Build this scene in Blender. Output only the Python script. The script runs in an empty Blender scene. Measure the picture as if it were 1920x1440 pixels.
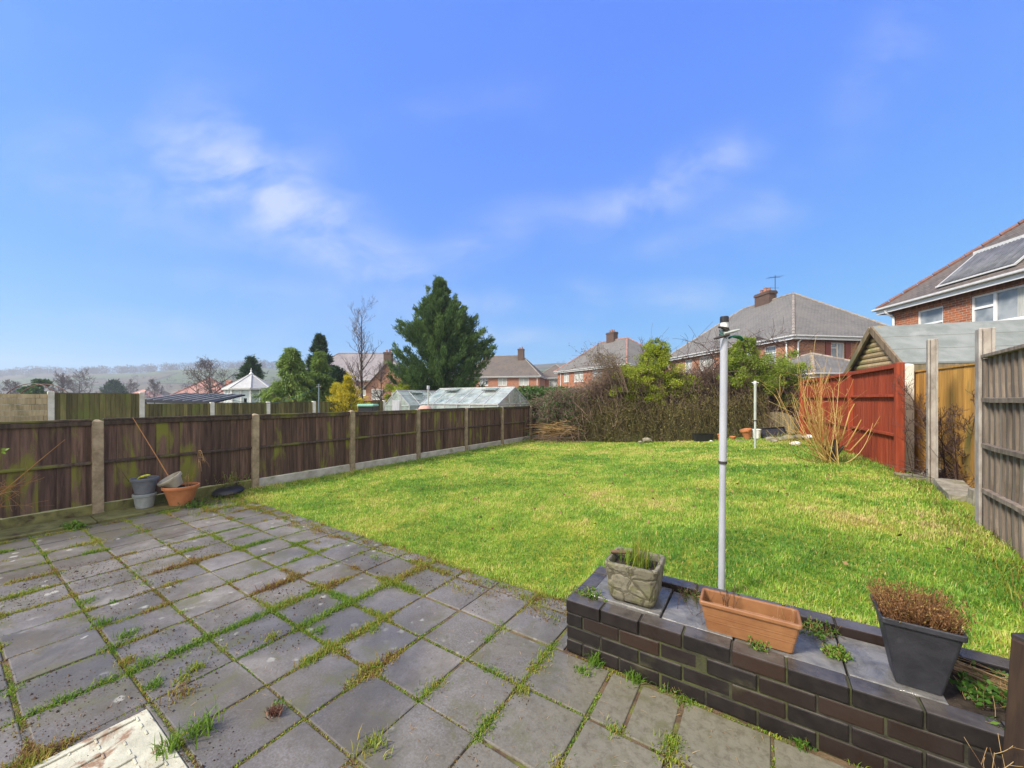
# Back garden of a brick house: slab patio, brick planter, lawn, fences, neighbouring houses.
EXPO = 1.68
SUN = 2.1
SKYSTR = .1
HAZE = .0008
SKYR = (.225, .063, .285)
SKYG = (.85, .213, .50)
SKYB = (3.0, 1.0, .03)
CLOUD = (.74, .82, .99)
BACKFILL_COL = (2.1, 2.0, 1.85)
BACKFILL = .85
import bpy, math, random
import numpy as np
from mathutils import Vector, Matrix
R = math.radians
rng = np.random.default_rng(11)
random.seed(5)
scene = bpy.context.scene
COL = scene.collection

# ------------------------------------------------------------------ layout
# World: Y runs along the long side fence, X along the house; the camera stands at the origin, 1.57 m up.
TH = R(33.4); CS, SN = math.cos(TH), math.sin(TH)
F, HZ, CH = 718.0, 748.0, 1.57

def cw(xc, yc):
    return (xc * CS - yc * SN, xc * SN + yc * CS)

def at(px, yc, py=None, z=0.0):
    """point seen at column px, yc metres in front of the viewer (row py gives its height)"""
    xc = (px - 960) / F * yc
    if py is not None:
        z = CH + (HZ - py) * yc / F
    x, y = cw(xc, yc)
    return Vector((x, y, z))

def ong(px, py, z=0.0):
    return at(px, F * (CH - z) / (py - HZ), z=z)

def sstep(t):
    t = np.clip(t, 0, 1)
    return t * t * (3 - 2 * t)

def lawn_z(x, y):
    x = np.asarray(x, float); y = np.asarray(y, float)
    side = 0.42 * sstep((x + 5.0) / 6.6)
    ramp = sstep((y - 2.72) / 1.6)
    near = sstep((x + 1.35) / 0.32)
    ramp = ramp + (1 - ramp) * near * np.where(x > -1.04, sstep((y - 2.3) / 0.3), sstep((y - 2.70) / 0.40))
    cap = np.where((y < 5.25) & (x > -1.3), 0.30 + 0.12 * sstep((y - 2.75) / 2.5), 1.0)
    return np.minimum(side * ramp + 0.02 * near * (x > -1.04), cap)

# ------------------------------------------------------------------ noise
_tabs = {}
def vnoise(x, y, scale, seed=0):
    if seed not in _tabs:
        _tabs[seed] = np.random.default_rng(1000 + seed).random((64, 64))
    t = _tabs[seed]
    x = np.asarray(x, float) * scale + 137.3; y = np.asarray(y, float) * scale + 71.9
    xi = np.floor(x).astype(int); yi = np.floor(y).astype(int)
    fx = x - xi; fy = y - yi
    fx = fx * fx * (3 - 2 * fx); fy = fy * fy * (3 - 2 * fy)
    a = t[xi % 64, yi % 64]; b = t[(xi + 1) % 64, yi % 64]
    c = t[xi % 64, (yi + 1) % 64]; d = t[(xi + 1) % 64, (yi + 1) % 64]
    return a + (b - a) * fx + (c - a) * fy + (a - b - c + d) * fx * fy

# ------------------------------------------------------------------ mesh collecting
class MB:
    def __init__(s):
        s.v = []; s.f = []; s.r = []; s.n = 0
    def add(s, verts, faces, r=None):
        if r is None: r = random.random()
        s.v.extend([tuple(p) for p in verts])
        for fc in faces:
            s.f.append(tuple(i + s.n for i in fc)); s.r.append(r)
        s.n += len(verts)
        return s
    def box(s, a, b, M=None, r=None):
        (x0, y0, z0), (x1, y1, z1) = a, b
        vs = [Vector(p) for p in ((x0,y0,z0),(x1,y0,z0),(x1,y1,z0),(x0,y1,z0),(x0,y0,z1),(x1,y0,z1),(x1,y1,z1),(x0,y1,z1))]
        if M is not None: vs = [M @ p for p in vs]
        return s.add(vs, [(3,2,1,0),(4,5,6,7),(0,1,5,4),(1,2,6,5),(2,3,7,6),(3,0,4,7)], r)
    def beam(s, p0, p1, w, h, up=(0,0,1), r=None):
        p0 = Vector(p0); p1 = Vector(p1); d = (p1 - p0)
        L = d.length; d.normalize(); up = Vector(up)
        if abs(d.dot(up)) > 0.99: up = Vector((1,0,0))
        sd = d.cross(up).normalized(); u = sd.cross(d).normalized()
        vs = []
        for q in (p0, p1):
            for (i, j) in ((-1,-1),(1,-1),(1,1),(-1,1)):
                vs.append(q + sd * (i * w / 2) + u * (j * h / 2))
        return s.add(vs, [(3,2,1,0),(4,5,6,7),(0,1,5,4),(1,2,6,5),(2,3,7,6),(3,0,4,7)], r)
    def tube(s, pts, rad, n=8, cap=True, r=None):
        pts = [Vector(p) for p in pts]
        if not hasattr(rad, '__len__'): rad = [rad] * len(pts)
        vs = []; fs = []
        prev = None
        for i, p in enumerate(pts):
            d = (pts[min(i+1, len(pts)-1)] - pts[max(i-1, 0)])
            if d.length < 1e-9: d = Vector((0,0,1))
            d.normalize()
            if prev is None:
                a = Vector((0,0,1)) if abs(d.z) < .9 else Vector((1,0,0))
                sd = d.cross(a).normalized()
            else:
                sd = (prev - d * prev.dot(d)).normalized()
            prev = sd; u = d.cross(sd)
            for k in range(n):
                t = 2 * math.pi * k / n
                vs.append(p + (sd * math.cos(t) + u * math.sin(t)) * rad[i])
        for i in range(len(pts)-1):
            for k in range(n):
                k2 = (k+1) % n
                fs.append((i*n+k, i*n+k2, (i+1)*n+k2, (i+1)*n+k))
        if cap:
            fs.append(tuple(range(n))[::-1]); fs.append(tuple((len(pts)-1)*n + k for k in range(n)))
        return s.add(vs, fs, r)
    def loft(s, rings, caps=(True, True), r=None, M=None):
        n = len(rings[0]); vs = [Vector(p) for rg in rings for p in rg]
        if M is not None: vs = [M @ p for p in vs]
        fs = []
        for i in range(len(rings)-1):
            for k in range(n):
                k2 = (k+1) % n
                fs.append((i*n+k, i*n+k2, (i+1)*n+k2, (i+1)*n+k))
        if caps[0]: fs.append(tuple(range(n))[::-1])
        if caps[1]: fs.append(tuple((len(rings)-1)*n + k for k in range(n)))
        return s.add(vs, fs, r)
    def lathe(s, prof, n=32, M=None, caps=(True, True), r=None):
        rings = [[(q*math.cos(2*math.pi*k/n), q*math.sin(2*math.pi*k/n), z) for k in range(n)] for q, z in prof]
        return s.loft(rings, caps, r, M)
    def poly(s, pts, r=None):
        return s.add(pts, [tuple(range(len(pts)))], r)
    def build(s, name, mat, parent=None, smooth=False, bevel=0.0, seg=1, world=False):
        v = np.array(s.v, float).reshape(-1, 3)
        if world and parent is not None:
            c, sn = math.cos(-parent.rotation_euler.z), math.sin(-parent.rotation_euler.z)
            v = v - np.array(parent.location)
            v = np.stack([v[:,0]*c - v[:,1]*sn, v[:,0]*sn + v[:,1]*c, v[:,2]], 1)
        me = bpy.data.meshes.new(name)
        me.from_pydata([tuple(p) for p in v], [], s.f)
        a = me.attributes.new('rnd', 'FLOAT', 'FACE'); a.data.foreach_set('value', np.array(s.r, np.float32))
        autouv(me)
        return link(name, me, mat, parent, smooth, bevel, seg)

def autouv(me):
    n = len(me.polygons)
    nor = np.zeros(n*3); me.polygons.foreach_get('normal', nor); nor = nor.reshape(-1, 3)
    tot = np.zeros(n, int); me.polygons.foreach_get('loop_total', tot)
    li = np.zeros(len(me.loops), int); me.loops.foreach_get('vertex_index', li)
    co = np.zeros(len(me.vertices)*3); me.vertices.foreach_get('co', co); co = co.reshape(-1, 3)
    t = np.stack([-nor[:,1], nor[:,0], np.zeros(n)], 1)
    ln = np.linalg.norm(t, axis=1, keepdims=True)
    t = np.where(ln > .02, t/np.maximum(ln, 1e-6), np.array([[1.,0,0]]))
    b = np.cross(nor, t)
    fi = np.repeat(np.arange(n), tot)
    p = co[li]
    uv = np.stack([(p*t[fi]).sum(1), (p*b[fi]).sum(1)], 1)
    l = me.uv_layers.new(name='UVMap'); l.data.foreach_set('uv', uv.ravel().astype(np.float32))

def link(name, me, mat, parent=None, smooth=False, bevel=0.0, seg=1):
    me.name = name
    if mat is not None: me.materials.append(mat)
    if smooth: me.polygons.foreach_set('use_smooth', np.ones(len(me.polygons), bool))
    o = bpy.data.objects.new(name, me); COL.objects.link(o)
    if parent is not None: o.parent = parent
    if bevel:
        m = o.modifiers.new('bevel', 'BEVEL'); m.width = bevel; m.segments = seg; m.limit_method = 'ANGLE'; m.angle_limit = R(40)
    return o

def fast(name, verts, faces, rnd, mat, parent=None, smooth=False, origin=None):
    """verts (N,3), faces (M,k) of one size, rnd (M,)"""
    verts = np.asarray(verts, np.float32); faces = np.asarray(faces, np.int32)
    if origin is None and parent is not None: origin = np.array(parent.location)
    if origin is not None:
        verts = verts - np.asarray(origin, np.float32)
        if parent is not None and parent.rotation_euler.z:
            c, sn = math.cos(-parent.rotation_euler.z), math.sin(-parent.rotation_euler.z)
            verts = np.stack([verts[:,0]*c - verts[:,1]*sn, verts[:,0]*sn + verts[:,1]*c, verts[:,2]], 1)
    me = bpy.data.meshes.new(name)
    k = faces.shape[1]; m = len(faces)
    me.vertices.add(len(verts)); me.vertices.foreach_set('co', verts.astype(np.float32).ravel())
    me.loops.add(m*k); me.loops.foreach_set('vertex_index', faces.ravel())
    me.polygons.add(m); me.polygons.foreach_set('loop_start', np.arange(0, m*k, k, dtype=np.int32))
    me.update(calc_edges=True)
    a = me.attributes.new('rnd', 'FLOAT', 'FACE'); a.data.foreach_set('value', np.asarray(rnd, np.float32))
    return link(name, me, mat, parent, smooth)

def thing(name, label, cat, loc=(0,0,0), rotz=0.0, group=None):
    o = bpy.data.objects.new(name, None); COL.objects.link(o)
    o.empty_display_size = .2
    o.location = loc; o.rotation_euler = (0, 0, rotz)
    o['label'] = label; o['category'] = cat
    if group: o['group'] = group
    return o

def tag(o, label, cat, group=None, kind=None):
    o['label'] = label; o['category'] = cat
    if group: o['group'] = group
    if kind: o['kind'] = kind
    return o

def struct(o):
    o['kind'] = 'structure'; return o

# ------------------------------------------------------------------ plant geometry (numpy)
def unit(a):
    return a / np.maximum(np.linalg.norm(a, axis=-1, keepdims=True), 1e-9)

def blades(base, h, w, lean, az=None):
    """bent grass blades: returns verts, tris; 3 tris a blade"""
    n = len(base)
    if az is None: az = rng.random(n) * 2 * np.pi
    d = np.stack([np.cos(az), np.sin(az), np.zeros(n)], 1)
    wz = az + np.pi/2 + rng.normal(0, .5, n)
    wd = np.stack([np.cos(wz), np.sin(wz), np.zeros(n)], 1) * (w/2)[:, None]
    up = np.array([[0,0,1.]])
    lean = np.clip(lean, 0, 1.3)
    ang1 = lean * .55; ang2 = lean * 1.25
    mid = base + (up*np.cos(ang1)[:,None] + d*np.sin(ang1)[:,None]) * (h*.55)[:,None]
    tip = mid + (up*np.cos(ang2)[:,None] + d*np.sin(ang2)[:,None]) * (h*.45)[:,None]
    v = np.stack([base-wd, base+wd, mid+wd*.8, mid-wd*.8, tip], 1).reshape(-1, 3)
    i = (np.arange(n)*5)[:,None]
    f = np.concatenate([i+[0,1,2], i+[0,2,3], i+[3,2,4]], 1).reshape(-1, 3)
    return v, f

def leaves(pos, dirn, length, width, droop=None):
    """diamond leaf quads"""
    n = len(pos)
    dirn = unit(dirn)
    s = unit(np.cross(dirn, unit(rng.normal(size=(n,3))))) * (np.asarray(width)*np.ones(n)/2)[:,None]
    L = (np.asarray(length)*np.ones(n))[:,None]
    nn = unit(np.cross(dirn, s))
    v = np.stack([pos, pos + dirn*L*.5 + s + nn*L*.06, pos + dirn*L, pos + dirn*L*.5 - s + nn*L*.06], 1).reshape(-1, 3)
    f = (np.arange(n)*4)[:,None] + np.array([[0,1,2,3]])
    return v, f

def tubes(P, rad, sides=3):
    """P (N,K,3) polylines, rad (N,K)"""
    N, K, _ = P.shape
    d = np.zeros_like(P)
    d[:,1:-1] = P[:,2:] - P[:,:-2]; d[:,0] = P[:,1]-P[:,0]; d[:,-1] = P[:,-1]-P[:,-2]
    d = unit(d)
    ref = np.where(np.abs(d[:,:1,2:3]) > .85, np.array([[[1.,0,0]]]), np.array([[[0,0,1.]]]))
    s = unit(np.cross(d, np.broadcast_to(ref, d.shape))); u = np.cross(d, s)
    t = 2*np.pi*np.arange(sides)/sides
    ring = (s[:,:,None,:]*np.cos(t)[None,None,:,None] + u[:,:,None,:]*np.sin(t)[None,None,:,None]) * rad[:,:,None,None]
    v = (P[:,:,None,:] + ring).reshape(-1, 3)
    base = (np.arange(N)*K*sides)[:,None,None,None]
    kk = (np.arange(K-1)*sides)[None,:,None,None]
    j = np.arange(sides); j2 = (j+1) % sides
    q = np.stack([j, j2, j2+sides, j+sides], 1)[None,None]
    f = (base + kk + q).reshape(-1, 4)
    return v, f, (K-1)*sides

def bez(p0, p1, p2, K):
    t = np.linspace(0, 1, K)[None,:,None]
    return p0[:,None]*(1-t)**2 + 2*p1[:,None]*t*(1-t) + p2[:,None]*t*t

def branching(root, height, levels=4, kids=(9,6,5,4), spread=.6, r0=.08, seed=1, up=.5, trunk_lean=(0,0), ratio=.5, start=.25):
    """bare branching plant: list of (P, rad) polylines with 5 points each"""
    g = np.random.default_rng(seed)
    out = []
    p0 = np.array([root], float)
    top = p0 + np.array([[trunk_lean[0], trunk_lean[1], 1.0]]) * height
    midp = (p0+top)/2 + g.normal(0, .04*height, (1,3))*[1,1,0]
    P = bez(p0, midp, top, 6); rad = np.linspace(r0, r0*.12, 6)[None]
    out.append((P, rad))
    curP, curR, L = P, rad, height*ratio
    for lv in range(levels):
        k = kids[lv]; n = len(curP)
        t = start + (1-start) * (np.arange(k)[None] + g.random((n,k)))/k
        t = np.clip(t, 0, .99)
        idx = t*(curP.shape[1]-1); i0 = np.floor(idx).astype(int); fr = (idx-i0)[...,None]
        a = np.take_along_axis(curP, np.repeat(i0[...,None],3,2), 1); b = np.take_along_axis(curP, np.repeat((i0+1)[...,None],3,2), 1)
        s = (a*(1-fr)+b*fr).reshape(-1,3); dd = unit((b-a).reshape(-1,3))
        rr = (np.take_along_axis(curR, i0, 1)*(1-fr[...,0]) + np.take_along_axis(curR, i0+1, 1)*fr[...,0]).ravel()
        q = unit(g.normal(size=s.shape)); q = unit(q - dd*(q*dd).sum(1,keepdims=True))
        dirn = unit(dd*(1-spread) + q*spread*1.3 + np.array([[0,0,up*.4]]))
        ll = (L*(1-.65*t)).ravel()*g.uniform(.6,1.15,len(s))
        m = s + dirn*ll[:,None]*.5 + g.normal(0,.06,s.shape)*ll[:,None]
        e = s + dirn*ll[:,None] + np.array([[0,0,1.]])*(up*.35*ll)[:,None] + g.normal(0,.08,s.shape)*ll[:,None]
        P = bez(s, m, e, 5)
        r1 = np.minimum(rr*.7, r0*.5**(lv+1)+.004)
        rad = r1[:,None]*np.linspace(1,.35,5)[None]
        out.append((P, rad)); curP, curR, L = P, rad, L*.5
        start = .15
    return out

def tubes_all(lst, sides=(6,4,3,3,3), rmin=.0):
    V=[];Fc=[];n=0;Rn=[]
    for i,(P,rad) in enumerate(lst):
        v,f,per = tubes(P, np.maximum(rad, rmin), sides[min(i,len(sides)-1)])
        V.append(v);Fc.append(f+n);n+=len(v);Rn.append(np.repeat(rng.random(len(P)),per))
    return np.concatenate(V), np.concatenate(Fc), np.concatenate(Rn)

def cat(parts):
    V=[];Fc=[];Rn=[];n=0
    for v,f,r in parts:
        V.append(v);Fc.append(f+n);Rn.append(r);n+=len(v)
    return np.concatenate(V), np.concatenate(Fc), np.concatenate(Rn)

# ------------------------------------------------------------------ materials
def mk(name):
    m = bpy.data.materials.new(name); m.use_nodes = True
    nt = m.node_tree; b = nt.nodes['Principled BSDF']
    return m, nt, b

def N(nt, typ, ins=None, **props):
    n = nt.nodes.new(typ)
    for k, v in props.items(): setattr(n, k, v)
    for k, v in (ins or {}).items():
        s = n.inputs[k]
        if hasattr(v, 'is_output') or isinstance(v, bpy.types.NodeSocket): nt.links.new(v, s)
        else: s.default_value = v
    return n

def c4(c): return (c[0], c[1], c[2], 1.0)

def mixc(nt, fac, a, b, blend='MIX'):
    n = nt.nodes.new('ShaderNodeMix'); n.data_type = 'RGBA'; n.blend_type = blend
    for s, v in ((n.inputs[0], fac), (n.inputs[6], a), (n.inputs[7], b)):
        if isinstance(v, bpy.types.NodeSocket): nt.links.new(v, s)
        elif hasattr(v, '__len__'): s.default_value = c4(v)
        else: s.default_value = v
    return n.outputs[2]

def math_(nt, op, a, b=None, c=None, clamp=False):
    n = nt.nodes.new('ShaderNodeMath'); n.operation = op; n.use_clamp = clamp
    for i, v in enumerate((a, b, c)):
        if v is None: continue
        if isinstance(v, bpy.types.NodeSocket): nt.links.new(v, n.inputs[i])
        else: n.inputs[i].default_value = v
    return n.outputs[0]

def remap(nt, v, a, b, c=0.0, d=1.0):
    n = nt.nodes.new('ShaderNodeMapRange'); n.clamp = True; n.interpolation_type = 'SMOOTHSTEP'
    nt.links.new(v, n.inputs[0])
    for i, q in enumerate((a, b, c, d)): n.inputs[i+1].default_value = q
    return n.outputs[0]

def coords(nt, kind='Object', scale=(1,1,1), loc=(0,0,0)):
    t = nt.nodes.new('ShaderNodeTexCoord')
    m = N(nt, 'ShaderNodeMapping', {'Vector': t.outputs[kind], 'Scale': scale, 'Location': loc})
    return m.outputs[0]

def noise(nt, vec, scale, detail=4, rough=.55, dist=0.0):
    return N(nt, 'ShaderNodeTexNoise', {'Vector': vec, 'Scale': scale, 'Detail': detail, 'Roughness': rough, 'Distortion': dist}).outputs[0]

def rnd(nt):
    return N(nt, 'ShaderNodeAttribute', attribute_name='rnd').outputs['Fac']

def orand(nt):
    return N(nt, 'ShaderNodeObjectInfo').outputs['Random']

def bump(nt, b, h, strength=.3, dist=.01):
    n = N(nt, 'ShaderNodeBump', {'Height': h, 'Strength': strength, 'Distance': dist})
    nt.links.new(n.outputs[0], b.inputs['Normal'])

def setp(nt, b, col=None, rough=.6, spec=.4, metal=0.0):
    if col is not None:
        if isinstance(col, bpy.types.NodeSocket): nt.links.new(col, b.inputs['Base Color'])
        else: b.inputs['Base Color'].default_value = c4(col)
    if isinstance(rough, bpy.types.NodeSocket): nt.links.new(rough, b.inputs['Roughness'])
    else: b.inputs['Roughness'].default_value = rough
    b.inputs['Specular IOR Level'].default_value = spec
    b.inputs['Metallic'].default_value = metal

def mottled(name, a, b_, scale=6, rough=.7, bmp=.2, var=.5, spec=.35, stain=None, sscale=3, sthr=(.5,.7), coord='Object', stretch=(1,1,1), bdist=.01, metal=0.0):
    """two tones mixed by noise, varied by piece, with an optional stain of its own shape"""
    m, nt, b = mk(name)
    v = coords(nt, coord, stretch)
    n1 = noise(nt, v, scale, 6, .6)
    col = mixc(nt, remap(nt, n1, .3, .7), a, b_)
    if var:
        k = math_(nt, 'MULTIPLY_ADD', rnd(nt), var, 1 - var/2)
        col = mixc(nt, 1.0, col, N(nt, 'ShaderNodeCombineColor', {0: k, 1: k, 2: k}).outputs[0], 'MULTIPLY')
    if stain is not None:
        n2 = noise(nt, v, sscale, 5, .65, .4)
        col = mixc(nt, remap(nt, n2, *sthr), col, stain)
    setp(nt, b, col, rough, spec, metal)
    if bmp: bump(nt, b, noise(nt, v, scale*4, 5, .7), bmp, bdist)
    return m

def leafmat(name, stops, trans=.35, rough=.55, pn=None, spec=.25):
    """foliage: ramp over the per-leaf value, part of the light passes through"""
    m, nt, b = mk(name)
    r = rnd(nt)
    if pn:
        n = noise(nt, coords(nt, 'Object'), pn, 3)
        r = math_(nt, 'ADD', math_(nt, 'MULTIPLY', r, .65), math_(nt, 'MULTIPLY_ADD', n, .9, -.27), clamp=True)
    cr = nt.nodes.new('ShaderNodeValToRGB'); nt.links.new(r, cr.inputs[0])
    e = cr.color_ramp.elements
    while len(e) < len(stops): e.new(.5)
    for i, (p, c) in enumerate(stops):
        e[i].position = p; e[i].color = c4(c)
    setp(nt, b, cr.outputs[0], rough, spec)
    if trans:
        t = N(nt, 'ShaderNodeBsdfTranslucent', {'Color': cr.outputs[0]})
        mx = N(nt, 'ShaderNodeMixShader', {0: trans, 1: b.outputs[0], 2: t.outputs[0]})
        nt.links.new(mx.outputs[0], nt.nodes['Material Output'].inputs['Surface'])
    return m

def woodmat(name, a, b_, moss=None, mthr=(.52,.68), rough=.75, var=.7, mscale=1.0, mstretch=(1.2,1.2,.45), bmp=.35):
    m, nt, b = mk(name)
    v = coords(nt, 'Object', (14,14,.9))
    r = rnd(nt)
    off = N(nt, 'ShaderNodeVectorMath', {0: v, 1: N(nt, 'ShaderNodeCombineXYZ', {0: math_(nt,'MULTIPLY',r,37.0), 1: math_(nt,'MULTIPLY',r,11.0), 2: math_(nt,'MULTIPLY',r,5.0)}).outputs[0]}, operation='ADD').outputs[0]
    g = noise(nt, off, 1.6, 6, .65, .3)
    col = mixc(nt, remap(nt, g, .3, .72), a, b_)
    k = math_(nt, 'MULTIPLY_ADD', r, var, 1 - var/2)
    col = mixc(nt, 1.0, col, N(nt, 'ShaderNodeCombineColor', {0: k, 1: k, 2: k}).outputs[0], 'MULTIPLY')
    if moss is not None:
        v2 = coords(nt, 'Object', mstretch)
        n2 = noise(nt, v2, 1.6*mscale, 6, .62, .5)
        n3 = math_(nt, 'ADD', n2, math_(nt, 'MULTIPLY_ADD', r, .16, -.08))
        col = mixc(nt, remap(nt, n3, *mthr), col, moss)
    setp(nt, b, col, rough, .3)
    bump(nt, b, g, bmp, .006)
    return m

def brickmat(name, tones, mortar=(.34,.29,.23), bw=.225, rh=.078, ms=.018, rough=.85):
    m, nt, b = mk(name)
    v = coords(nt, 'UV')
    bt = N(nt, 'ShaderNodeTexBrick', {'Vector': v, 'Color1': c4(tones[0]), 'Color2': c4(tones[1]), 'Mortar': c4(mortar), 'Scale': 1.0,
        'Mortar Size': ms/2, 'Mortar Smooth': .1, 'Bias': 0.0, 'Brick Width': bw, 'Row Height': rh})
    n = noise(nt, coords(nt, 'Object'), 1.3, 5, .6)
    col = mixc(nt, remap(nt, n, .4, .75, 0, .35), bt.outputs[0], tones[2])
    n2 = noise(nt, coords(nt, 'Object'), 18, 4, .6)
    col = mixc(nt, remap(nt, n2, .4, .75, 0, .35), col, tones[3])
    setp(nt, b, col, rough, .25)
    bump(nt, b, math_(nt, 'ADD', math_(nt,'MULTIPLY',bt.outputs[1], -1.0), math_(nt,'MULTIPLY',n2,.4)), .5, .008)
    return m

def tilemat(name, tones, bw=.24, rh=.135, rough=.8, patch=None):
    m, nt, b = mk(name)
    v = coords(nt, 'UV')
    bt = N(nt, 'ShaderNodeTexBrick', {'Vector': v, 'Color1': c4(tones[0]), 'Color2': c4(tones[1]), 'Mortar': c4([q*.35 for q in tones[0]]), 'Scale': 1.0,
        'Mortar Size': .013, 'Mortar Smooth': .4, 'Bias': 0.0, 'Brick Width': bw, 'Row Height': rh})
    n = noise(nt, coords(nt, 'Object'), .9, 5, .6)
    col = mixc(nt, remap(nt, n, .35, .7, 0, .6), bt.outputs[0], tones[2])
    n2 = noise(nt, coords(nt, 'Object'), 9, 4, .7)
    col = mixc(nt, remap(nt, n2, .5, .75, 0, .45), col, tones[3] if len(tones) > 3 else [q*1.5 for q in tones[0]])
    setp(nt, b, col, rough, .3)
    # each course laps the one below: a saw-tooth height up the slope
    sep = N(nt, 'ShaderNodeSeparateXYZ', {0: v})
    saw = math_(nt, 'FRACT', math_(nt, 'DIVIDE', sep.outputs[1], rh))
    hgt = math_(nt, 'SUBTRACT', math_(nt, 'MULTIPLY', saw, -.6), math_(nt, 'MULTIPLY', bt.outputs[1], .5))
    bump(nt, b, hgt, .7, .02)
    return m

def plain(name, col, rough=.5, spec=.4, metal=0.0, var=.0, nz=.12, nscale=12):
    m, nt, b = mk(name)
    n = noise(nt, coords(nt, 'Object'), nscale, 4, .6)
    c = mixc(nt, remap(nt, n, .3, .75), [q*(1-nz) for q in col], [min(1,q*(1+nz)) for q in col])
    if var:
        k = math_(nt, 'MULTIPLY_ADD', rnd(nt), var, 1 - var/2)
        c = mixc(nt, 1.0, c, N(nt, 'ShaderNodeCombineColor', {0: k, 1: k, 2: k}).outputs[0], 'MULTIPLY')
    setp(nt, b, c, remap(nt, n, .2, .8, rough*.8, min(1, rough*1.2)), spec, metal)
    return m
# ------------------------------------------------------------------ camera, sky, sun
cam = bpy.data.cameras.new('camera'); co = bpy.data.objects.new('camera', cam); COL.objects.link(co)
co.location = (0, 0, CH); co.rotation_euler = (R(90), 0, TH)
cam.sensor_width = 36; cam.lens = F / 1920 * 36; cam.shift_y = (HZ - 720) / 1920
cam.clip_end = 6000; cam.clip_start = .05
scene.camera = co
vs = scene.view_settings
vs.view_transform = 'Standard'; vs.look = 'None'; vs.exposure = EXPO; vs.gamma = 1.0
scene.cycles.max_bounces = 6; scene.cycles.diffuse_bounces = 3; scene.cycles.glossy_bounces = 3
scene.cycles.transmission_bounces = 4; scene.cycles.transparent_max_bounces = 8; scene.cycles.volume_bounces = 0
scene.cycles.use_denoising = True

# sun: high behind the viewer, well to one side, broad because of thin cloud
sun_dir = Vector((-.42, -.70, .78)).normalized()      # from the scene towards the sun
sl = bpy.data.lights.new('sun', 'SUN'); sl.energy = SUN; sl.angle = R(11); sl.color = (1.0, .93, .82)
so = bpy.data.objects.new('sun', sl); COL.objects.link(so)
so.rotation_euler = (-sun_dir).to_track_quat('-Z', 'Y').to_euler()
so.location = (0, 0, 40)

w = bpy.data.worlds.new('World'); scene.world = w; w.use_nodes = True
nt = w.node_tree
bg = nt.nodes['Background']
sky = nt.nodes.new('ShaderNodeTexSky'); sky.sky_type = 'NISHITA'; sky.sun_disc = False
sky.sun_elevation = math.asin(sun_dir.z); sky.sun_rotation = math.atan2(sun_dir.x, sun_dir.y)
sky.air_density = 1.0; sky.dust_density = .15; sky.ozone_density = 2.2
# photographic grade of the sky: each channel keeps the sky's own fall-off, flattened, as in the processed picture
K = 1 / (SKYSTR * 2**EXPO)
sp_ = N(nt, 'ShaderNodeSeparateColor', {0: sky.outputs[0]})
def chan(i, ref, top, g):
    return math_(nt, 'MULTIPLY', math_(nt, 'POWER', math_(nt, 'DIVIDE', sp_.outputs[i], ref), g), top * K)
hs = N(nt, 'ShaderNodeCombineColor', {0: chan(0, *SKYR), 1: chan(1, *SKYG), 2: chan(2, *SKYB)})
# thin high cloud: streaks by compass direction on the dome
tc = nt.nodes.new('ShaderNodeTexCoord')
fw = (-SN, CS, 0); rt = (CS, SN, 0)
def dotv(vec):
    return N(nt, 'ShaderNodeVectorMath', {0: tc.outputs['Generated'], 1: vec}, operation='DOT_PRODUCT').outputs['Value']
dfw = math_(nt, 'MAXIMUM', dotv(fw), .08)
su = math_(nt, 'DIVIDE', dotv(rt), dfw); sv = math_(nt, 'DIVIDE', dotv((0, 0, 1)), dfw)
pl = N(nt, 'ShaderNodeCombineXYZ', {0: su, 1: sv, 2: 0.0}).outputs[0]
def cloud(px, py, a, b, ang, amp):
    cu, cv = (px-960)/F, (HZ-py)/F
    m = N(nt, 'ShaderNodeMapping', {'Vector': N(nt, 'ShaderNodeVectorMath', {0: pl, 1: (cu, cv, 0)}, operation='SUBTRACT').outputs[0],
        'Rotation': (0, 0, -R(ang))}).outputs[0]
    m2 = N(nt, 'ShaderNodeVectorMath', {0: m, 1: (F/a, F/b, 0)}, operation='MULTIPLY').outputs[0]
    ln = N(nt, 'ShaderNodeVectorMath', {0: m2}, operation='LENGTH').outputs['Value']
    return math_(nt, 'MULTIPLY', remap(nt, ln, 1.0, 0.0), amp)
tot = None
for c in ((450, 290, 300, 190, -30, .80), (590, 420, 420, 130, -33, .85), (300, 350, 470, 150, -12, .60), (760, 495, 220, 70, -8, .60), (480, 540, 420, 50, -6, .30), (1270, 340, 300, 90, 26, .80), (1170, 385, 150, 75, 15, .45),
          (1340, 305, 170, 70, 25, .45), (900, 455, 130, 60, 10, .8), (1290, 560, 190, 50, 0, 1.1), (350, 615, 420, 40, -4, .45), (640, 600, 300, 40, -4, .45), (920, 568, 120, 45, 0, 1.1), (940, 630, 220, 34, 0, 1.0),
          (1090, 560, 90, 60, 0, .95), (1650, 140, 220, 120, 60, .42), (1430, 395, 260, 90, 25, .45), (850, 200, 260, 60, 12, .25), (1000, 400, 220, 60, 8, .35), (1240, 460, 150, 40, 10, .4)):
    k = cloud(*c); tot = k if tot is None else math_(nt, 'ADD', tot, k)
warp = N(nt, 'ShaderNodeMapping', {'Vector': pl, 'Rotation': (0, 0, R(-22)), 'Scale': (1.0, 1.9, 1.0)}).outputs[0]
wn = noise(nt, warp, 3.6, 8, .60, .35)
wn2 = noise(nt, pl, 1.7, 4, .5, .3)
wisp = math_(nt, 'MULTIPLY', remap(nt, wn, .28, .80), remap(nt, wn2, .2, .6, .45, 1.0))
gen = math_(nt, 'MULTIPLY', remap(nt, wn2, .5, .8), .12)
dens = math_(nt, 'ADD', math_(nt, 'MULTIPLY', tot, wisp), math_(nt, 'MULTIPLY', gen, wisp), clamp=True)
front = remap(nt, dotv(fw), .08, .25)
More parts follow.
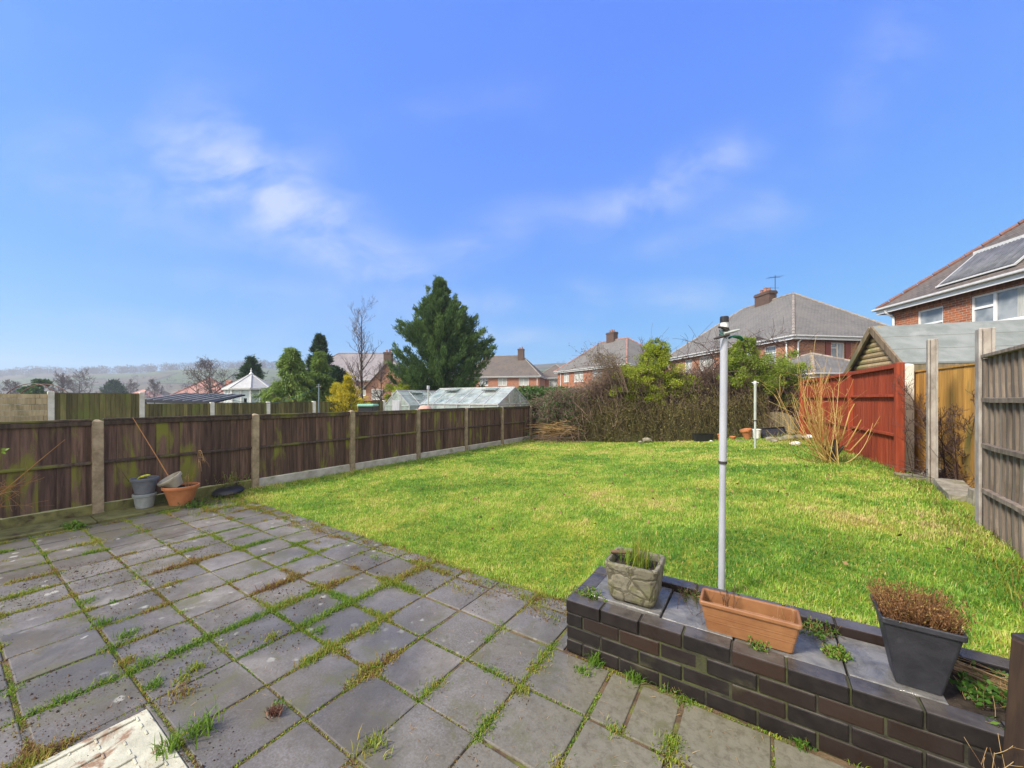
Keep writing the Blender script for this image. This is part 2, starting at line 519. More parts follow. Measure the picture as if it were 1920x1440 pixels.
low = remap(nt, dotv((0,0,1)), 0.0, .02)
# unseen bright white bank added behind the viewer for soft neutral fill light
back = math_(nt, 'MULTIPLY', remap(nt, dotv(fw), .1, -.35), BACKFILL)
skc = hs.outputs[0]
colr = mixc(nt, math_(nt, 'MULTIPLY', math_(nt, 'MULTIPLY', dens, front), .72), skc, [q*K for q in CLOUD])
colr = mixc(nt, back, colr, [q*K for q in BACKFILL_COL])
nt.links.new(colr, bg.inputs['Color']); bg.inputs['Strength'].default_value = SKYSTR

# ------------------------------------------------------------------ materials of the garden
M = {}
M['fence'] = woodmat('fence_wood', (.046,.027,.021), (.148,.088,.066), (.165,.165,.028), (.55,.72), var=.7, mscale=1.9, mstretch=(1.0,1.6,.42))
M['fence_rail'] = woodmat('fence_rail_wood', (.034,.023,.017), (.10,.068,.05), (.14,.145,.025), (.52,.72), var=.4)
M['postc'] = mottled('weathered_concrete', (.20,.150,.095), (.36,.285,.19), 9, .9, .5, .35, stain=(.13,.12,.05), sscale=2.6, sthr=(.5,.75))
M['board_c'] = mottled('gravel_board_concrete', (.30,.28,.24), (.46,.44,.39), 5, .9, .4, .3, stain=(.15,.15,.06), sscale=2.2, sthr=(.55,.75))
M['mossboard'] = mottled('mossy_board', (.10,.10,.03), (.20,.19,.07), 6, .9, .5, .3, stain=(.05,.035,.02), sscale=3, sthr=(.5,.7))
M['postg'] = mottled('grey_post_concrete', (.24,.20,.17), (.44,.40,.35), 7, .9, .6, .3, stain=(.10,.085,.06), sscale=5, sthr=(.55,.75), stretch=(1,1,.5))
M['postw'] = mottled('pale_post_concrete', (.52,.50,.43), (.72,.70,.62), 4, .9, .3, .2, stain=(.28,.25,.16), sscale=2.2, sthr=(.5,.75))
M['greywood'] = woodmat('grey_weathered_wood', (.125,.095,.072), (.265,.212,.162), (.16,.17,.06), (.60,.80), var=.6)
M['redwood'] = woodmat('red_stained_wood', (.20,.030,.011), (.335,.062,.022), None, var=.25, rough=.75, bmp=.12)
M['yellowwood'] = woodmat('golden_wood', (.34,.17,.035), (.52,.29,.07), (.17,.15,.045), (.54,.76), var=.4)
M['greenfence'] = woodmat('green_stained_wood', (.085,.075,.026), (.19,.165,.06), (.14,.165,.035), (.52,.72), var=.9)
M['sleeper'] = woodmat('pale_mossy_boards', (.30,.23,.12), (.46,.37,.22), (.12,.12,.05), (.52,.7), var=.4)
M['soil'] = mottled('soil', (.020,.014,.009), (.06,.042,.028), 22, .95, .8, .0, stretch=(1,1,1), bdist=.02)
M['mortar'] = mottled('mortar', (.015,.013,.010), (.042,.038,.027), 14, .95, .5, .0, stain=(.06,.065,.02), sscale=3, sthr=(.45,.65))

# paving slab: grey violet concrete, damp, with lichen spots and dirt
def slabmat():
    m, nt, b = mk('paving_concrete')
    v = coords(nt, 'Object')
    n = noise(nt, v, 3.0, 6, .65)
    fine = noise(nt, v, 90, 3, .7)
    col = mixc(nt, remap(nt, n, .3, .7), (.098,.084,.070), (.170,.153,.133))
    k = math_(nt, 'MULTIPLY_ADD', rnd(nt), .52, .74)
    col = mixc(nt, 1.0, col, N(nt, 'ShaderNodeCombineColor', {0: k, 1: k, 2: k}).outputs[0], 'MULTIPLY')
    col = mixc(nt, remap(nt, fine, .35, .75, 0, .45), col, (.27,.255,.25))
    dirt = noise(nt, v, 1.5, 5, .7, .5)
    col = mixc(nt, remap(nt, dirt, .40, .68, 0, .85), col, (.088,.075,.052))
    damp = noise(nt, v, .7, 5, .65, .8)
    col = mixc(nt, remap(nt, damp, .48, .66, 0, .55), col, (.052,.049,.050))
    grime = noise(nt, v, 26, 5, .75, .4)
    col = mixc(nt, remap(nt, grime, .54, .72, 0, .7), col, (.060,.047,.032))
    # older, paler and greener paving towards the brick planter
    sp = N(nt, 'ShaderNodeSeparateXYZ', {0: v})
    near = remap(nt, math_(nt, 'ADD', sp.outputs[0], math_(nt, 'MULTIPLY', n, .8)), -1.3, .2)
    col = mixc(nt, math_(nt, 'MULTIPLY', near, .85), col, mixc(nt, remap(nt, grime, .4, .7), (.165,.152,.105), (.10,.088,.055)))
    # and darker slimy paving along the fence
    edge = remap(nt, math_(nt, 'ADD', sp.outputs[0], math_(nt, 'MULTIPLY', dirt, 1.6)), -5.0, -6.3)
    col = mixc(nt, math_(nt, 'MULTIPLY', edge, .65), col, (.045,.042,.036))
    nd = N(nt, 'ShaderNodeVectorMath', {0: N(nt,'ShaderNodeTexNoise',{'Vector':v,'Scale':22.0}).outputs[1]}, operation='SCALE'); nd.inputs['Scale'].default_value = .05
    vo = N(nt, 'ShaderNodeTexVoronoi', {'Vector': N(nt, 'ShaderNodeVectorMath', {0: v, 1: nd.outputs[0]}, operation='ADD').outputs[0], 'Scale': 9.0}, feature='F1')
    cell = N(nt, 'ShaderNodeSeparateColor', {0: vo.outputs['Color']}).outputs[0]
    lim = math_(nt, 'MULTIPLY', cell, .30)
    spot = remap(nt, math_(nt, 'SUBTRACT', lim, vo.outputs['Distance']), .0, .12)
    spot = math_(nt, 'MULTIPLY', spot, remap(nt, cell, .50, .60))
    spot = math_(nt, 'MULTIPLY', spot, remap(nt, noise(nt, v, 1.7, 3), .42, .58))
    spot = math_(nt, 'MULTIPLY', spot, remap(nt, near, .6, .1))
    col = mixc(nt, math_(nt, 'MULTIPLY', spot, .75), col, (.36,.35,.30))
    alg = noise(nt, v, 4.3, 6, .68, .6)
    col = mixc(nt, math_(nt, 'MULTIPLY', remap(nt, alg, .50, .68), .7), col, (.095,.092,.040))
    wet = remap(nt, noise(nt, v, 1.1, 4, .6), .42, .62)
    rough = math_(nt, 'MULTIPLY_ADD', wet, -.40, .72)
    setp(nt, b, col, rough, .42)
    bump(nt, b, math_(nt, 'ADD', math_(nt,'MULTIPLY',fine,.5), n), .35, .006)
    return m
M['slab'] = slabmat()

def brickblue():
    m, nt, b = mk('engineering_brick')
    v = coords(nt, 'Object')
    r = rnd(nt)
    n = noise(nt, v, 20, 5, .65)
    cr = nt.nodes.new('ShaderNodeValToRGB'); nt.links.new(r, cr.inputs[0])
    e = cr.color_ramp.elements
    for i in range(3): e.new(.5)
    for i, (p, c) in enumerate(((0,(.0075,.0062,.0066)),(.5,(.013,.0095,.0095)),(.75,(.022,.0125,.0095)),(.9,(.040,.020,.012)),(1,(.066,.031,.017)))):
        e[i].position = p; e[i].color = c4(c)
    col = mixc(nt, remap(nt, n, .35, .75, 0, .5), cr.outputs[0], (.024,.018,.014))
    g = noise(nt, v, 3.5, 5, .65)
    col = mixc(nt, remap(nt, g, .58, .78, 0, .6), col, (.07,.065,.03))
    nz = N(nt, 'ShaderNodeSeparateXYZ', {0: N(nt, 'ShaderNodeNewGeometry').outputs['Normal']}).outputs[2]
    top_sheen = math_(nt, 'MULTIPLY', remap(nt, nz, .6, .95), remap(nt, noise(nt, v, 7, 5, .65), .25, .7, .25, .9))  # paler upward faces: wet sheen and grey dust film put into the colour
    col = mixc(nt, top_sheen, col, (.105,.092,.080))
    flat = remap(nt, nz, .85, .99)
    rough = math_(nt, 'SUBTRACT', remap(nt, noise(nt, v, 5, 5, .6), .3, .7, .36, .68), math_(nt, 'MULTIPLY', flat, .25))
    setp(nt, b, col, rough, .32)
    bump(nt, b, n, .4, .005)
    return m
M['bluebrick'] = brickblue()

def flagmat():
    m, nt, b = mk('riven_wet_flag')
    v = coords(nt, 'Object')
    n = noise(nt, v, 9, 7, .7, .8)
    col = mixc(nt, remap(nt, n, .3, .7), (.085,.082,.078), (.20,.19,.175))
    col = mixc(nt, remap(nt, noise(nt, v, 5, 4, .6), .55, .75, 0, .8), col, (.09,.085,.035))
    setp(nt, b, col, remap(nt, noise(nt, v, 4, 4, .6), .35, .65, .08, .45), .42)
    bump(nt, b, n, .6, .012)
    return m
M['flag'] = flagmat()

# lawn soil below the blades and the blades themselves
def lawnground():
    m, nt, b = mk('lawn_ground')
    v = coords(nt, 'Object')
    n = noise(nt, v, 1.1, 6, .6); f = noise(nt, v, 40, 4, .7)
    col = mixc(nt, remap(nt, n, .35, .65), (.15,.24,.02), (.30,.30,.04))
    col = mixc(nt, remap(nt, f, .4, .7, 0, .6), col, (.05,.06,.015))
    setp(nt, b, col, .95, .1)
    bump(nt, b, f, .8, .03)
    return m
M['lawnground'] = lawnground()
M['grass'] = leafmat('grass_blades', ((0,(.085,.22,.028)),(.35,(.215,.405,.045)),(.62,(.43,.54,.075)),(.82,(.61,.55,.16)),(1,(.62,.46,.22))), trans=.4, rough=.5, spec=.3)
M['weed'] = leafmat('joint_weed_blades', ((0,(.065,.15,.02)),(.4,(.165,.27,.025)),(.7,(.30,.29,.04)),(.88,(.31,.19,.05)),(1,(.17,.085,.04))), trans=.35, rough=.6)
M['straw'] = leafmat('dead_stems', ((0,(.16,.085,.035)),(.5,(.33,.20,.085)),(1,(.48,.34,.16))), trans=.15)
M['green'] = leafmat('green_leaves', ((0,(.035,.09,.015)),(.5,(.085,.18,.022)),(1,(.19,.29,.035))), trans=.35)
M['ground'] = mottled('rough_ground', (.045,.055,.018), (.10,.10,.035), .6, .95, .5, .0, coord='Object')

# ------------------------------------------------------------------ ground sheet, lawn
def gridmesh(xs, ys, fz, name, mat, parent=None, smooth=True, mask=None):
    X, Y = np.meshgrid(xs, ys, indexing='ij'); Z = fz(X, Y)
    nx, ny = X.shape
    v = np.stack([X, Y, Z], -1).reshape(-1, 3)
    i = np.arange(nx-1)[:,None]*ny + np.arange(ny-1)[None]
    f = np.stack([i, i+ny, i+ny+1, i+1], -1)
    if mask is not None:
        cx = (X[:-1,:-1]+X[1:,1:])/2; cy = (Y[:-1,:-1]+Y[1:,1:])/2
        f = f[mask(cx, cy)]
    f = f.reshape(-1, 4)
    o = fast(name, v, f, np.full(len(f), .5), mat, parent, smooth, origin=(0,0,0))
    autouv(o.data)
    return o

def yback(x):            # foot of the back fence
    return 12.95 + .234*(np.asarray(x) + 7.6)
def xright(y):           # line of the fences on the uphill side
    return np.interp(y, [2.2, 5.26, 7.36, 8.22, 10.41, 14.9, 16], [1.42, 1.65, 1.92, 1.80, 1.52, .98, .9])

def gz(x, y):
    inside = (x > -7.6) & (x < xright(y) + .2) & (y < yback(x) + .3) & (y > 2.2)
    z = lawn_z(x, y) * np.where(x > 2.6, 1.0, 1.0)
    far = np.hypot(x, y)
    return np.where(inside | (y < 2.7), -.10, -.06) + z*np.where(inside, .9, 1.0)*np.where((y < 2.7) & (x < 1.3), 0, 1)
xs = np.concatenate([[-3000,-1500,-700,-350,-180,-100,-60], np.arange(-40, 40.1, .5), [60,100,180,350,700,1500,3000]])
ys = np.concatenate([[-3000,-1500,-700,-300,-100,-40,-15], np.arange(-8, 40.1, .5), [50,70,100,180,350,700,1500,3000]])
struct(gridmesh(xs, ys, gz, 'ground', M['ground']))

def inlawn(x, y, e=0.0):
    bottom = np.where(x > -1.06, 2.755, 2.61 + .30*(vnoise(x, x*0, 1.7, 4)-.5) + .26*(vnoise(x, x*0+3, 6.5, 14)-.5) + .05*(vnoise(x, y, 22, 15)-.5))
    return (x > -7.50 + e) & (x < xright(y) - .02 - e) & (y < yback(x) - .35 - e) & (y > bottom + e)
lx = np.arange(-7.56, 2.1, .06); ly = np.arange(2.56, 15.2, .06)
def lawnsurf(x, y):
    z = lawn_z(x, y) + .03*(vnoise(x, y, .9, 1)-.5) + .02*(vnoise(x, y, 3.5, 2)-.5)
    return z - .01 - .05*(1-sstep((y-2.62)/.22))*(x < -1.1)
struct(gridmesh(lx, ly, lawnsurf, 'lawn', M['lawnground'], mask=lambda x, y: (x > -7.56) & (x < xright(y)+.1) & (y < yback(x)+.1) & (y > np.where(x > -1.05, 2.74, 2.6))))

# blades, thicker near the viewer
def scatter(dens_fn, x0, x1, y0, y1, dmax):
    n = int((x1-x0)*(y1-y0)*dmax)
    x = rng.uniform(x0, x1, n); y = rng.uniform(y0, y1, n)
    k = rng.random(n) < dens_fn(x, y)/dmax
    return x[k], y[k]
def gdens(x, y):
    d = np.hypot(x, y)
    return np.clip(9000*(3.4/np.maximum(d, 3.0))**1.6, 700, 9500)*inlawn(x, y)
x, y = scatter(gdens, -7.5, 2.0, 2.7, 15, 9500)
d = np.hypot(x, y)
cl = vnoise(x, y, 7, 5); big = vnoise(x, y, .55, 6); mid = vnoise(x, y, 2.1, 7); sm = vnoise(x, y, 5.0, 8)
cl2 = vnoise(x, y, 17, 12)
h = (.009 + .012*cl + .034*cl2**1.8 + .010*rng.random(len(x))) * (1 + .03*d)
edge = 1 - sstep((y-2.8)/.5)
tall = sstep((x - xright(y) + .55)/.5) + sstep((y-(yback(x)-.9))/.5)*.4 + .35*sstep((-7.2-x)/.3)
h *= 1 + .45*np.clip(tall, 0, 1)*rng.random(len(x))
wd = .0042*np.maximum(1, d/4.2)
fine_ = vnoise(x, y, 11.0, 10)
pat = vnoise(x, y, 1.05, 13)
yel = .25*(big-.45) + .50*(pat-.5) + .40*(mid-.5) + .40*(sm-.5) + .34*(fine_-.5) + .16*edge
yel += .34*np.exp(-(((x+.5)/1.6)**2 + ((y-4.9)/.7)**2)) + .3*np.exp(-(((x-.3)/.8)**2+((y-7.0)/1.2)**2))*mid
tone = np.clip(.38 + .26*(cl2-.5) + yel + rng.normal(0, .15, len(x)), 0, 1)
dead = rng.random(len(x)) < (.06 + .24*np.clip(yel+.15,0,1))
tone = np.where(dead, rng.uniform(.78, 1, len(x)), tone)
base = np.stack([x, y, np.maximum(lawnsurf(x, y), np.where(x < -1.06, .0, -1))], 1)
lean = np.abs(rng.normal(.75, .42, len(x)))
swirl = vnoise(x, y, 3.2, 9)*12 + rng.normal(0, 1.9, len(x))
v, f = blades(base, h, wd, lean, swirl)
tag(fast('grass', v, f, np.repeat(tone, 3), M['grass'], origin=(0,0,0)), 'short damp green and yellow lawn grass between the fences', 'grass', kind='stuff')

n = 150
x = rng.uniform(-6.5, 1.4, n); y = rng.uniform(2.9, 9.5, n); v, f = leaves(np.stack([x, y, lawn_z(x, y)+.035], 1), np.stack([rng.normal(size=n), rng.normal(size=n), rng.normal(0,.25,n)],1), rng.uniform(.03,.06,n), .03)
M['litter'] = leafmat('fallen_leaves', ((0,(.07,.035,.018)),(.6,(.17,.085,.04)),(1,(.30,.18,.09))), trans=.1, rough=.8)
tag(fast('leaf_litter', v, f, rng.random(n), M['litter'], origin=(0,0,0)), 'few small brown fallen leaves scattered on the lawn', 'leaf litter', kind='stuff')
# ------------------------------------------------------------------ patio
P0, PX, PY = .385, -1.12, 2.55
bed = MB(); bed.box((-7.56, -1.6, -.09), (-1.0, 2.70, -.0085)); bed.box((-1.0, -1.6, -.09), (2.4, 2.24, -.0085))
M['jointfill'] = mottled('mossy_joint_soil', (.070,.043,.025), (.145,.098,.052), 9, .95, .7, .0, stain=(.12,.14,.025), sscale=7, sthr=(.46,.62), bdist=.02)
struct(bed.build('patio_bedding', M['jointfill']))
slabs = MB()
for i in range(-17, 10):
    for j in range(-10, 1):
        x0 = PX + i*P0; y0 = PY + j*P0
        x1, y1 = x0 + P0, y0 + P0
        if y0 >= PY: y1 = y0 + .17 + random.uniform(-.03, .02)
        if x1 < -7.0 or y0 < -1.6: continue
        x0 = max(x0, -7.0)
        if x1 > -1.03 and y1 > 2.18:
            if x0 > -1.05: y1 = min(y1, 2.178)
            else: x1 = -1.035
            if y1 - y0 < .03 or x1 - x0 < .03: continue
        g = .006 + .007*random.random()
        cx, cy = (x0+x1)/2, (y0+y1)/2
        dz = random.gauss(0, .0016)
        Mx = Matrix.Translation((cx + random.gauss(0,.004), cy + random.gauss(0,.004), dz)) @ Matrix.Rotation(random.gauss(0, .006), 4, 'Z') @ Matrix.Rotation(random.gauss(0, .0035), 4, 'X') @ Matrix.Rotation(random.gauss(0, .0035), 4, 'Y')
        if -2.62 < cx < -1.95 and .08 < cy < .62: continue
        if random.random() < .07 and x1-x0 > .3 and y1-y0 > .3:      # a cut or broken slab laid in two
            if random.random() < .5:
                c = random.uniform(-.06, .06)
                slabs.box((-(x1-x0)/2+g, -(y1-y0)/2+g, -.045), (c-g*.6, (y1-y0)/2-g, 0), Mx)
                slabs.box((c+g*.6, -(y1-y0)/2+g, -.045), ((x1-x0)/2-g, (y1-y0)/2-g, -.003), Mx)
                continue
        slabs.box((-(x1-x0)/2+g, -(y1-y0)/2+g, -.045), ((x1-x0)/2-g, (y1-y0)/2-g, 0), Mx)
# short pieces that frame the inspection cover
for (a, b) in (((-2.95,.09),(-2.62,.60)), ((-1.955,.09),(-1.91,.60)), ((-2.66,.605),(-1.9,.625))):
    slabs.box((a[0], a[1], -.045), (b[0], b[1], -.004))
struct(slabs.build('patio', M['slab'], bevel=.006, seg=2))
edge = MB()
for k in range(6):
    y0 = -1.6 + k*.92
    if y0 > 2.0: break
    edge.box((-7.53, y0+.004, -.04), (-7.04, min(y0+.916, 2.5), .028 + random.gauss(0,.004)))
struct(edge.build('path', M['mossboard'], bevel=.008))

# weeds and moss that fill the joints
def joint_points(n):
    k = rng.random(n) < .5
    i = rng.integers(-15, 9, n); j = rng.integers(-9, 2, n)
    x = np.where(k, PX + i*P0, rng.uniform(-7.0, 1.3, n)); y = np.where(k, rng.uniform(-.9, 2.72, n), PY + j*P0)
    ok = ~((x > -1.03) & (y > 2.2)) & (y < 2.72) & (x > -7.0)
    ok &= ~((x > -2.6) & (x < -1.95) & (y > .1) & (y < .6))
    return x[ok], y[ok], k[ok]
x, y, kk = joint_points(30000)
dn = vnoise(x, y, 1.3, 20)*.55 + vnoise(x, y, 5.5, 21)*.65 + .10*kk
keep = (dn > .67 - .05*(x < -2.2) + .09*(x > -1.9) + .14*(x > -1.1)) & (rng.random(len(x)) < .9)
x, y, dn = x[keep], y[keep], dn[keep]
amount = np.clip((dn-.62)/.26, .12, 1)*np.where(rng.random(len(dn)) < .12, 1.7, 1.0)
wv = []; 
nb = (5 + 13*amount).astype(int)
bx = np.repeat(x, nb) + rng.normal(0, .008, nb.sum())*(1+1.6*np.repeat(amount, nb)); by = np.repeat(y, nb) + rng.normal(0, .008, nb.sum())*(1+1.6*np.repeat(amount, nb))
hh = (.008 + .024*np.repeat(amount, nb))*rng.uniform(.5, 1.3, nb.sum())
tn = np.repeat(np.clip(.44 + 1.15*(vnoise(x, y, 2.6, 22)-.35) + rng.normal(0,.14,len(x)), 0, 1), nb)
tn = np.clip(tn + rng.normal(0, .14, len(tn)), 0, 1)
hh *= np.where(bx > -1.9, .62, 1.0)
v, f = blades(np.stack([bx, by, np.full(len(bx), -.006)], 1), hh, rng.uniform(.003, .006, len(bx)), np.abs(rng.normal(.9, .4, len(bx))))
parts = [(v, f, np.repeat(tn, 3))]
xm, ym, _k = joint_points(60000)
mm = vnoise(xm, ym, 2.4, 24)*.6 + vnoise(xm, ym, 9, 25)*.5
kp = mm > .50
xm, ym, mm = xm[kp], ym[kp], mm[kp]
v, f = blades(np.stack([xm + rng.normal(0,.006,len(xm)), ym + rng.normal(0,.006,len(xm)), np.full(len(xm), -.006)], 1), rng.uniform(.006,.017,len(xm)), rng.uniform(.003,.007,len(xm)), np.abs(rng.normal(1.0,.4,len(xm))))
parts.append((v, f, np.repeat(np.clip(.55 + .8*(vnoise(xm, ym, 3.3, 26)-.5) + rng.normal(0,.2,len(xm)), 0, 1), 3)))
xc_, yc_, _k = joint_points(700)
kp = (vnoise(xc_, yc_, 1.6, 27) > np.where(xc_ < -1.9, .38, .60))
xc_, yc_ = xc_[kp][:230], yc_[kp][:230]
lush = np.stack([np.full(90, PX-5*P0)+rng.normal(0,.012,90), rng.uniform(.25,1.75,90)], 1)
lush2 = np.stack([np.full(40, PX-7*P0)+rng.normal(0,.012,40), rng.uniform(.5,2.5,40)], 1)
for (cx_, cy_, t0, kk_) in [(a, b, rng.choice([.2,.35,.55,.68,.85]), 1.0) for a, b in zip(xc_, yc_)] + [(a, b, rng.uniform(.12,.45), 1.1) for a, b in lush] + [(a, b, rng.uniform(.3,.7), .8) for a, b in lush2]:
    n = int(rng.integers(18, 55)); rr0 = rng.uniform(.012, .034)*kk_
    v, f = blades(np.stack([cx_+rng.normal(0, rr0, n), cy_+rng.normal(0, rr0, n), np.full(n, -.004)], 1), rng.uniform(.35, 1.0, n)*rng.uniform(.018, .045)*kk_, rng.uniform(.003, .0065, n), np.abs(rng.normal(.85, .4, n)))
    parts.append((v, f, np.repeat(np.clip(t0 + rng.normal(0, .13, n), 0, 1), 3)))
for q in range(170):
    cx_ = rng.uniform(-6.9, -1.1); cy_ = 2.62 + .10*rng.normal() + .06*(vnoise(cx_, 0, 1.7, 4)-.5)
    if cy_ > 2.8: continue
    n = int(rng.integers(20, 70)); rr0 = rng.uniform(.02, .06); t0 = rng.choice([.35, .6, .75, .88, .97])
    v, f = blades(np.stack([cx_+rng.normal(0, rr0*1.3, n), cy_+rng.normal(0, rr0*.7, n), np.full(n, -.002)], 1), rng.uniform(.4, 1.0, n)*rng.uniform(.02, .05), rng.uniform(.003, .006, n), np.abs(rng.normal(.95, .4, n)))
    parts.append((v, f, np.repeat(np.clip(t0 + rng.normal(0, .12, n), 0, 1), 3)))
# larger clumps at some crossings
for (px, py, rr, hmax, t0) in ((545,1345,0,0,0),(1095,1260,.05,.0,.3),(375,1375,.07,.13,.28),(340,1300,.07,.06,.85),(700,1400,.07,.07,.6),(980,1295,.05,.05,.6),(240,1190,.06,.06,.25),(190,1170,.06,.06,.2),(270,1245,.06,.05,.25),(215,1215,.07,.06,.22),
        (160,1130,.06,.05,.25),(290,1285,.05,.06,.2),(600,1185,.05,.05,.25),(700,1180,.05,.04,.5),(600,1065,.05,.04,.6),(510,1195,.05,.05,.62),(365,1255,.05,.06,.55),(140,990,.07,.09,.2),(345,1275,.05,.04,.6),(1190,1275,.05,.08,.2),(240,1240,.05,.05,.7),(320,1405,.05,.1,.3),(1115,1245,.05,.12,.2),(1260,1290,.05,.07,.2),(1300,1305,.04,.05,.2),(1500,1395,.04,.05,.15),(270,995,.1,.05,.85),(180,1020,.1,.05,.75)):
    if rr == 0: continue
    c = ong(px, py); n = 90
    bx = c.x + rng.normal(0, rr*.5, n); by = c.y + rng.normal(0, rr*.5, n)
    v, f = blades(np.stack([bx, by, np.full(n, -.004)], 1), rng.uniform(.4, 1.0, n)*max(hmax,.04), rng.uniform(.003, .007, n), np.abs(rng.normal(.7, .35, n)))
    parts.append((v, f, np.repeat(np.clip(t0 + rng.normal(0, .12, n), 0, 1), 3)))
v, f, r = cat(parts)
tag(fast('joint_weeds', v, f, r, M['weed'], origin=(0,0,0)), 'weeds, moss and tufts of grass growing in the joints between the patio slabs', 'weeds', kind='stuff')
# crumbs of soil and dead grass swept about the slabs
n = 30000
x = rng.uniform(-5.5, 1.2, n); y = rng.uniform(-.6, 2.7, n)
kp = (vnoise(x, y, 1.1, 31)*.6 + vnoise(x, y, 4, 32)*.5 + .10*(x > -2.3) - .07*(x < -3.2) + .14*np.exp(-((y-2.62)/.12)**2) > .60) & ~((x > -1.03) & (y > 2.2))
x, y = x[kp], y[kp]; n = len(x)
s = rng.uniform(.0012, .0055, n)*(1+.6*rng.random(n)**4) * np.where(rng.random(n) < .03, 2.2, 1)
tet = np.array([[1,0,0],[-.5,.87,0],[-.5,-.87,0],[0,0,1.1]])
ang = rng.random(n)*6.28
vx = x[:,None] + s[:,None]*(tet[None,:,0]*np.cos(ang)[:,None]-tet[None,:,1]*np.sin(ang)[:,None]*.7)
vy = y[:,None] + s[:,None]*(tet[None,:,0]*np.sin(ang)[:,None]+tet[None,:,1]*np.cos(ang)[:,None]*.7)
vz = .001 + s[:,None]*tet[None,:,2]
v = np.stack([vx,vy,vz],-1).reshape(-1,3); f = ((np.arange(n)*4)[:,None,None]+np.array([[0,1,3],[1,2,3],[2,0,3]])[None]).reshape(-1,3)
M['crumb'] = leafmat('soil_crumbs', ((0,(.02,.013,.009)),(.6,(.05,.032,.02)),(1,(.12,.08,.045))), trans=0, rough=.9)
tag(fast('soil_crumbs', v, f, np.repeat(rng.random(n),3), M['crumb'], origin=(0,0,0)), 'crumbs of soil scattered over the patio slabs', 'soil', kind='stuff')
n = 3200
x = rng.uniform(-5.5, 1.2, n); y = rng.uniform(-.6, 2.7, n); kp = (vnoise(x, y, 1.3, 33) > .45) & ~((x > -1.03) & (y > 2.2))
x, y = x[kp], y[kp]; n = len(x)
v, f = blades(np.stack([x,y,np.full(n,.004)],1), rng.uniform(.015,.06,n), rng.uniform(.0015,.003,n), np.full(n,1.25))
v[:,2] = .003 + (v[:,2]-.004)*.15
tag(fast('cut_grass', v, f, np.repeat(rng.random(n),3), M['straw'], origin=(0,0,0)), 'loose dead grass stems lying on the patio', 'dead grass', kind='stuff')

# pale inspection cover with raised ribs
M['cover'] = mottled('flaking_cream_paint', (.36,.34,.25), (.52,.50,.38), 9, .7, .4, .1, stain=(.24,.15,.09), sscale=6, sthr=(.54,.62))
t = thing('inspection_cover', 'flaking cream inspection cover with raised ribs, sunk among the grey slabs', 'drain cover', (-2.28,.35,.002))
mb = MB(); mb.box((-.33,-.26,-.02), (.325,.252,.002)); mb.build('plate', M['cover'], t, bevel=.004)
mb = MB()
for (a, b) in (((-.30,-.2),(-.28,.2)), ((-.17,-.22),(-.15,.06)), ((-.03,-.22),(-.01,.14)), ((.11,-.22),(.13,.2)), ((.24,-.22),(.26,.2))):
    mb.box((a[0],a[1],.002),(b[0],b[1],.010))
for yy in (-.18,-.1,-.02,.06,.13,.2):
    for k in range(9):
        if random.random() < .7: mb.box((-.30+k*.07, yy, .002), (-.30+k*.07+random.uniform(.03,.055), yy+.008, .005+random.random()*.003))
mb.build('rib', M['cover'], t, bevel=.002)
# withered rosette on a slab
c = ong(515, 1340)
t = thing('dry_tuft', 'withered reddish brown plant tuft lying uprooted on a slab', 'dead plant', c)
n = 160
v, f = blades(np.stack([c.x+rng.normal(0,.014,n), c.y+rng.normal(0,.014,n), np.full(n,.006)],1), rng.uniform(.03,.055,n), rng.uniform(.003,.005,n), rng.uniform(.3,1.25,n))
M['rust'] = leafmat('withered_red', ((0,(.06,.025,.018)),(.6,(.16,.07,.045)),(1,(.28,.15,.09))), trans=.1)
fast('stems', v, f, np.repeat(rng.random(n),3), M['rust'], t)
n = 22
v, f = leaves(np.array([c.x-.012, c.y+.02, .035])+rng.normal(0,.012,(n,3)), rng.normal(size=(n,3))+[0,0,.6], rng.uniform(.012,.022,n), .011)
fast('leaves', v, f, rng.random(n), M['green'], t)

# ------------------------------------------------------------------ brick planter
t = thing('brick_planter', 'low raised bed of wet dark engineering brick beside the patio', 'planter', (-1.03, 2.18, 0))
T0 = Vector((-1.03, 2.18, 0))
FX1 = 1.32
bricks = MB(); mort = MB()
H4 = .075; J = .009
XL = -1.03
def course(p0, d, length, z, hgt, depth, first, L=.215, jt=J):
    """bricks along direction d from p0, outer face on the line, depth to the left of d"""
    s = 0.0; k = 0
    ang = math.atan2(d[1], d[0])
    while s < length - .02:
        ln = first if k == 0 else L
        ln = min(ln, length - s)
        Mx = Matrix.Translation((p0[0]+d[0]*s, p0[1]+d[1]*s, z + random.gauss(0,.0012))) @ Matrix.Rotation(ang, 4, 'Z') @ Matrix.Translation((0, random.gauss(0,.0026), 0)) @ Matrix.Rotation(random.gauss(0,.006), 4, 'Z')
        bricks.box((0, 0, 0), (ln, depth, hgt), Mx, r=random.random()*(.86 if random.random() < .84 else 1.0))
        s += ln + jt; k += 1
for c in range(4):
    z = c*(H4+J)
    dep = .1025
    # front wall, the coping course stands a hair proud
    course((XL, 2.18 - (.004 if c == 3 else 0)), (1,0), FX1-XL, z, H4, dep, .215 if c % 2 else .1025)
    # end return (runs towards the lawn)
    course((XL, 2.752), (0,-1), .572-dep-J-.0, z, H4, dep, .1025 if c % 2 else .215) if False else None
for c in range(4):
    z = c*(H4+J)
    s0 = 2.18 + .1025 + J
    first = .215 if c % 2 == 0 else .1025
    yy = s0; k = 0
    while yy < 2.75:
        ln = min(first if k == 0 else .215, 2.752-yy)
        if ln > .02:
            bricks.box((XL + random.gauss(0,.0015), yy, z), (XL+.1025, yy+ln, z+H4+random.gauss(0,.001)), r=random.random()*.85)
        yy += ln + J; k += 1
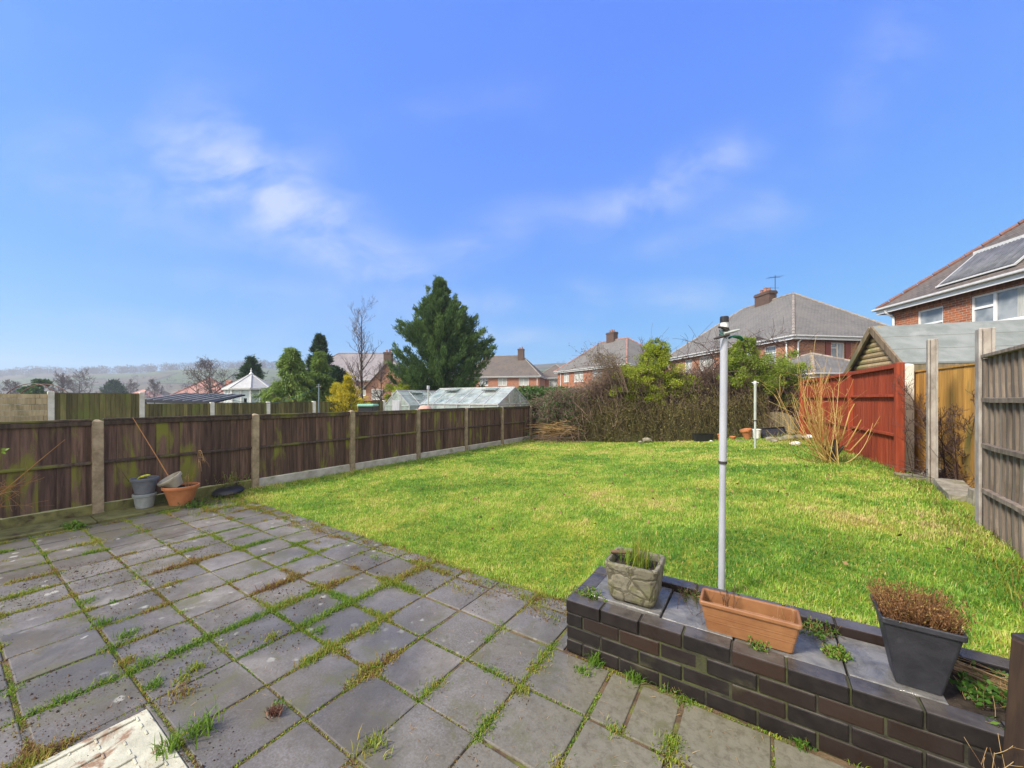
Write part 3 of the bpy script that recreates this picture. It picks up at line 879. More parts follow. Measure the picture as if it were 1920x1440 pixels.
# back wall, its coping a little higher than the paving
for c in range(1, 5):
    z = c*(H4+J) - .042
    course((XL+.1025+J, 2.648), (1,0), FX1-XL-.1025-J, z, H4, .104, .215 if c % 2 else .11)
mort.box((XL+.005, 2.186, 0), (FX1-.002, 2.275, 4*(H4+J)-J-.006)); mort.box((XL+.005, 2.276, 0), (XL+.097, 2.747, 4*(H4+J)-J-.006)); mort.box((XL+.104, 2.655, .02), (FX1-.002, 2.746, 5*(H4+J)-J-.048))
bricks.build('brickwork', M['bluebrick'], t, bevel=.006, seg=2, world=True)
mort.build('mortar', M['mortar'], t, world=True)
fl = MB(); xx = XL+.106
for ln in (.43, .36, .45, .40):
    fl.box((xx+.004, 2.287, .20), (min(xx+ln-.004, .63), 2.642, .322+random.gauss(0,.003)), Matrix.Rotation(random.gauss(0,.004), 4, 'X'))
    xx += ln
fl.build('paving', M['flag'], t, bevel=.004, world=True)
so_ = MB(); so_.box((.64, 2.284, .1), (FX1-.01, 2.646, .30)); so_.build('soil', M['soil'], t, world=True)
ZP = .322      # top of the planter paving
# ------------------------------------------------------------------ long fence on the downhill side
XF, Y0F, PIT = -7.62, 1.253, 1.93
def conc_post(mb, h, w=.125, d=.11, cap=.03, top='pyramid'):
    if top == 'pyramid':
        a, b = w/2, d/2; c = .018
        def rg(x, y, z): return [(-x,-y,z),(x,-y,z),(x,y,z),(-x,y,z)]
        mb.loft([rg(a,b,-.3), rg(a,b,h-cap), rg(a-c*.4,b-c*.4,h-cap+.006), rg(.012,.012,h)])
    return mb
fz = thing('board_fence', 'long dark brown mossy board fence with concrete posts along the lawn', 'fence', (XF, Y0F, 0))
def bay(root, X, ya, yb, hp, hb, bw, mp, mr, mg, face=1, lap=.014, gz0=0.0, mid=.52, jitter=.004, z0=0.0, lean=0.0):
    """one bay: gravel board, feather-edged boards, capping and mid rail. face=+1: rails on the +X side"""
    g = MB()
    g.box((X-.025, ya, gz0-.15), (X+.025, yb, gz0+hb)); og = g.build('gravel_board', mg, root, world=True, bevel=.005) if hb > 0 else None
    p = MB(); y = ya + .005; k = 0
    top = hp - .012
    while y < yb - .02:
        w = min(bw*random.uniform(.9,1.1), yb-.004-y)
        x0 = X - .009
        dx = random.gauss(0, .0018)
        zt, zb = top + random.gauss(0, .002), gz0 + max(hb, .02) + .012 + random.gauss(0, .003)
        th1, th0 = .016, .006      # thick edge to thin edge
        pts = []
        for z in (zb, zt):
            dxx = dx + random.gauss(0, .002)
            pts += [(X-.006+dxx, y, z), (X-.006+dxx+th1*face, y, z), (X-.006+dxx+th0*face, y+w+lap, z), (X-.006+dxx, y+w+lap, z)]
        p.add(pts, [(0,1,2,3)[::-1] if face > 0 else (0,1,2,3), (4,5,6,7), (0,1,5,4), (1,2,6,5), (2,3,7,6), (3,0,4,7)])
        y += w
    op = p.build('board_panel', mp, root, world=True)
    r = MB(); r.box((X-.024 if face>0 else X-.036, ya+.002, top-.004), (X+.036 if face>0 else X+.024, yb-.002, top+.022)); r.box((X+face*.012 if face>0 else X-.034, ya+.003, top-.066), (X+.034 if face>0 else X-.012, yb-.003, top-.008))
    c = r.build('capping_rail', mr, op, bevel=.003, world=False); fixworld(c, op, root)
    r = MB(); zm = gz0 + hb + (top-gz0-hb)*mid
    x0, x1 = (X+.012, X+.042) if face > 0 else (X-.042, X-.012)
    r.add([(x0,ya+.003,zm-.018),(x1,ya+.003,zm-.018),(x1,yb-.003,zm-.018),(x0,yb-.003,zm-.018),(x0,ya+.003,zm+.026),(x1,ya+.003,zm+.008),(x1,yb-.003,zm+.008),(x0,yb-.003,zm+.026)],
          [(3,2,1,0),(4,5,6,7),(0,1,5,4),(1,2,6,5),(2,3,7,6),(3,0,4,7)])
    c = r.build('mid_rail', mr, op, bevel=.003, world=False); fixworld(c, op, root)
    return op
def fixworld(o, parent, root):
    """sub-part meshes given in world coordinates: bring them under the thing's frame"""
    me = o.data
    n = len(me.vertices); v = np.zeros(n*3); me.vertices.foreach_get('co', v); v = v.reshape(-1,3) - np.array(root.location)
    a = -root.rotation_euler.z
    c, sn = math.cos(a), math.sin(a)
    v = np.stack([v[:,0]*c - v[:,1]*sn, v[:,0]*sn + v[:,1]*c, v[:,2]], 1)
    me.vertices.foreach_set('co', v.ravel()); me.update()
for n in range(-1, 6):
    ya = Y0F + n*PIT + .05; yb = ya + PIT - .10
    bay(fz, XF, ya, yb, 1.283 + random.gauss(0,.006), .13, .135 if n < 2 else .13, M['fence'], M['fence_rail'], M['mossboard'] if n < 1 else M['board_c'], mid=.50)
for n in range(-1, 7):
    mb = MB(); conc_post(mb, 1.31 + random.gauss(0,.008))
    o = mb.build('post', M['postc'], fz, bevel=.005); o.location = (0, n*PIT, 0); o.rotation_euler = (random.gauss(0,.004), random.gauss(0,.006), 0)
# weathered short bay that closes the corner
bay(fz, XF+.02, Y0F+6*PIT+.05, Y0F+6*PIT+.62, 1.26, .1, .13, M['fence'], M['fence_rail'], M['board_c'])

# ------------------------------------------------------------------ low overgrown fence at the far end
A = Vector((-7.3, float(yback(-7.3)), 0)); B = Vector((.75, float(yback(.75)), 0))
dirb = (B-A).normalized(); LB = (B-A).length; angb = math.atan2(dirb.y, dirb.x)
M['oldpale'] = woodmat('old_mossy_pales', (.055,.045,.022), (.15,.13,.055), (.115,.125,.028), (.46,.62), var=.6, mstretch=(2,2,1.2))
lf = thing('pale_fence', 'low rotting fence of thin mossy pales under the overgrown hedge', 'fence', A, angb)
s = .9; k = 0
while s < LB - .95:
    p = MB(); e = min(s+1.8, LB-.95); q = s
    while q < e:
        w = random.uniform(.035, .055)
        zg = float(lawn_z(A.x+dirb.x*q, A.y+dirb.y*q))
        p.box((q, random.gauss(0,.008), zg-.1), (q+w-.006, .02, zg + .98 + random.gauss(0,.05)), Matrix.Rotation(random.gauss(0,.01), 4, 'Y') if False else None)
        q += w
    p.build('pale_panel', M['oldpale'], lf)
    p = MB(); zg = float(lawn_z(A.x+dirb.x*s, A.y+dirb.y*s)); p.box((s-.04, -.03, zg-.2), (s+.04, .06, zg+1.08)); p.build('post', M['oldpale'], lf, bevel=.006)
    s += 1.85
# arched pale panel next to the red fence
t = thing('arched_panel', 'weathered arch-topped wooden panel leaning beside the red fence', 'fence panel', (B.x-.45, B.y-.10, .36), angb)
p = MB(); n = 15
for i in range(n):
    u = (i+.5)/n*2-1
    p.box((-.5+i/n, random.gauss(0,.004), -.05), (-.5+(i+1)/n-.006, .018, .50+.30*math.sqrt(max(0,1-u*u*.9))))
M['oldgrey'] = woodmat('bleached_pales', (.13,.11,.06), (.30,.26,.17), (.13,.14,.05), (.54,.72), var=.4)
p.build('pales', M['oldgrey'], t)
p = MB(); p.box((-.5,-.035,.12),(.5,-.002,.17)); p.build('rail', M['oldgrey'], t)

# ------------------------------------------------------------------ red fence on the uphill side
RA = Vector((1.77, 8.22, 0)); RB = Vector((.98, 14.95, 0))
dr = (RB-RA).normalized(); angr = math.atan2(dr.y, dr.x) - math.pi/2
rf = thing('red_fence', 'red brown stained closeboard fence on the uphill side of the lawn', 'fence', RA, angr)
ztop = 2.13; LR = (RB-RA).length; step = LR/3.08
Y = 0.0; k = 0
while Y < LR - .1:
    ye = min(Y + step, LR)
    p = MB(); q = Y + .045; zb = float(lawn_z(1.3, 9.0)) - .05
    while q < ye - .045:
        w = min(.118, ye - .045 - q)
        dx = random.gauss(0,.001)
        p.add([(0+dx,q,zb),(-.012+dx,q,zb),(-.007+dx,q+w+.01,zb),(dx,q+w+.01,zb),(0+dx,q,ztop-.04),(-.012+dx,q,ztop-.04),(-.007+dx,q+w+.01,ztop-.04),(dx,q+w+.01,ztop-.04)],
              [(0,1,2,3),(7,6,5,4),(0,4,5,1),(1,5,6,2),(2,6,7,3),(3,7,4,0)])
        q += w
    p.build('board_panel', M['redwood'], rf)
    for zz, hh, dd in ((ztop-.075, .07, .045), (1.60, .045, .04), (.98, .045, .04)):
        p = MB(); p.box((-.02-dd, Y+.05, zz), (-.019, ye-.05, zz+hh)); p.build('rail', M['redwood'], rf, bevel=.003)
    p = MB(); p.box((-.04, Y+.045, ztop-.042), (.02, ye-.045, ztop-.018)); p.build('capping', M['redwood'], rf, bevel=.003)
    Y += step
for i in range(4):
    p = MB(); yy = i*step; p.box((-.085, yy-.045, 0), (.015, yy+.045, ztop+.0)); p.build('post', M['redwood'], rf, bevel=.005)

# ------------------------------------------------------------------ grey fence, loose posts and golden fence beyond the gap
def slot_post(name, mat, x, y, z, h, w, d, rotz, label, parent=None, fixing=True):
    """H-section concrete post"""
    t = thing(name, label, 'fence post', (x, y, z), rotz)
    mb = MB(); a, b, s, dp = w/2, d/2, .028, .03
    prof = [(-a,-b),(a,-b),(a,-s),(a-dp,-s),(a-dp,s),(a,s),(a,b),(-a,b),(-a,s),(-a+dp,s),(-a+dp,-s),(-a,-s)]
    rings = []
    for q in (-.3, 0, h*.33, h*.66, h-.012, h):
        e = .94 if q == h else 1.0
        rings.append([(px*e + random.gauss(0,.0008), py*e + random.gauss(0,.0008), q) for px, py in prof])
    mb.loft(rings); mb.build('shaft', mat, t, bevel=.006, seg=2)
    return t
zA, zB, zC = .42, .42, .42
gA, gB, gC = (1.67, 5.26), (1.87, 7.36), (1.96, 8.85)
angg = math.atan2(gA[1]-3.4, gA[0]-(1.65-.075*1.86)) - math.pi/2
pA = slot_post('concrete_post', M['postg'], gA[0], gA[1], zA-.02, 1.81, .115, .10, angg + math.pi/2, 'tall lichen-streaked concrete post that ends the grey fence', None)
pB = slot_post('concrete_post', M['postg'], gB[0], gB[1], zB-.05, 2.0, .11, .095, angg + math.pi/2, 'lone rough concrete post standing free in the fence gap')
mb = MB(); conc_post(mb, 1.73, .14, .12, .02)
tC = thing('concrete_post', 'pale smooth concrete post between the red fence and the golden boards', 'fence post', (gC[0], gC[1], .42), angr)
mb.build('shaft', M['postw'], tC, bevel=.008)
# wire round the free post
# grey wavy-edged fence
gf = thing('grey_fence', 'weathered grey fence of warped narrow boards with horizontal rails', 'fence', (gA[0]-.004, gA[1]-.06, .42), angg)
p = MB(); y = -1.86; k = 0
while y < -.02:
    w = random.uniform(.058, .078); w = min(w, -.02-y+.002)
    n = 14; ph = 1.0; vs = []; fs = []
    for i in range(n+1):
        z = -.10 + i/n*1.615
        wob = .015*math.sin(z*5.2 + 1.0 + y*.5) + .007*math.sin(z*11 + y*2)
        th = .026
        bk = .020 if k % 2 else 0.0
        ex = .012 if k % 2 else -.002
        vs += [(-.014+bk, y-ex+wob, z), (.004+bk, y-ex+wob, z), (.004+bk, y+w+ex+wob, z), (-.012+bk, y+w+ex+wob, z)]
    for i in range(n):
        for j in range(4):
            j2 = (j+1) % 4
            fs.append((i*4+j, i*4+j2, i*4+4+j2, i*4+4+j))
    fs += [(3,2,1,0), (n*4, n*4+1, n*4+2, n*4+3)]
    p.add(vs, fs, r=random.random()*(.55 if k % 2 else 1.0)); y += w; k += 1
p.build('board_panel', M['greywood'], gf)
for zz in (.315, .715, 1.12):
    p = MB(); n = 8; vs=[]; fs=[]
    for i in range(n+1):
        yy = -1.85 + 1.83*i/n; dz = random.gauss(0,.003)
        vs += [(-.042, yy, zz+dz), (-.009, yy, zz+dz), (-.009, yy, zz+.042+dz), (-.042, yy, zz+.036+dz)]
    for i in range(n):
        for j in range(4):
            j2 = (j+1) % 4
            fs.append((i*4+j, i*4+4+j, i*4+4+j2, i*4+j2))
    fs += [(0,1,2,3), (n*4+3,n*4+2,n*4+1,n*4)]
    p.add(vs, fs); p.build('rail', M['greywood'], gf)
p = MB(); p.box((-.045, -1.86, 1.515), (.03, -.01, 1.545)); p.build('capping', M['greywood'], gf, bevel=.003)
p = MB(); p.box((-.03, -.055, -.1), (.02, -.005, 1.51)); p.build('end_stile', M['greywood'], gf, bevel=.003)
p = MB(); p.box((-.02, -1.9, -.3), (.03, 0, -.09)); p.build('gravel_board', M['mossboard'], gf, bevel=.003)
slot_post('concrete_post', M['postg'], gA[0]-.075*1.95, gA[1]-1.98, .40, 1.79, .115, .10, angg+math.pi/2, 'concrete post at the near end of the grey fence')
# golden boards of the next garden
YA = Vector((2.05, 9.06, .42)); YB = Vector((2.62, 4.6, .42)); dy = (YB-YA).normalized(); angy = math.atan2(dy.y, dy.x)
yf = thing('golden_fence', 'golden brown board fence behind the gap, mossy near the ground', 'fence', YA, angy)
p = MB(); q = .02; LY = (YB-YA).length
while q < LY:
    w = .145; dx = random.gauss(0,.002)
    p.box((q, -.012+dx, 0), (q+w-.004, .010+dx, 1.58+random.gauss(0,.002))); q += w
p.build('board_panel', M['yellowwood'], yf)
p = MB(); p.box((0, -.03, 1.586), (LY, .03, 1.61)); p.build('capping', M['yellowwood'], yf)
p = MB(); p.box((0, -.035, -.1), (LY, .035, -.002)); p.build('gravel_board', M['postw'], yf)

# broken concrete lengths on the ground in the gap
M['block'] = mottled('broken_concrete', (.17,.15,.11), (.30,.27,.21), 10, .95, .7, .3, stain=(.12,.12,.05), sscale=4, sthr=(.5,.7))
def block(px, py, z, size, rz, label, tilt=(0,0)):
    c = ong(px, py, z)
    mb = MB(); x, y, h = [q/2 for q in size]
    rings = []
    for zz in (-h, -h*.2, h):
        rings.append([(sx*x+random.gauss(0,.008), sy*y+random.gauss(0,.008), zz+random.gauss(0,.005)) for sx, sy in ((-1,-1),(0,-1),(1,-1),(1,0),(1,1),(0,1),(-1,1),(-1,0))])
    mb.loft(rings)
    o = mb.build('concrete_block', M['block'], None, bevel=.008, seg=2)
    o.location = (c.x, c.y, c.z + h*.55); o.rotation_euler = (tilt[0], tilt[1], rz)
    tag(o, label, 'concrete block', 'broken concrete lengths in the fence gap'); return o
block(1793, 932, .42, (.24, .72, .16), R(-5), 'long broken concrete length lying between the free post and the grey fence', (R(5),0))
block(1722, 899, .42, (.42, .26, .08), R(12), 'flat concrete slab at the foot of the pale post')
block(1780, 897, .42, (.3, .12, .18), R(20), 'short upright concrete stub just behind the long broken length')
block(1833, 950, .42, (.1, .14, .24), R(0), 'small concrete stub against the foot of the tall end post')

# ------------------------------------------------------------------ washing line poles
M['galv'] = mottled('grey_painted_steel', (.30,.31,.34), (.40,.41,.45), 7, .42, .1, .1, spec=.5, stain=(.22,.20,.19), sscale=9, sthr=(.62,.8), stretch=(1,1,.3))
M['galv2'] = mottled('pale_green_steel', (.30,.34,.30), (.42,.45,.41), 7, .5, .1, .1, stain=(.30,.24,.16), sscale=6, sthr=(.6,.8))
M['black'] = plain('black_plastic', (.018,.018,.022), .45)
M['darkm'] = plain('dark_metal', (.07,.06,.055), .5, metal=.6)
M['white'] = plain('white_plastic', (.74,.74,.72), .4)
M['line'] = plain('green_line', (.04,.13,.10), .5)
pb = Vector((-.235, 2.835, .28))
t = thing('washing_line_pole', 'tall grey steel washing line pole rising behind the planter', 'pole', pb)
lean = Vector((.020*CS, .020*SN, 0)) / 1.83
def lp(z, dx=0, dy=0): return Vector((lean.x*z+dx, lean.y*z+dy, z))
mb = MB(); mb.tube([lp(-.3), lp(.88)], .0195, 16); mb.build('lower_shaft', M['galv'], t, smooth=False)
mb = MB(); mb.tube([lp(.875), lp(1.745)], .0225, 16); mb.build('upper_shaft', M['galv'], t)
mb = MB(); mb.tube([lp(.868), lp(.885)], .0258, 16); mb.build('collar', M['darkm'], t)
mb = MB(); mb.tube([lp(1.74), lp(1.79)], .0225, 16); mb.build('neck', M['white'], t)
mb = MB(); mb.tube([lp(1.788), lp(1.822), lp(1.827)], [.026,.026,.023], 16); mb.build('cap', M['black'], t)
rr = Vector((CS, SN, 0))
def cleat(z, a, ln, mat):
    mb = MB(); c = lp(z); d = (rr*math.cos(a) + Vector((0,0,1))*math.sin(a)).normalized(); off = Vector((SN,-CS,0))*.03
    mb.tube([c+off-d*ln*.2, c+off+d*ln*.55, c+off+d*ln], [.008,.009,.006], 8); mb.build('cleat', M[mat], t)
cleat(1.745, R(172), .055, 'darkm'); cleat(1.70, R(196), .085, 'darkm'); cleat(1.715, R(14), .085, 'galv2'); cleat(1.73, R(150), .03, 'darkm')
mb = MB()
for k in range(5):
    z = 1.70 + k*.011
    mb.tube([lp(z) + Vector((math.cos(q)*.029, math.sin(q)*.029, .005*math.sin(q*2+k))) for q in np.linspace(0, 6.2, 15)], .0028, 5)
mb.tube([lp(1.69, .01,-.03), lp(1.66)+rr*.03, lp(1.635)+rr*.065], .0022, 5)
mb.build('rope', M['line'], t)
# green prop head hanging on the line
g = pb + lp(1.665) + rr*.10
tg = thing('green_line_cap', 'green plastic scoop hanging from the rope at the pole top', 'line cap', g, TH)
mb = MB(); rings = []
for i in range(9):
    a = -1.2 + i/8*1.75
    c = Vector((-.01+.045*math.sin(a), 0, .045*math.cos(a)-.03)); wv = .026*math.sin(math.pi*(i+.6)/9.2)
    n_ = Vector((math.sin(a), 0, math.cos(a)))
    rings.append([c+Vector((0,-wv,0)), c+Vector((0,-wv*.5,0))+n_*.008, c+Vector((0,wv*.5,0))+n_*.008, c+Vector((0,wv,0)), c+Vector((0,wv*.5,0))+n_*.004, c+Vector((0,-wv*.5,0))+n_*.004])
mb.loft(rings, M=Matrix.Scale(1.35,4) @ Matrix.Rotation(R(25), 4, 'Y'))
M['greenp'] = plain('green_plastic', (.015,.20,.12), .35, .5)
mb.build('scoop', M['greenp'], tg, smooth=True)
mb = MB(); mb.tube([(.028,0,.016),(.045,0,.0),(.07,0,-.045),(.075,0,-.06)], .0028, 6); mb.build('hook', M['darkm'], tg)

# far pole
c = ong(1416, 845, .30); c.z = float(lawn_z(c.x, c.y))
hp = 1.57 + (748-715)/F*(F*1.27/97) - c.z
t = thing('washing_line_pole', 'thinner pale green line pole standing far up the lawn', 'pole', c)
mb = MB(); mb.tube([(0,0,-.2),(0,0,hp*.41)], .024, 12); mb.build('lower_shaft', M['galv2'], t)
mb = MB(); mb.tube([(0,0,hp*.41),(0,0,hp-.03)], .030, 12); mb.build('upper_shaft', M['galv2'], t)
mb = MB(); mb.tube([(0,0,hp*.405),(0,0,hp*.42)], .034, 12); mb.build('collar', M['darkm'], t)
mb = MB(); mb.tube([(0,0,hp-.05),(0,0,hp+.01)], .032, 12); mb.tube([(-.08*CS,-.08*SN,hp-.03),(.08*CS,.08*SN,hp-.03)], .011, 8); mb.tube([(-.05*CS,-.05*SN,hp-.06),(.05*CS,.05*SN,hp-.09)], .009, 8); mb.build('cleat', M['white'], t)

# ------------------------------------------------------------------ pots on the planter
def rrect(hw, hd, rad, z, n=4):
    pts = []
    for cx, cy, a0 in ((hw-rad, hd-rad, 0), (-hw+rad, hd-rad, 90), (-hw+rad, -hd+rad, 180), (hw-rad, -hd+rad, 270)):
        for k in range(n):
            a = R(a0 + 90*k/(n-1)); pts.append((cx+rad*math.cos(a), cy+rad*math.sin(a), z))
    return pts
def tuft(name, c, n, rad, hmin, hmax, mat, parent, lean=.4, w=(.0025,.005), tone=None, rect=None):
    if rect: bx = c[0]+rng.uniform(-rect[0],rect[0],n); by = c[1]+rng.uniform(-rect[1],rect[1],n)
    else: bx = c[0]+rng.normal(0,rad,n); by = c[1]+rng.normal(0,rad,n)
    v, f = blades(np.stack([bx,by,np.full(n,c[2])],1), rng.uniform(hmin,hmax,n), rng.uniform(w[0],w[1],n), np.abs(rng.normal(lean,lean*.6,n)))
    t_ = rng.random(n) if tone is None else np.clip(tone + rng.normal(0,.16,n),0,1)
    return fast(name, v, f, np.repeat(t_,3), mat, parent)

def stonemat():
    m, nt, b = mk('crazy_paved_stone')
    v = coords(nt, 'Object')
    wv = N(nt,'ShaderNodeVectorMath',{0: N(nt,'ShaderNodeTexNoise',{'Vector':v,'Scale':14.0}).outputs[1]}, operation='SCALE'); wv.inputs['Scale'].default_value = .045
    vv = N(nt,'ShaderNodeVectorMath',{0: v, 1: wv.outputs[0]}, operation='ADD').outputs[0]
    vo = N(nt,'ShaderNodeTexVoronoi',{'Vector': vv,'Scale': 9.5,'Randomness': 1.0}, feature='DISTANCE_TO_EDGE')
    cellc = N(nt,'ShaderNodeTexVoronoi',{'Vector': vv,'Scale': 9.5,'Randomness': 1.0}, feature='F1')
    ch = N(nt,'ShaderNodeSeparateColor',{0: cellc.outputs['Color']}).outputs[0]
    n = noise(nt, v, 24, 6, .7)
    col = mixc(nt, ch, (.13,.118,.082), (.22,.20,.145))
    col = mixc(nt, remap(nt, n, .45, .7, 0, .8), col, (.06,.05,.035))
    col = mixc(nt, remap(nt, noise(nt, v, 7, 5, .6), .5, .68, 0, .8), col, (.13,.135,.045))
    gap = remap(nt, vo.outputs['Distance'], .035, .10)
    gap2 = remap(nt, vo.outputs['Distance'], .015, .045, .75, 0)
    col = mixc(nt, gap2, col, (.06,.05,.03))
    setp(nt, b, col, .85, .25)
    bump(nt, b, math_(nt,'ADD', math_(nt,'MULTIPLY',gap,.6), math_(nt,'MULTIPLY',n,.6)), .8, .009)
    return m
M['crazy'] = stonemat()
t = thing('stone_trough', 'square crazy-paved concrete trough of wispy grass on the planter end', 'stone planter', (-.672, 2.415, ZP+.010), R(2))
mb = MB()
def rg(h, z, rad=.03, jit=0.0): return [(x+random.gauss(0,jit), y+random.gauss(0,jit), zz) for x, y, zz in rrect(h, h*.93, rad, z, 4)]
feet = MB()
for sx in (-1,1):
    for sy in (-1,1):
        feet.loft([[(sx*.07+x, sy*.065+y, 0) for x,y,_ in rrect(.035,.032,.01,0)], [(sx*.075+x, sy*.07+y, .045) for x,y,_ in rrect(.05,.045,.012,0)]])
mb.loft([rg(.126,.022,.03), rg(.134,.04,.03), rg(.142,.10,.03,.002), rg(.148,.16,.032,.002), rg(.153,.20,.034,.002), rg(.156,.212,.035), rg(.158,.236,.035), rg(.154,.247,.034), rg(.136,.247,.03), rg(.130,.235,.03), rg(.124,.19,.03)], caps=(True, True))
mb.build('body', M['crazy'], t, smooth=False, bevel=.004, seg=2)
feet.build('foot', M['crazy'], t, bevel=.004)
M['peat'] = M['soil']
mb = MB(); mb.loft([rg(.1255,.193,.03), rg(.126,.205,.03)]); mb.build('soil', M['peat'], t)
L0 = np.array(t.location)
tuft('grass', L0+[.0,.01,.2], 220, .045, .06, .20, M['weed'], t, .45, tone=.42, w=(.002,.004))
tuft('tall_grass', L0+[.035,-.02,.2], 46, .028, .16, .29, M['weed'], t, .16, tone=.58, w=(.0025,.0045))
mb = MB(); mb.tube([L0+[-.15,-.02,.262], L0+[-.06,.03,.258], L0+[-.03,.06,.25]], [.011,.013,.01], 8); mb.build('dead_stick', plain('dead_wood', (.14,.085,.05), .8), t, world=True)

# terracotta window box
M['terra'] = mottled('terracotta_plastic', (.215,.092,.036), (.285,.132,.054), 7, .5, .08, .1, spec=.4, stain=(.33,.21,.12), sscale=4, sthr=(.52,.75))
t = thing('window_box', 'long terracotta plastic trough lying across the middle of the planter', 'trough', (-.073, 2.365, ZP), R(1.5))
mb = MB()
def rb(hw, hd, z, rad=.016): return rrect(hw, hd, rad, z, 4)
mb.loft([rb(.186,.052,0), rb(.190,.056,.004), rb(.199,.063,.055), rb(.2015,.0655,.058), rb(.2015,.0655,.066), rb(.203,.067,.068), rb(.205,.069,.088), rb(.2075,.0715,.091), rb(.2075,.0715,.099), rb(.209,.073,.101), rb(.213,.0765,.140),
         rb(.222,.085,.142), rb(.224,.087,.148), rb(.224,.087,.160), rb(.221,.084,.165), rb(.212,.0755,.165), rb(.209,.0725,.158), rb(.203,.067,.10), rb(.2005,.0645,.098), rb(.2005,.0645,.09), rb(.192,.058,.025)])
mb.build('body', M['terra'], t, smooth=False, bevel=.0015)
mb = MB(); mb.loft([rb(.1925,.0585,.022), rb(.193,.059,.030)]); mb.build('soil', M['peat'], t)
L0 = np.array(t.location)
lst = branching(L0+[-.10,.0,.05], .15, 2, (5,3), .35, .003, seed=3, up=.8)
for q in range(3): lst += branching(L0+[-.10+.01*q,.008*(q-1),.05], .13+.02*q, 2, (4,3), .3, .0025, seed=4+q, up=.8, trunk_lean=(.12*(q-1),.1*(q-1)))
M['twig'] = leafmat('brown_twigs', ((0,(.035,.020,.012)),(.6,(.085,.05,.03)),(1,(.16,.10,.06))), trans=0, rough=.8)
v, f, r = tubes_all(lst, (4,3,3), .0008); fast('dead_twigs', v, f, r, M['twig'], t)
lst = []
for q in range(4): lst += branching(L0+[.10+.03*q,.02*(q%2),.05], .09+.03*q, 1, (4,), .3, .0016, seed=14+q)
v, f, r = tubes_all(lst, (4,3,3), .0007); fast('dry_stems', v, f, r, M['straw'], t)
tuft('grass', L0+[.0,.0,.045], 60, .05, .03, .09, M['weed'], t, .6, tone=.45, rect=(.17,.03))

# black square pot with dry heather
t = thing('square_pot', 'tall black tapered square pot of brown dried heather', 'plant pot', (.555, 2.40, ZP), R(-2))
M['blackpot'] = mottled('black_pot_plastic', (.020,.020,.025), (.034,.034,.041), 11, .48, .25, .1, spec=.45, stain=(.055,.055,.06), sscale=9, sthr=(.58,.8))
mb = MB()
def rs(h, z, rad=.012): return rrect(h, h, rad, z, 4)
mb.loft([rs(.066,0,.01), rs(.071,.004,.01), rs(.118,.268,.012), rs(.119,.272,.012), rs(.127,.274,.013), rs(.129,.279,.014), rs(.129,.296,.014), rs(.127,.300,.013), rs(.121,.300,.012), rs(.118,.295,.012), rs(.112,.252,.012)])
mb.build('body', M['blackpot'], t, bevel=.0012)
mb = MB(); mb.loft([rs(.1118,.25,.012), rs(.1125,.262,.012)]); mb.build('soil', M['peat'], t)
L0 = np.array(t.location)
M['heather'] = leafmat('dried_heather', ((0,(.075,.034,.016)),(.5,(.20,.095,.038)),(.85,(.32,.165,.065)),(1,(.30,.24,.07))), trans=.12, rough=.8)
n = 420
b0 = L0 + np.stack([rng.uniform(-.095,.095,n), rng.uniform(-.095,.095,n), np.full(n,.258)],1)
tl = rng.uniform(.05,.13,n); dv = np.stack([(b0[:,0]-L0[0])*.55, (b0[:,1]-L0[1])*.55, np.full(n,.0)],1)+rng.normal(0,.014,(n,3))
P = bez(b0, b0+dv*.35+np.array([[0,0,1]])*tl[:,None]*.6, b0+dv*.8+np.array([[0,0,1]])*tl[:,None], 4)
v1,f1,per = tubes(P, np.linspace(.0016,.0008,4)[None]*np.ones((n,1)), 3)
pts = P[:,1:].reshape(-1,3); pts = np.repeat(pts,4,0)+rng.normal(0,.004,(len(pts)*4,3))
v2,f2 = leaves(pts, np.array([[0,0,1.]])+rng.normal(0,.7,(len(pts),3)), rng.uniform(.008,.022,len(pts)), .0035)
v,f,r = cat([(v1,f1,np.repeat(rng.random(n),per)),(v2,f2,rng.random(len(f2)))]); fast('heather', v, f, r, M['heather'], t)

# weeds that grow on the planter
def weed(name, label, c, nst, rad, h, tone, mat='green', leaf=.02, cat_='weed', group=None):
    t = thing(name, label, cat_, c, 0, group)
    c = np.array(c)
    n = nst
    b0 = c + np.stack([rng.normal(0,rad,n), rng.normal(0,rad*.7,n), np.zeros(n)],1)
    e = b0 + np.stack([rng.normal(0,rad*.6,n), rng.normal(0,rad*.6,n), rng.uniform(.4,1,n)*h],1)
    P = bez(b0, (b0+e)/2+rng.normal(0,rad*.15,(n,3)), e, 4)
    v1,f1,per = tubes(P, np.full((n,4),.0011), 3)
    k = 6
    tt = rng.random((n,k)); pts = (b0[:,None]*(1-tt[...,None])+e[:,None]*tt[...,None]).reshape(-1,3)
    v2,f2 = leaves(pts, rng.normal(size=(n*k,3))+[0,0,.5], rng.uniform(.5,1.1,n*k)*leaf, leaf*.55)
    fast('stems', v1, f1, np.repeat(rng.random(n),per), M['straw'], t)
    fast('leaves', v2, f2, np.clip(tone+rng.normal(0,.2,len(f2)),0,1), M[mat], t)
    return t
weed('green_weed', 'small bright green weed on the coping in front of the stone trough', (-.93,2.30,ZP), 40, .035, .04, .7)
weed('green_weed', 'leafy weed squeezed in behind the stone trough by the back coping', (-.36,2.60,ZP), 50, .06, .06, .35, leaf=.016)
weed('green_weed', 'low weed at the front foot of the terracotta trough', (-.03,2.265,ZP), 16, .02, .05, .5)
weed('green_weed', 'trailing leafy weed between the terracotta trough and the back coping', (.24,2.60,ZP), 60, .05, .06, .35, leaf=.018)
weed('green_weed', 'upright strip of weed in the paving crack between trough and black pot', (.29,2.42,ZP), 80, .02, .045, .75)
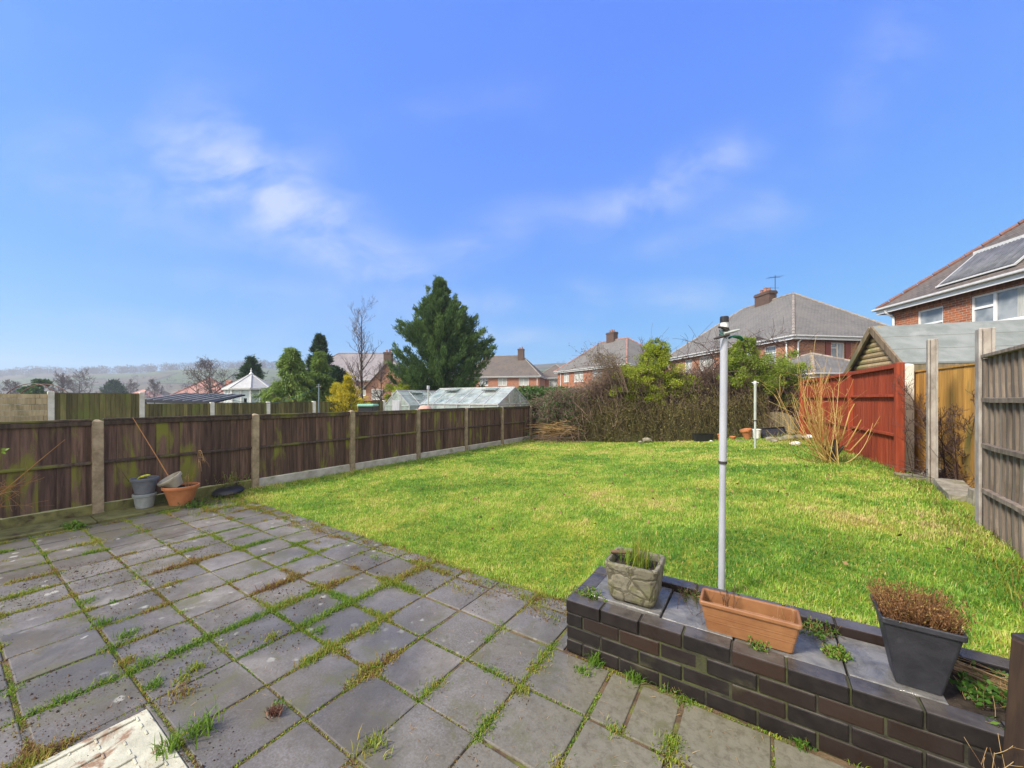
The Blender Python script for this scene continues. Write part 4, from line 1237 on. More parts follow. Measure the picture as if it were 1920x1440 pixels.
weed('green_weed', 'spreading dark green ground cover in the bare soil end of the planter', (.86,2.46,.31), 150, .10, .06, .3, leaf=.03)
weed('green_weed', 'three-leaved seedling at the foot of the planter wall', tuple(ong(1500,1390)), 12, .025, .05, .4, leaf=.03)
weed('green_weed', 'small leafy weed where the planter wall meets the patio corner', tuple(ong(1262,1290)), 22, .035, .06, .5, leaf=.02)
t = thing('withered_weed', 'bundle of dead straw stems lying behind the black pot', 'dead stems', (.82,2.58,.315))
n = 46
b0 = np.array([.66,2.63,.335])+rng.normal(0,.018,(n,3)); e = np.array([1.12,2.40,.33])+rng.normal(0,.05,(n,3))*[1,1.4,.3]
P = bez(b0, (b0+e)/2+np.array([[0,0,.035]])+rng.normal(0,.02,(n,3)), e, 5); v,f,per = tubes(P, np.full((n,5),.0011), 3)
fast('stems', v, f, np.repeat(rng.random(n),per), M['straw'], t)
t = thing('withered_weed', 'sparse thin dead weed stalks standing between the trough and window box', 'dead stems', (-.36,2.45,ZP))
lst = []
for q in range(6): lst += branching((-.36+.05*random.gauss(0,1), 2.42+.04*random.gauss(0,1), ZP), random.uniform(.08,.2), 2, (4,2), .6, .0018, seed=60+q, up=.3, trunk_lean=(random.gauss(0,.5),random.gauss(0,.4)))
v,f,r = tubes_all(lst,(4,3,3),.0007); fast('stems', v, f, r, M['twig'], t)

# dark timber post at the planter's end, with a dead stem caught on it
t = thing('timber_post', 'dark stained timber post with a metal cap beside the planter', 'post', (.695, 2.015, 0), TH)
M['darkpost'] = woodmat('dark_post_wood', (.022,.013,.009), (.055,.032,.018), (.11,.09,.02), (.66,.8), var=.3)
mb = MB(); 
mb.loft([[(x-.0, y, -.05) for x,y in ((0,-.045),(.10,-.045),(.10,.045),(0,.045))], [(x+.058, y, .735) for x,y in ((0,-.045),(.10,-.045),(.10,.045),(0,.045))]])
mb.build('shaft', M['darkpost'], t, bevel=.006)
mb = MB(); mb.box((.066,-.05,.728),(.17,.05,.748)); mb.box((.072,-.052,.66),(.168,-.046,.735)); mb.build('cap', M['darkm'], t, bevel=.003)
lst = branching((.64,2.02,.02), .34, 2, (5,3), .5, .0035, seed=91, up=.4, trunk_lean=(.05,-.05))
v,f,r = tubes_all(lst,(5,3,3),.0009)
t = thing('withered_weed', 'brittle pale dead stalk against the timber post', 'dead stems', (.64,2.02,0)); fast('stems', v, f, r, M['straw'], t)

# ------------------------------------------------------------------ pots by the fence
M['terrapot'] = mottled('terracotta_pot', (.40,.145,.055), (.50,.20,.085), 6, .6, .15, .1, stain=(.30,.20,.12), sscale=3.5, sthr=(.58,.75))
M['greypot'] = mottled('dark_grey_pot', (.10,.11,.13), (.145,.155,.18), 8, .5, .1, .1, stain=(.12,.12,.08), sscale=5, sthr=(.55,.75))
M['palepot'] = mottled('pale_grey_pot', (.20,.22,.225), (.29,.31,.31), 8, .55, .1, .1, stain=(.20,.19,.13), sscale=4, sthr=(.5,.7))
M['beigepot'] = mottled('beige_pot', (.30,.27,.21), (.40,.37,.29), 8, .6, .15, .1, stain=(.2,.17,.1), sscale=5, sthr=(.5,.7))
def pot(name, label, loc, r0, r1, h, mat, rim=.03, M_=None, soil=.8, group=None, cat_='plant pot', wall=.012):
    t = thing(name, label, cat_, loc, 0, group)
    M_ = M_ or Matrix.Identity(4)
    mb = MB(); q = r0 + (r1-r0)*(1-rim*1.8/h)
    mb.lathe([(r0*.96,0),(r0,.006),(q,h-rim*1.5),(q+.002,h-rim*1.5+.002),(r1+.004,h-rim*1.3),(r1+.008,h-rim*.4),(r1+.006,h),(r1-wall*.4,h+.002),(r1-wall,h-.006),(r0+(r1-r0)*soil-wall,h*soil-.01)], 40, M_)
    mb.build('body', mat, t, smooth=False)
    if soil:
        mb = MB(); rr_ = r0+(r1-r0)*soil-wall*.9
        mb.lathe([(rr_,h*soil-.008),(rr_,h*soil)], 40, M_); mb.build('soil', M['peat'], t)
    return t
c = Vector((-7.36, 1.67, .03))
t1 = pot('plant_pot', 'pale grey round pot that carries the dark pot on top', c, .095, .124, .20, M['palepot'])
t2 = pot('plant_pot', 'dark blue grey pot of rotted plants stacked on a paler pot', c+Vector((0,0,.197)), .103, .146, .225, M['greypot'], soil=.86)
L0 = np.array(t2.location)
lst = []
for q in range(10): lst += branching(L0+[random.gauss(0,.05),random.gauss(0,.05),.19], random.uniform(.08,.16), 1, (4,), .5, .004, seed=120+q, up=-.2, trunk_lean=(random.gauss(0,.9),random.gauss(0,.9)))
v,f,r = tubes_all(lst,(4,3),.0012); fast('dead_stems', v, f, r, M['twig'], t2)
o = MB().tube([L0+[.02,-.08,.215], L0+[.05,-.05,.245], L0+[.10,.0,.268], L0+[.125,.03,.272]], [.010,.018,.016,.007], 8).build('yellow_gourd', plain('yellow_green_skin', (.50,.52,.06), .4), None, smooth=True)
tag(o, 'yellow green vegetable lying in the top grey pot', 'vegetable')
c = ong(334, 948, .02) + Vector((-.06, .05, 0))
t3 = pot('terracotta_pot', 'wide terracotta bowl pot by the brown fence', Vector((c.x, c.y, .0)), .125, .212, .30, M['terrapot'], rim=.032, soil=.9)
L3 = np.array(t3.location)
Mt = Matrix.Rotation(TH,4,'Z') @ Matrix.Rotation(R(-22),4,'Y') @ Matrix.Rotation(R(22),4,'X')
t4 = pot('plant_pot', 'empty beige pot tipped over in the wide terracotta bowl', Vector(L3)+Vector((-.05,-.04,.285)), .09, .145, .16, M['beigepot'], M_=Mt, soil=.35)
lst = []
for q in range(7): lst += branching(L3+[.07+random.gauss(0,.04),.05+random.gauss(0,.03),.265], random.uniform(.12,.25), 1, (4,), .4, .003, seed=140+q, up=.2)
v,f,r = tubes_all(lst,(4,3),.0014); fast('dead_stems', v, f, r, M['straw'], t3)
# cane and dead seed head leaning from the pots
a = at(316, 5.42, 893); b = at(249, 5.36, 783)
o = MB().tube([a, (a*2+b)/3+Vector((0,0,.003)), b], [.0055,.005,.004], 6).build('garden_cane', plain('orange_cane', (.36,.16,.045), .5), None)
tag(o, 'orange garden cane leaning from the terracotta bowl to the fence top', 'cane')
t = thing('seed_head', 'dry drooping seed head on a stalk beside the terracotta bowl', 'dead plant', tuple(L3+[.2,.12,.3]))
lst = []
s0 = L3+[.11,.08,.265]
K = 7
top = np.array(at(372, 5.5, 845))
P = bez(s0[None], ((s0+top)/2+[.02,.01,.05])[None], top[None], 6); lst.append((P, np.linspace(.004,.0025,6)[None]))
m = 9; st = np.repeat(top[None],m,0)-np.array([[.0,.0,.02]])*np.arange(m)[:,None]
e = st + np.stack([rng.normal(.07,.05,m)*CS, rng.normal(.07,.05,m)*SN, -rng.uniform(.04,.14,m)],1)
lst.append((bez(st, st+(e-st)*[.8,.8,-.3], e, 5), np.full((m,5),.0028)))
v,f,r = tubes_all(lst,(5,4)); fast('stalk', v, f, r, M['straw'], t)
# black upturned saucer
c = ong(424, 928, .02)
t = thing('pot_saucer', 'upturned black plastic pot saucer by the fence post', 'saucer', (c.x-.05, c.y+.05, .04))
mb = MB(); mb.lathe([(.215,0),(.225,.012),(.218,.03),(.195,.062),(.16,.078),(.05,.083)], 36, Matrix.Rotation(R(6),4,'X')); mb.build('dish', M['black'], t, smooth=True)
# a low earthy strip of weeds along the foot of the pots
x = rng.uniform(-7.5, -6.2, 900); y = rng.uniform(1.9, 2.9, 900)
kp = vnoise(x,y,3,41) > .5 - .2*(y-2.2)
x,y = x[kp],y[kp]
v,f = blades(np.stack([x,y,np.full(len(x),.0)],1), rng.uniform(.03,.13,len(x)), rng.uniform(.003,.006,len(x)), np.abs(rng.normal(.7,.4,len(x))))
tag(fast('weeds', v, f, np.repeat(np.clip(rng.normal(.45,.3,len(x)),0,1),3), M['weed'], origin=(0,0,0)), 'straggling weeds and dead grass round the pots at the fence foot', 'weeds', kind='stuff')
weed('green_weed', 'clump of green leaves at the foot of the terracotta bowl', tuple(ong(368,950)), 60, .07, .09, .35, leaf=.035)
weed('green_weed', 'tufted green weed on the patio below the near fence post', tuple(ong(137,992)), 40, .05, .08, .55, leaf=.045)
weed('yellow_weed', 'yellow green weed climbing the fence foot behind the black saucer', (-7.52,2.78,.05), 70, .12, .30, .9, leaf=.03)
o = block(62, 976, .02, (.12,.07,.06), .3, 'small dark stone lying on the mossy fence edging'); o.name = 'stone'; o['category'] = 'stone'; o.location.z = .045; del o['group']
# briar on the near fence bay
t = thing('briar', 'bare orange briar cane sprawling against the near bay of the fence', 'briar', (-7.3,-.35,.0))
def fd(px): return 6550/(1433-px) - .16
p0 = np.array(at(-40, fd(-40), 962)); p1 = np.array(at(122, fd(122)+.08, 824))
lst = [(bez(p0[None], ((p0+p1)/2+[0,0,.02])[None], p1[None], 8), np.linspace(.007,.0025,8)[None])]
g2 = np.random.default_rng(8)
m = 12; st = np.array([at(-30+g2.random()*20, fd(-20), 890+g2.random()*110) for _ in range(m)])
e = np.array([at(20+g2.random()*45, fd(40), 880+g2.random()*100) for _ in range(m)])
P = bez(st, (st+e)/2+g2.normal(0,.06,(m,3))+[0,0,.07], e, 7); lst.append((P, np.linspace(.0035,.0012,7)[None]*np.ones((m,1))))
st2 = P[:,3:6].reshape(-1,3); e2 = st2+g2.normal(0,.08,st2.shape); lst.append((bez(st2,(st2+e2)/2+g2.normal(0,.02,st2.shape),e2,5), np.full((len(st2),5),.0014)))
v,f,r = tubes_all(lst,(6,4,3)); M['briar'] = leafmat('briar_stems', ((0,(.24,.10,.03)),(.5,(.34,.17,.05)),(1,(.40,.22,.12))), trans=0, rough=.6)
fast('stems', v, f, r, M['briar'], t)
n = 5; v,f = leaves(np.array(at(0,fd(0),847))+rng.normal(0,.02,(n,3)), rng.normal(size=(n,3)), .06, .03); fast('leaves', v, f, np.full(n,.9), M['green'], t)

# ------------------------------------------------------------------ oddments at the far end of the lawn
def far(px, py, z=None):
    """spot on the lawn seen at this pixel"""
    zz = .3
    for _ in range(12):
        c = ong(px, py, zz); zz = float(lawn_z(c.x, c.y))
    c.z = zz; return c
c = at(1400, 11.9, 822); zsh = float(lawn_z(c.x, c.y))
pl_ = at(1418, 11.5, 825)
o = MB().box((-.62,-.09,0),(.62,.09,.055)).build('timber_plank', M['oldgrey'], None, bevel=.006)
o.location = (pl_.x, pl_.y, pl_.z-.02); o.rotation_euler = (0, R(-3), TH+R(6)); tag(o, 'weathered timber plank laid at the back of the lawn under the pots', 'plank')
st = MB()
for q in (-.5, .1, .45): st.box((q-.09,-.08,-.14),(q+.09,.1,-.002))
o = st.build('plank_support', M['block'], None, bevel=.01); o.location = (pl_.x, pl_.y, pl_.z-.03); o.rotation_euler = (0,0,TH+R(6)); tag(o, 'rough stones stacked under the weathered plank', 'stones')
zp = pl_.z + .045
c = at(1402, 11.55, 820); pot('terracotta_pot', 'small terracotta pot tilted on the plank by the far fence', (c.x, c.y, zp), .085, .155, .28, M['terrapot'], rim=.04, M_=Matrix.Rotation(TH,4,'Z')@Matrix.Rotation(R(-14),4,'Y'))
c = at(1418, 11.5, 820); t = thing('white_bucket', 'white plastic bucket on the plank beside the terracotta pot', 'bucket', (c.x, c.y, zp))
mb = MB(); mb.lathe([(.09,0),(.10,.01),(.128,.26),(.135,.262),(.135,.28),(.122,.28),(.095,.03)], 28); mb.build('body', M['white'], t)
mb = MB(); mb.tube([(.13*math.cos(q), .02, .24-.10*math.sin(q)) for q in np.linspace(0,math.pi,12)], .004, 5); mb.build('handle', M['darkm'], t)
c = at(1452, 11.6, 822); t = thing('ribbed_tray', 'black ribbed plastic tray propped against the arched panel', 'tray', (c.x, c.y, c.z+.03), TH+R(3))
mb = MB(); 
Mt = Matrix.Rotation(R(-4),4,'Y') @ Matrix.Rotation(R(-62),4,'X')
Mt = Matrix.Rotation(R(-4),4,'Y') @ Matrix.Rotation(R(62),4,'X')
mb.box((-.40,0,-.012),(.40,.30,.0), Mt); mb.build('base', M['black'], t)
mb = MB()
for q in range(22): mb.box((-.37+q*.034,.02,.0),(-.352+q*.034,.28,.016), Mt)
mb.build('ribs', plain('dark_grey_plastic', (.045,.047,.06), .4), t)
mb = MB(); mb.box((-.42,-.012,-.015),(.42,.006,.035),Mt); mb.box((-.42,.294,-.015),(.42,.312,.035),Mt); mb.box((-.42,-.01,-.014),(-.402,.31,.034),Mt); mb.box((.402,-.01,-.014),(.42,.31,.034),Mt); mb.build('rim', M['black'], t)
c = at(1318, 12.3, 826); t = thing('black_trough', 'black plastic trough standing in the shade under the hedge', 'trough', (c.x, c.y, float(lawn_z(c.x,c.y))), TH)
mb = MB(); mb.loft([rrect(.26,.09,.02,0), rrect(.30,.12,.02,.24), rrect(.31,.13,.02,.25), rrect(.285,.105,.02,.25), rrect(.27,.09,.02,.14)]); mb.build('body', M['black'], t)
for px, py, r1, h, lb in ((1352, 815, .10, .22, 'small terracotta pot half hidden behind the near line pole'), (1374, 828, .085, .10, 'low terracotta pot lying in the hedge foot by the plank')):
    c = at(px, 11.9, py); pot('terracotta_pot', lb, (c.x, c.y, float(lawn_z(c.x,c.y))), r1*.65, r1, h, M['terrapot'], rim=.03)
def stone(px, py, yc, s, mat, label, group=None):
    c = at(px, yc, py); g = np.random.default_rng(int(px))
    mb = MB(); rings = []
    for i, (q, rr_) in enumerate(((-.3,.75),(0,1),(.35,.85),(.55,.4))):
        rings.append([(s*rr_*math.cos(a)*(1+.18*g.normal()), s*.8*rr_*math.sin(a)*(1+.18*g.normal()), s*(q+.05*g.normal())) for a in np.linspace(0,2*math.pi,9)[:-1]])
    mb.loft(rings); o = mb.build('stone', mat, None, bevel=.006)
    o.location = (c.x, c.y, max(c.z, float(lawn_z(c.x,c.y))+s*.15)); tag(o, label, 'stone', group); return o
M['stonew'] = mottled('pale_stone', (.42,.40,.36), (.60,.58,.53), 9, .8, .4, .3)
stone(1333, 829, 12.0, .055, M['stonew'], 'white rounded stone at the hedge foot')
stone(1213, 826, 13.0, .17, M['block'], 'grey boulder in the grass at the hedge foot')
stone(1200, 829, 12.9, .08, M['block'], 'small grey stone just beside the grey boulder')
rub = 'rubble heaped by the red fence'
for k, (px, py, s) in enumerate(((1444,829,.16),(1462,826,.13),(1478,822,.17),(1500,820,.15),(1452,838,.10))):
    stone(px, py, 10.9-.1*k, s, M['block'], ('mossy grey rubble lump nearest the line pole','grassy rubble lump behind the mossy one','largest rubble lump in the middle of the heap','rubble lump against the red fence','low rubble chip at the front of the heap')[k], rub)
stone(1492, 838, 9.6, .13, M['stonew'], 'flat pale stone at the edge of the rubble heap', rub)
o = stone(1515, 820, 9.7, .12, M['stonew'], 'tall pale stone behind the orange shrub', rub)
c = at(1480, 10.8, 824)
tuft_t = thing('dry_grass', 'dry straw coloured grass growing over the rubble heap', 'grass tuft', tuple(c))
L0 = np.array([c.x, c.y, c.z]); tuft('blades', L0, 420, .28, .08, .26, M['weed'], tuft_t, .9, tone=.66, w=(.005,.01))
# ------------------------------------------------------------------ neighbour's fence, beyond the long one
XG, YG = -17.2, 1.9
gfz = thing('green_fence', 'green stained board fence with white concrete posts in the next garden', 'fence', (XG, YG, 0))
for n in range(-1, 7):
    hgt = 1.75 if n == 0 else (1.72 if n < 0 else 1.40 + .012*n)
    p = MB(); ya = .06+n*PIT; yb = n*PIT+PIT-.06
    if n < 0:
        z = 0
        while z < hgt-.02:
            hh = random.uniform(.15,.21); hh = min(hh, hgt-z)
            q = ya
            while q < yb-.02:
                e = min(q+random.uniform(.6,1.1), yb)
                p.box((-.03+random.gauss(0,.006), q, z), (.04+random.gauss(0,.006), e-.006, z+hh-.01)); q = e
            z += hh
        p.build('sleeper_panel', M['sleeper'], gfz)
    else:
        q = ya
        while q < yb-.01:
            w = min(.115, yb-q); dx = random.gauss(0,.003)
            p.add([(dx,q,0),(.034+dx,q,0),(.006+dx,q+w+.01,0),(dx,q+w+.01,0),(dx,q,hgt-.02),(.034+dx,q,hgt-.02),(.006+dx,q+w+.01,hgt-.02),(dx,q+w+.01,hgt-.02)],
              [(3,2,1,0),(4,5,6,7),(0,1,5,4),(1,2,6,5),(2,3,7,6),(3,0,4,7)])
            q += w
        p.build('board_panel', M['greenfence'], gfz)
        p = MB(); p.box((-.03,ya,hgt-.018),(.035,yb,hgt+.004)); p.build('capping', M['greenfence'], gfz)
for n in range(-1, 8):
    hgt = 1.79 if n in (0,1) else 1.42+.012*n
    mb = MB(); mb.loft([[(x*s,y*s,z) for x,y in ((-.065,-.062),(.065,-.062),(.065,.062),(-.065,.062))] for s,z in ((1,-.3),(1,hgt-.02),(.8,hgt))])
    o = mb.build('post', M['postw'], gfz); o.location = (0,n*PIT,0)

# ------------------------------------------------------------------ houses
M['brick'] = brickmat('red_brick', ((.40,.125,.045),(.25,.066,.030),(.44,.17,.065),(.14,.048,.03)))
M['brick2'] = brickmat('buff_red_brick', ((.39,.15,.068),(.24,.085,.045),(.46,.24,.11),(.16,.07,.05)))
M['tile'] = tilemat('grey_brown_tiles', ((.128,.120,.112),(.168,.156,.142),(.18,.168,.148),(.25,.24,.20)))
M['tile2'] = tilemat('brown_tiles', ((.090,.078,.070),(.130,.110,.098),(.15,.115,.09),(.21,.19,.16)))
M['ridge'] = mottled('ridge_tile', (.20,.17,.15), (.30,.26,.22), 6, .85, .2, .3)
M['ridgered'] = mottled('red_ridge_tile', (.30,.13,.10), (.40,.22,.17), 6, .85, .2, .3)
M['ridgebrown'] = mottled('brown_ridge_tile', (.13,.065,.05), (.20,.10,.08), 6, .85, .2, .3)
M['upvc'] = plain('white_upvc', (.72,.72,.71), .35, nz=.05)
M['gutter'] = plain('pale_gutter', (.50,.50,.49), .45, nz=.1)
M['lead'] = mottled('lead_flashing', (.30,.29,.27), (.42,.41,.38), 5, .7, .1, .1)
def glassmat():
    m, nt, b = mk('window_glass')
    n = noise(nt, coords(nt,'Object'), 1.3, 3)
    col = mixc(nt, remap(nt, n, .4, .6), (.16,.185,.20), (.30,.32,.33))
    setp(nt, b, col, .06, .6); return m
M['glass'] = glassmat()
M['curtain'] = mottled('net_curtain', (.30,.31,.29), (.44,.44,.41), 9, .9, .2, .1, stretch=(6,6,.3))
M['shutter'] = plain('red_shutter', (.20,.042,.025), .6)
M['chim'] = brickmat('chimney_brick', ((.105,.055,.04),(.07,.038,.03),(.13,.08,.06),(.05,.032,.026)), mortar=(.13,.11,.09))
M['claypot'] = plain('clay_chimney_pot', (.30,.13,.07), .8, var=.4)

def wall_open(mb, p0, du, L, zt, ops, nrm, z0=-.6, rev=.09):
    """wall rectangle with holes and reveals: starts at p0, runs along du, outward normal nrm"""
    us = sorted({0.0, L, *[o[0] for o in ops], *[o[1] for o in ops]}); zs = sorted({z0, zt, *[o[2] for o in ops], *[o[3] for o in ops]})
    p0 = Vector(p0); du = Vector(du); nrm = Vector(nrm)
    def P(u, z, d=0): return p0 + du*u + Vector((0,0,z)) - nrm*d
    flip = du.cross(Vector((0,0,1))).dot(nrm) < 0
    def q(a):
        mb.add(a[::-1] if flip else a, [(0,1,2,3)], .5)
    for i in range(len(us)-1):
        for j in range(len(zs)-1):
            cu, cz = (us[i]+us[i+1])/2, (zs[j]+zs[j+1])/2
            if any(o[0] < cu < o[1] and o[2] < cz < o[3] for o in ops): continue
            q([P(us[i],zs[j]),P(us[i+1],zs[j]),P(us[i+1],zs[j+1]),P(us[i],zs[j+1])])
    for (a,b,c,d) in [o[:4] for o in ops]:
        q([P(a,c),P(a,c,rev),P(b,c,rev),P(b,c)][::-1]); q([P(a,d),P(b,d),P(b,d,rev),P(a,d,rev)][::-1])
        q([P(a,c),P(a,d),P(a,d,rev),P(a,c,rev)][::-1]); q([P(b,c),P(b,c,rev),P(b,d,rev),P(b,d)][::-1])

def window(t, p0, du, nrm, op, style='casement', curt=False):
    a,b,c,d = op[:4]
    p0 = Vector(p0); du = Vector(du); nrm = Vector(nrm)
    Mx = Matrix(((du.x,-nrm.x,0,0),(du.y,-nrm.y,0,0),(0,0,1,0),(0,0,0,1))).to_4x4()
    Mx = Matrix.Translation(p0) @ Mx      # local: x along the wall, y into the house, z up
    f = .055; y0, y1 = .035, .085
    mb = MB()
    mb.box((a,y0,c),(b,y1,c+f),Mx); mb.box((a,y0,d-f),(b,y1,d),Mx); mb.box((a,y0,c+f),(a+f,y1,d-f),Mx); mb.box((b-f,y0,c+f),(b,y1,d-f),Mx)
    w = b-a
    if style == 'casement':
        n = 3 if w > 1.3 else 2
        for k in range(1, n): mb.box((a+w*k/n-f*.45,y0+.003,c+f),(a+w*k/n+f*.45,y1,d-f),Mx)
        zt = c+(d-c)*.70
        for k in range(n):
            if k != 1 or n == 2: mb.box((a+w*k/n+f*.5,y0+.006,zt-.02),(a+w*(k+1)/n-f*.5,y1-.002,zt+.02),Mx)
    elif style == 'top':
        zt = c+(d-c)*.60; mb.box((a+f,y0+.003,zt-.03),(b-f,y1,zt+.03),Mx)
    elif style == 'side':
        x = b-.62 if op[4] == 'hi' else a+.62
        mb.box((x-.04,y0+.003,c+f),(x+.04,y1,d-f),Mx); zt = c+(d-c)*.58
        (xa, xb) = (x+.04, b-f) if op[4] == 'hi' else (a+f, x-.04)
        mb.box((xa,y0+.004,zt-.035),(xb,y1,zt+.035),Mx)
    elif style == 'pair':
        mb.box((a+w/2-f*.5,y0+.003,c+f),(a+w/2+f*.5,y1,d-f),Mx); zt = c+(d-c)*.7; mb.box((a+f,y0+.006,zt-.02),(a+w/2-f*.5,y1-.002,zt+.02),Mx)
    fr = mb.build('window', M['upvc'], t)
    mb = MB(); mb.poly([Mx @ Vector(q) for q in ((a+.02,.07,c+.02),(b-.02,.07,c+.02),(b-.02,.07,d-.02),(a+.02,.07,d-.02))])
    mb.build('pane', M['curtain'] if curt else M['glass'], fr)
    mb = MB(); mb.box((a-.05,-.05,c-.06),(b+.05,.034,c-.002),Mx); mb.build('sill', M['upvc'] if style != 'pair' else M['lead'], fr)
    return fr

def hip_roof(t, x0, y0, x1, y1, ze, pitch, mat, ov=.32, along='y', ridgemat=None, gut=True):
    x0-=ov; y0-=ov; x1+=ov; y1+=ov; tp = math.tan(R(pitch))
    if along == 'y':
        h = (x1-x0)/2; A_ = Vector(((x0+x1)/2, y0+h, ze+h*tp)); B_ = Vector(((x0+x1)/2, y1-h, ze+h*tp))
    else:
        h = (y1-y0)/2; A_ = Vector((x0+h, (y0+y1)/2, ze+h*tp)); B_ = Vector((x1-h, (y0+y1)/2, ze+h*tp))
    c = [Vector(p) for p in ((x0,y0,ze),(x1,y0,ze),(x1,y1,ze),(x0,y1,ze))]
    mb = MB()
    if along == 'y': fcs = [(c[0],c[1],A_),(c[1],c[2],B_,A_),(c[2],c[3],B_),(c[3],c[0],A_,B_)]
    else: fcs = [(c[0],c[1],B_,A_),(c[1],c[2],B_),(c[2],c[3],A_,B_),(c[3],c[0],A_)]
    for f in fcs: mb.poly(f, .5)
    mb.poly(c[::-1], .5)
    ro = mb.build('roof', mat, t)
    mb = MB()
    hips = [(c[0],A_),(c[1],A_ if along=='y' else B_),(c[2],B_),(c[3],B_ if along=='y' else A_),(A_,B_)]
    for p, q in hips:
        n = max(2, int((q-p).length/.45))
        for k in range(n):
            a = p.lerp(q, k/n); b = p.lerp(q, (k+.96)/n)
            mb.tube([a+Vector((0,0,.015)), b+Vector((0,0,.0))], [.085,.078], 8)
    mb.build('ridge_tiles', ridgemat or M['ridge'], ro)
    if gut:
        mb = MB()
        for i in range(4):
            p, q = c[i], c[(i+1)%4]; d = (q-p).normalized(); o_ = Vector((d.y,-d.x,0))
            e = .06
            mb.beam(p+o_*e-d*(e+.05)+Vector((0,0,-.03)), q+o_*e+d*(e+.05)+Vector((0,0,-.03)), .11, .08)
        mb.build('gutter', M['gutter'], t, bevel=.02, seg=2)
        mb = MB()
        for i in range(4):
            p, q = c[i], c[(i+1)%4]; d = (q-p).normalized(); o_ = Vector((d.y,-d.x,0))
            mb.beam(p-o_*.02+Vector((0,0,-.115)), q-o_*.02+Vector((0,0,-.115)), .03, .20)
        mb.build('fascia', M['upvc'], t)
    return ro, A_, B_

def chimney(ro, p, w, d, z0, z1, pots=2, rot=0):
    mb = MB(); x, y = p
    mb.box((x-w/2,y-d/2,z0),(x+w/2,y+d/2,z1-.22)); mb.box((x-w/2-.05,y-d/2-.05,z1-.22),(x+w/2+.05,y+d/2+.05,z1-.08)); mb.box((x-w/2-.02,y-d/2-.02,z1-.08),(x+w/2+.02,y+d/2+.02,z1))
    ch = mb.build('chimney', M['chim'], ro)
    mb = MB()
    for k in range(pots):
        o_ = ((k+.5)/pots-.5)*(max(w,d)*.75); cx, cy = (x+o_, y) if w > d else (x, y+o_)
        mb.lathe([(.12,0),(.10,.22+.08*(k%2)),(.125,.25+.08*(k%2)),(.11,.28+.08*(k%2))], 12, Matrix.Translation((cx,cy,z1)))
    # the pots sit inside the stack's own mesh group
    po = mb.build('chimney_pots', M['claypot'], ro)
    mb = MB(); mb.box((x-w/2-.06,y-d/2-.06,z0),(x+w/2+.06,y+d/2+.06,z0+.5)) if False else None
    return ch

def house(label, xc, yc, phi, W, L, ze, pitch, along, wins, brick, tile, zb=0.0, ridgemat=None, chims=(), rise=1.0, name='brick_house', ov=.32, gut=True, cat_='house'):
    """wins: list of (face, (u0,u1,z0,z1,..), style, curtain); face 'x' is the wall x=0, face 'y' the wall y=0"""
    X, Y = cw(xc, yc)
    t = thing(name, label, cat_, (X, Y, zb), TH + R(phi))
    mb = MB()
    wx = [w_[1][:4] for w_ in wins if w_[0] == 'x']; wy = [w_[1][:4] for w_ in wins if w_[0] == 'y']
    wall_open(mb, (0,0,0), (0,1,0), L, ze, wx, (-1,0,0)); wall_open(mb, (0,0,0), (1,0,0), W, ze, wy, (0,-1,0))
    wall_open(mb, (W,0,0), (0,1,0), L, ze, [], (1,0,0)); wall_open(mb, (0,L,0), (1,0,0), W, ze, [], (0,1,0))
    mb.build('wall', brick, t)
    for w_ in wins:
        if w_[0] == 'x': window(t, (0,0,0), (0,1,0), (-1,0,0), w_[1], w_[2], w_[3])
        else: window(t, (0,0,0), (1,0,0), (0,-1,0), w_[1], w_[2], w_[3])
    ro, A_, B_ = hip_roof(t, 0, 0, W, L, ze, pitch, tile, ov, along, ridgemat, gut)
    for (p, w_, d_, zz, n) in chims: chimney(ro, p, w_, d_, min(A_.z, zz) - 1.2, zz, n)
    return t, ro, A_, B_

# near house on the uphill side: its facade recedes past the shed
h1, ro1, A1, B1 = house('brick house with a ribbed solar collector on its tiled roof, nearest on the uphill side', 13.63, 2.96, -5.6, 8.0, 12.0, 5.12, 42, 'y',
    [('x',(10.07,10.98,3.45,4.74),'top',False), ('x',(7.05,9.21,3.86,4.80,'hi'),'side',False), ('x',(3.0,5.0,3.7,4.8),'casement',False)], M['brick'], M['tile2'], ridgemat=M['ridgebrown'])
# soldier course and downpipe
mb = MB()
s = .02
while s < 11.95:
    mb.box((-.006, s, 4.84), (.02, s+.066, 5.05)); s += .076
M['soldier'] = mottled('soldier_bricks', (.20,.085,.05), (.32,.14,.075), 9, .85, .3, .6)
mb.build('soldier_course', M['soldier'], h1)
mb = MB(); mb.tube([(-.34,11.9,5.0),(-.30,11.9,4.9),(-.07,11.86,4.7),(-.06,11.86,0)], .04, 8); mb.build('downpipe', M['upvc'], h1)
tp = math.tan(R(42)); ov = .32
def slope1(s, q, up=0): # point on the facade-side slope
    n_ = Vector((-math.sin(R(42)),0,math.cos(R(42))))
    return Vector((q-ov, s, 5.12 + q*tp)) + n_*up
mb = MB()
for k in range(21):
    s = 8.05 + k*.1
    mb.tube([slope1(s, .30, .08), slope1(s, 1.42, .08)], .030, 8)
cb = mb.build('solar_collector', mottled('collector_tubes', (.09,.095,.11), (.16,.165,.19), 5, .5, .05, .3, spec=.35), h1, smooth=True)
mb = MB(); mb.add([slope1(8.0,.28,.03),slope1(10.12,.28,.03),slope1(10.12,1.45,.03),slope1(8.0,1.45,.03)],[(3,2,1,0)]); mb.build('backing', M['black'], cb)
mb = MB(); mb.beam(slope1(7.95,1.47,.09), slope1(10.2,1.47,.09), .10, .10); mb.beam(slope1(7.95,.26,.06), slope1(10.2,.26,.06), .05, .05); mb.beam(slope1(7.97,.26,.06), slope1(7.97,1.47,.06), .04,.05); mb.beam(slope1(10.15,.26,.06), slope1(10.15,1.47,.06), .04,.05)
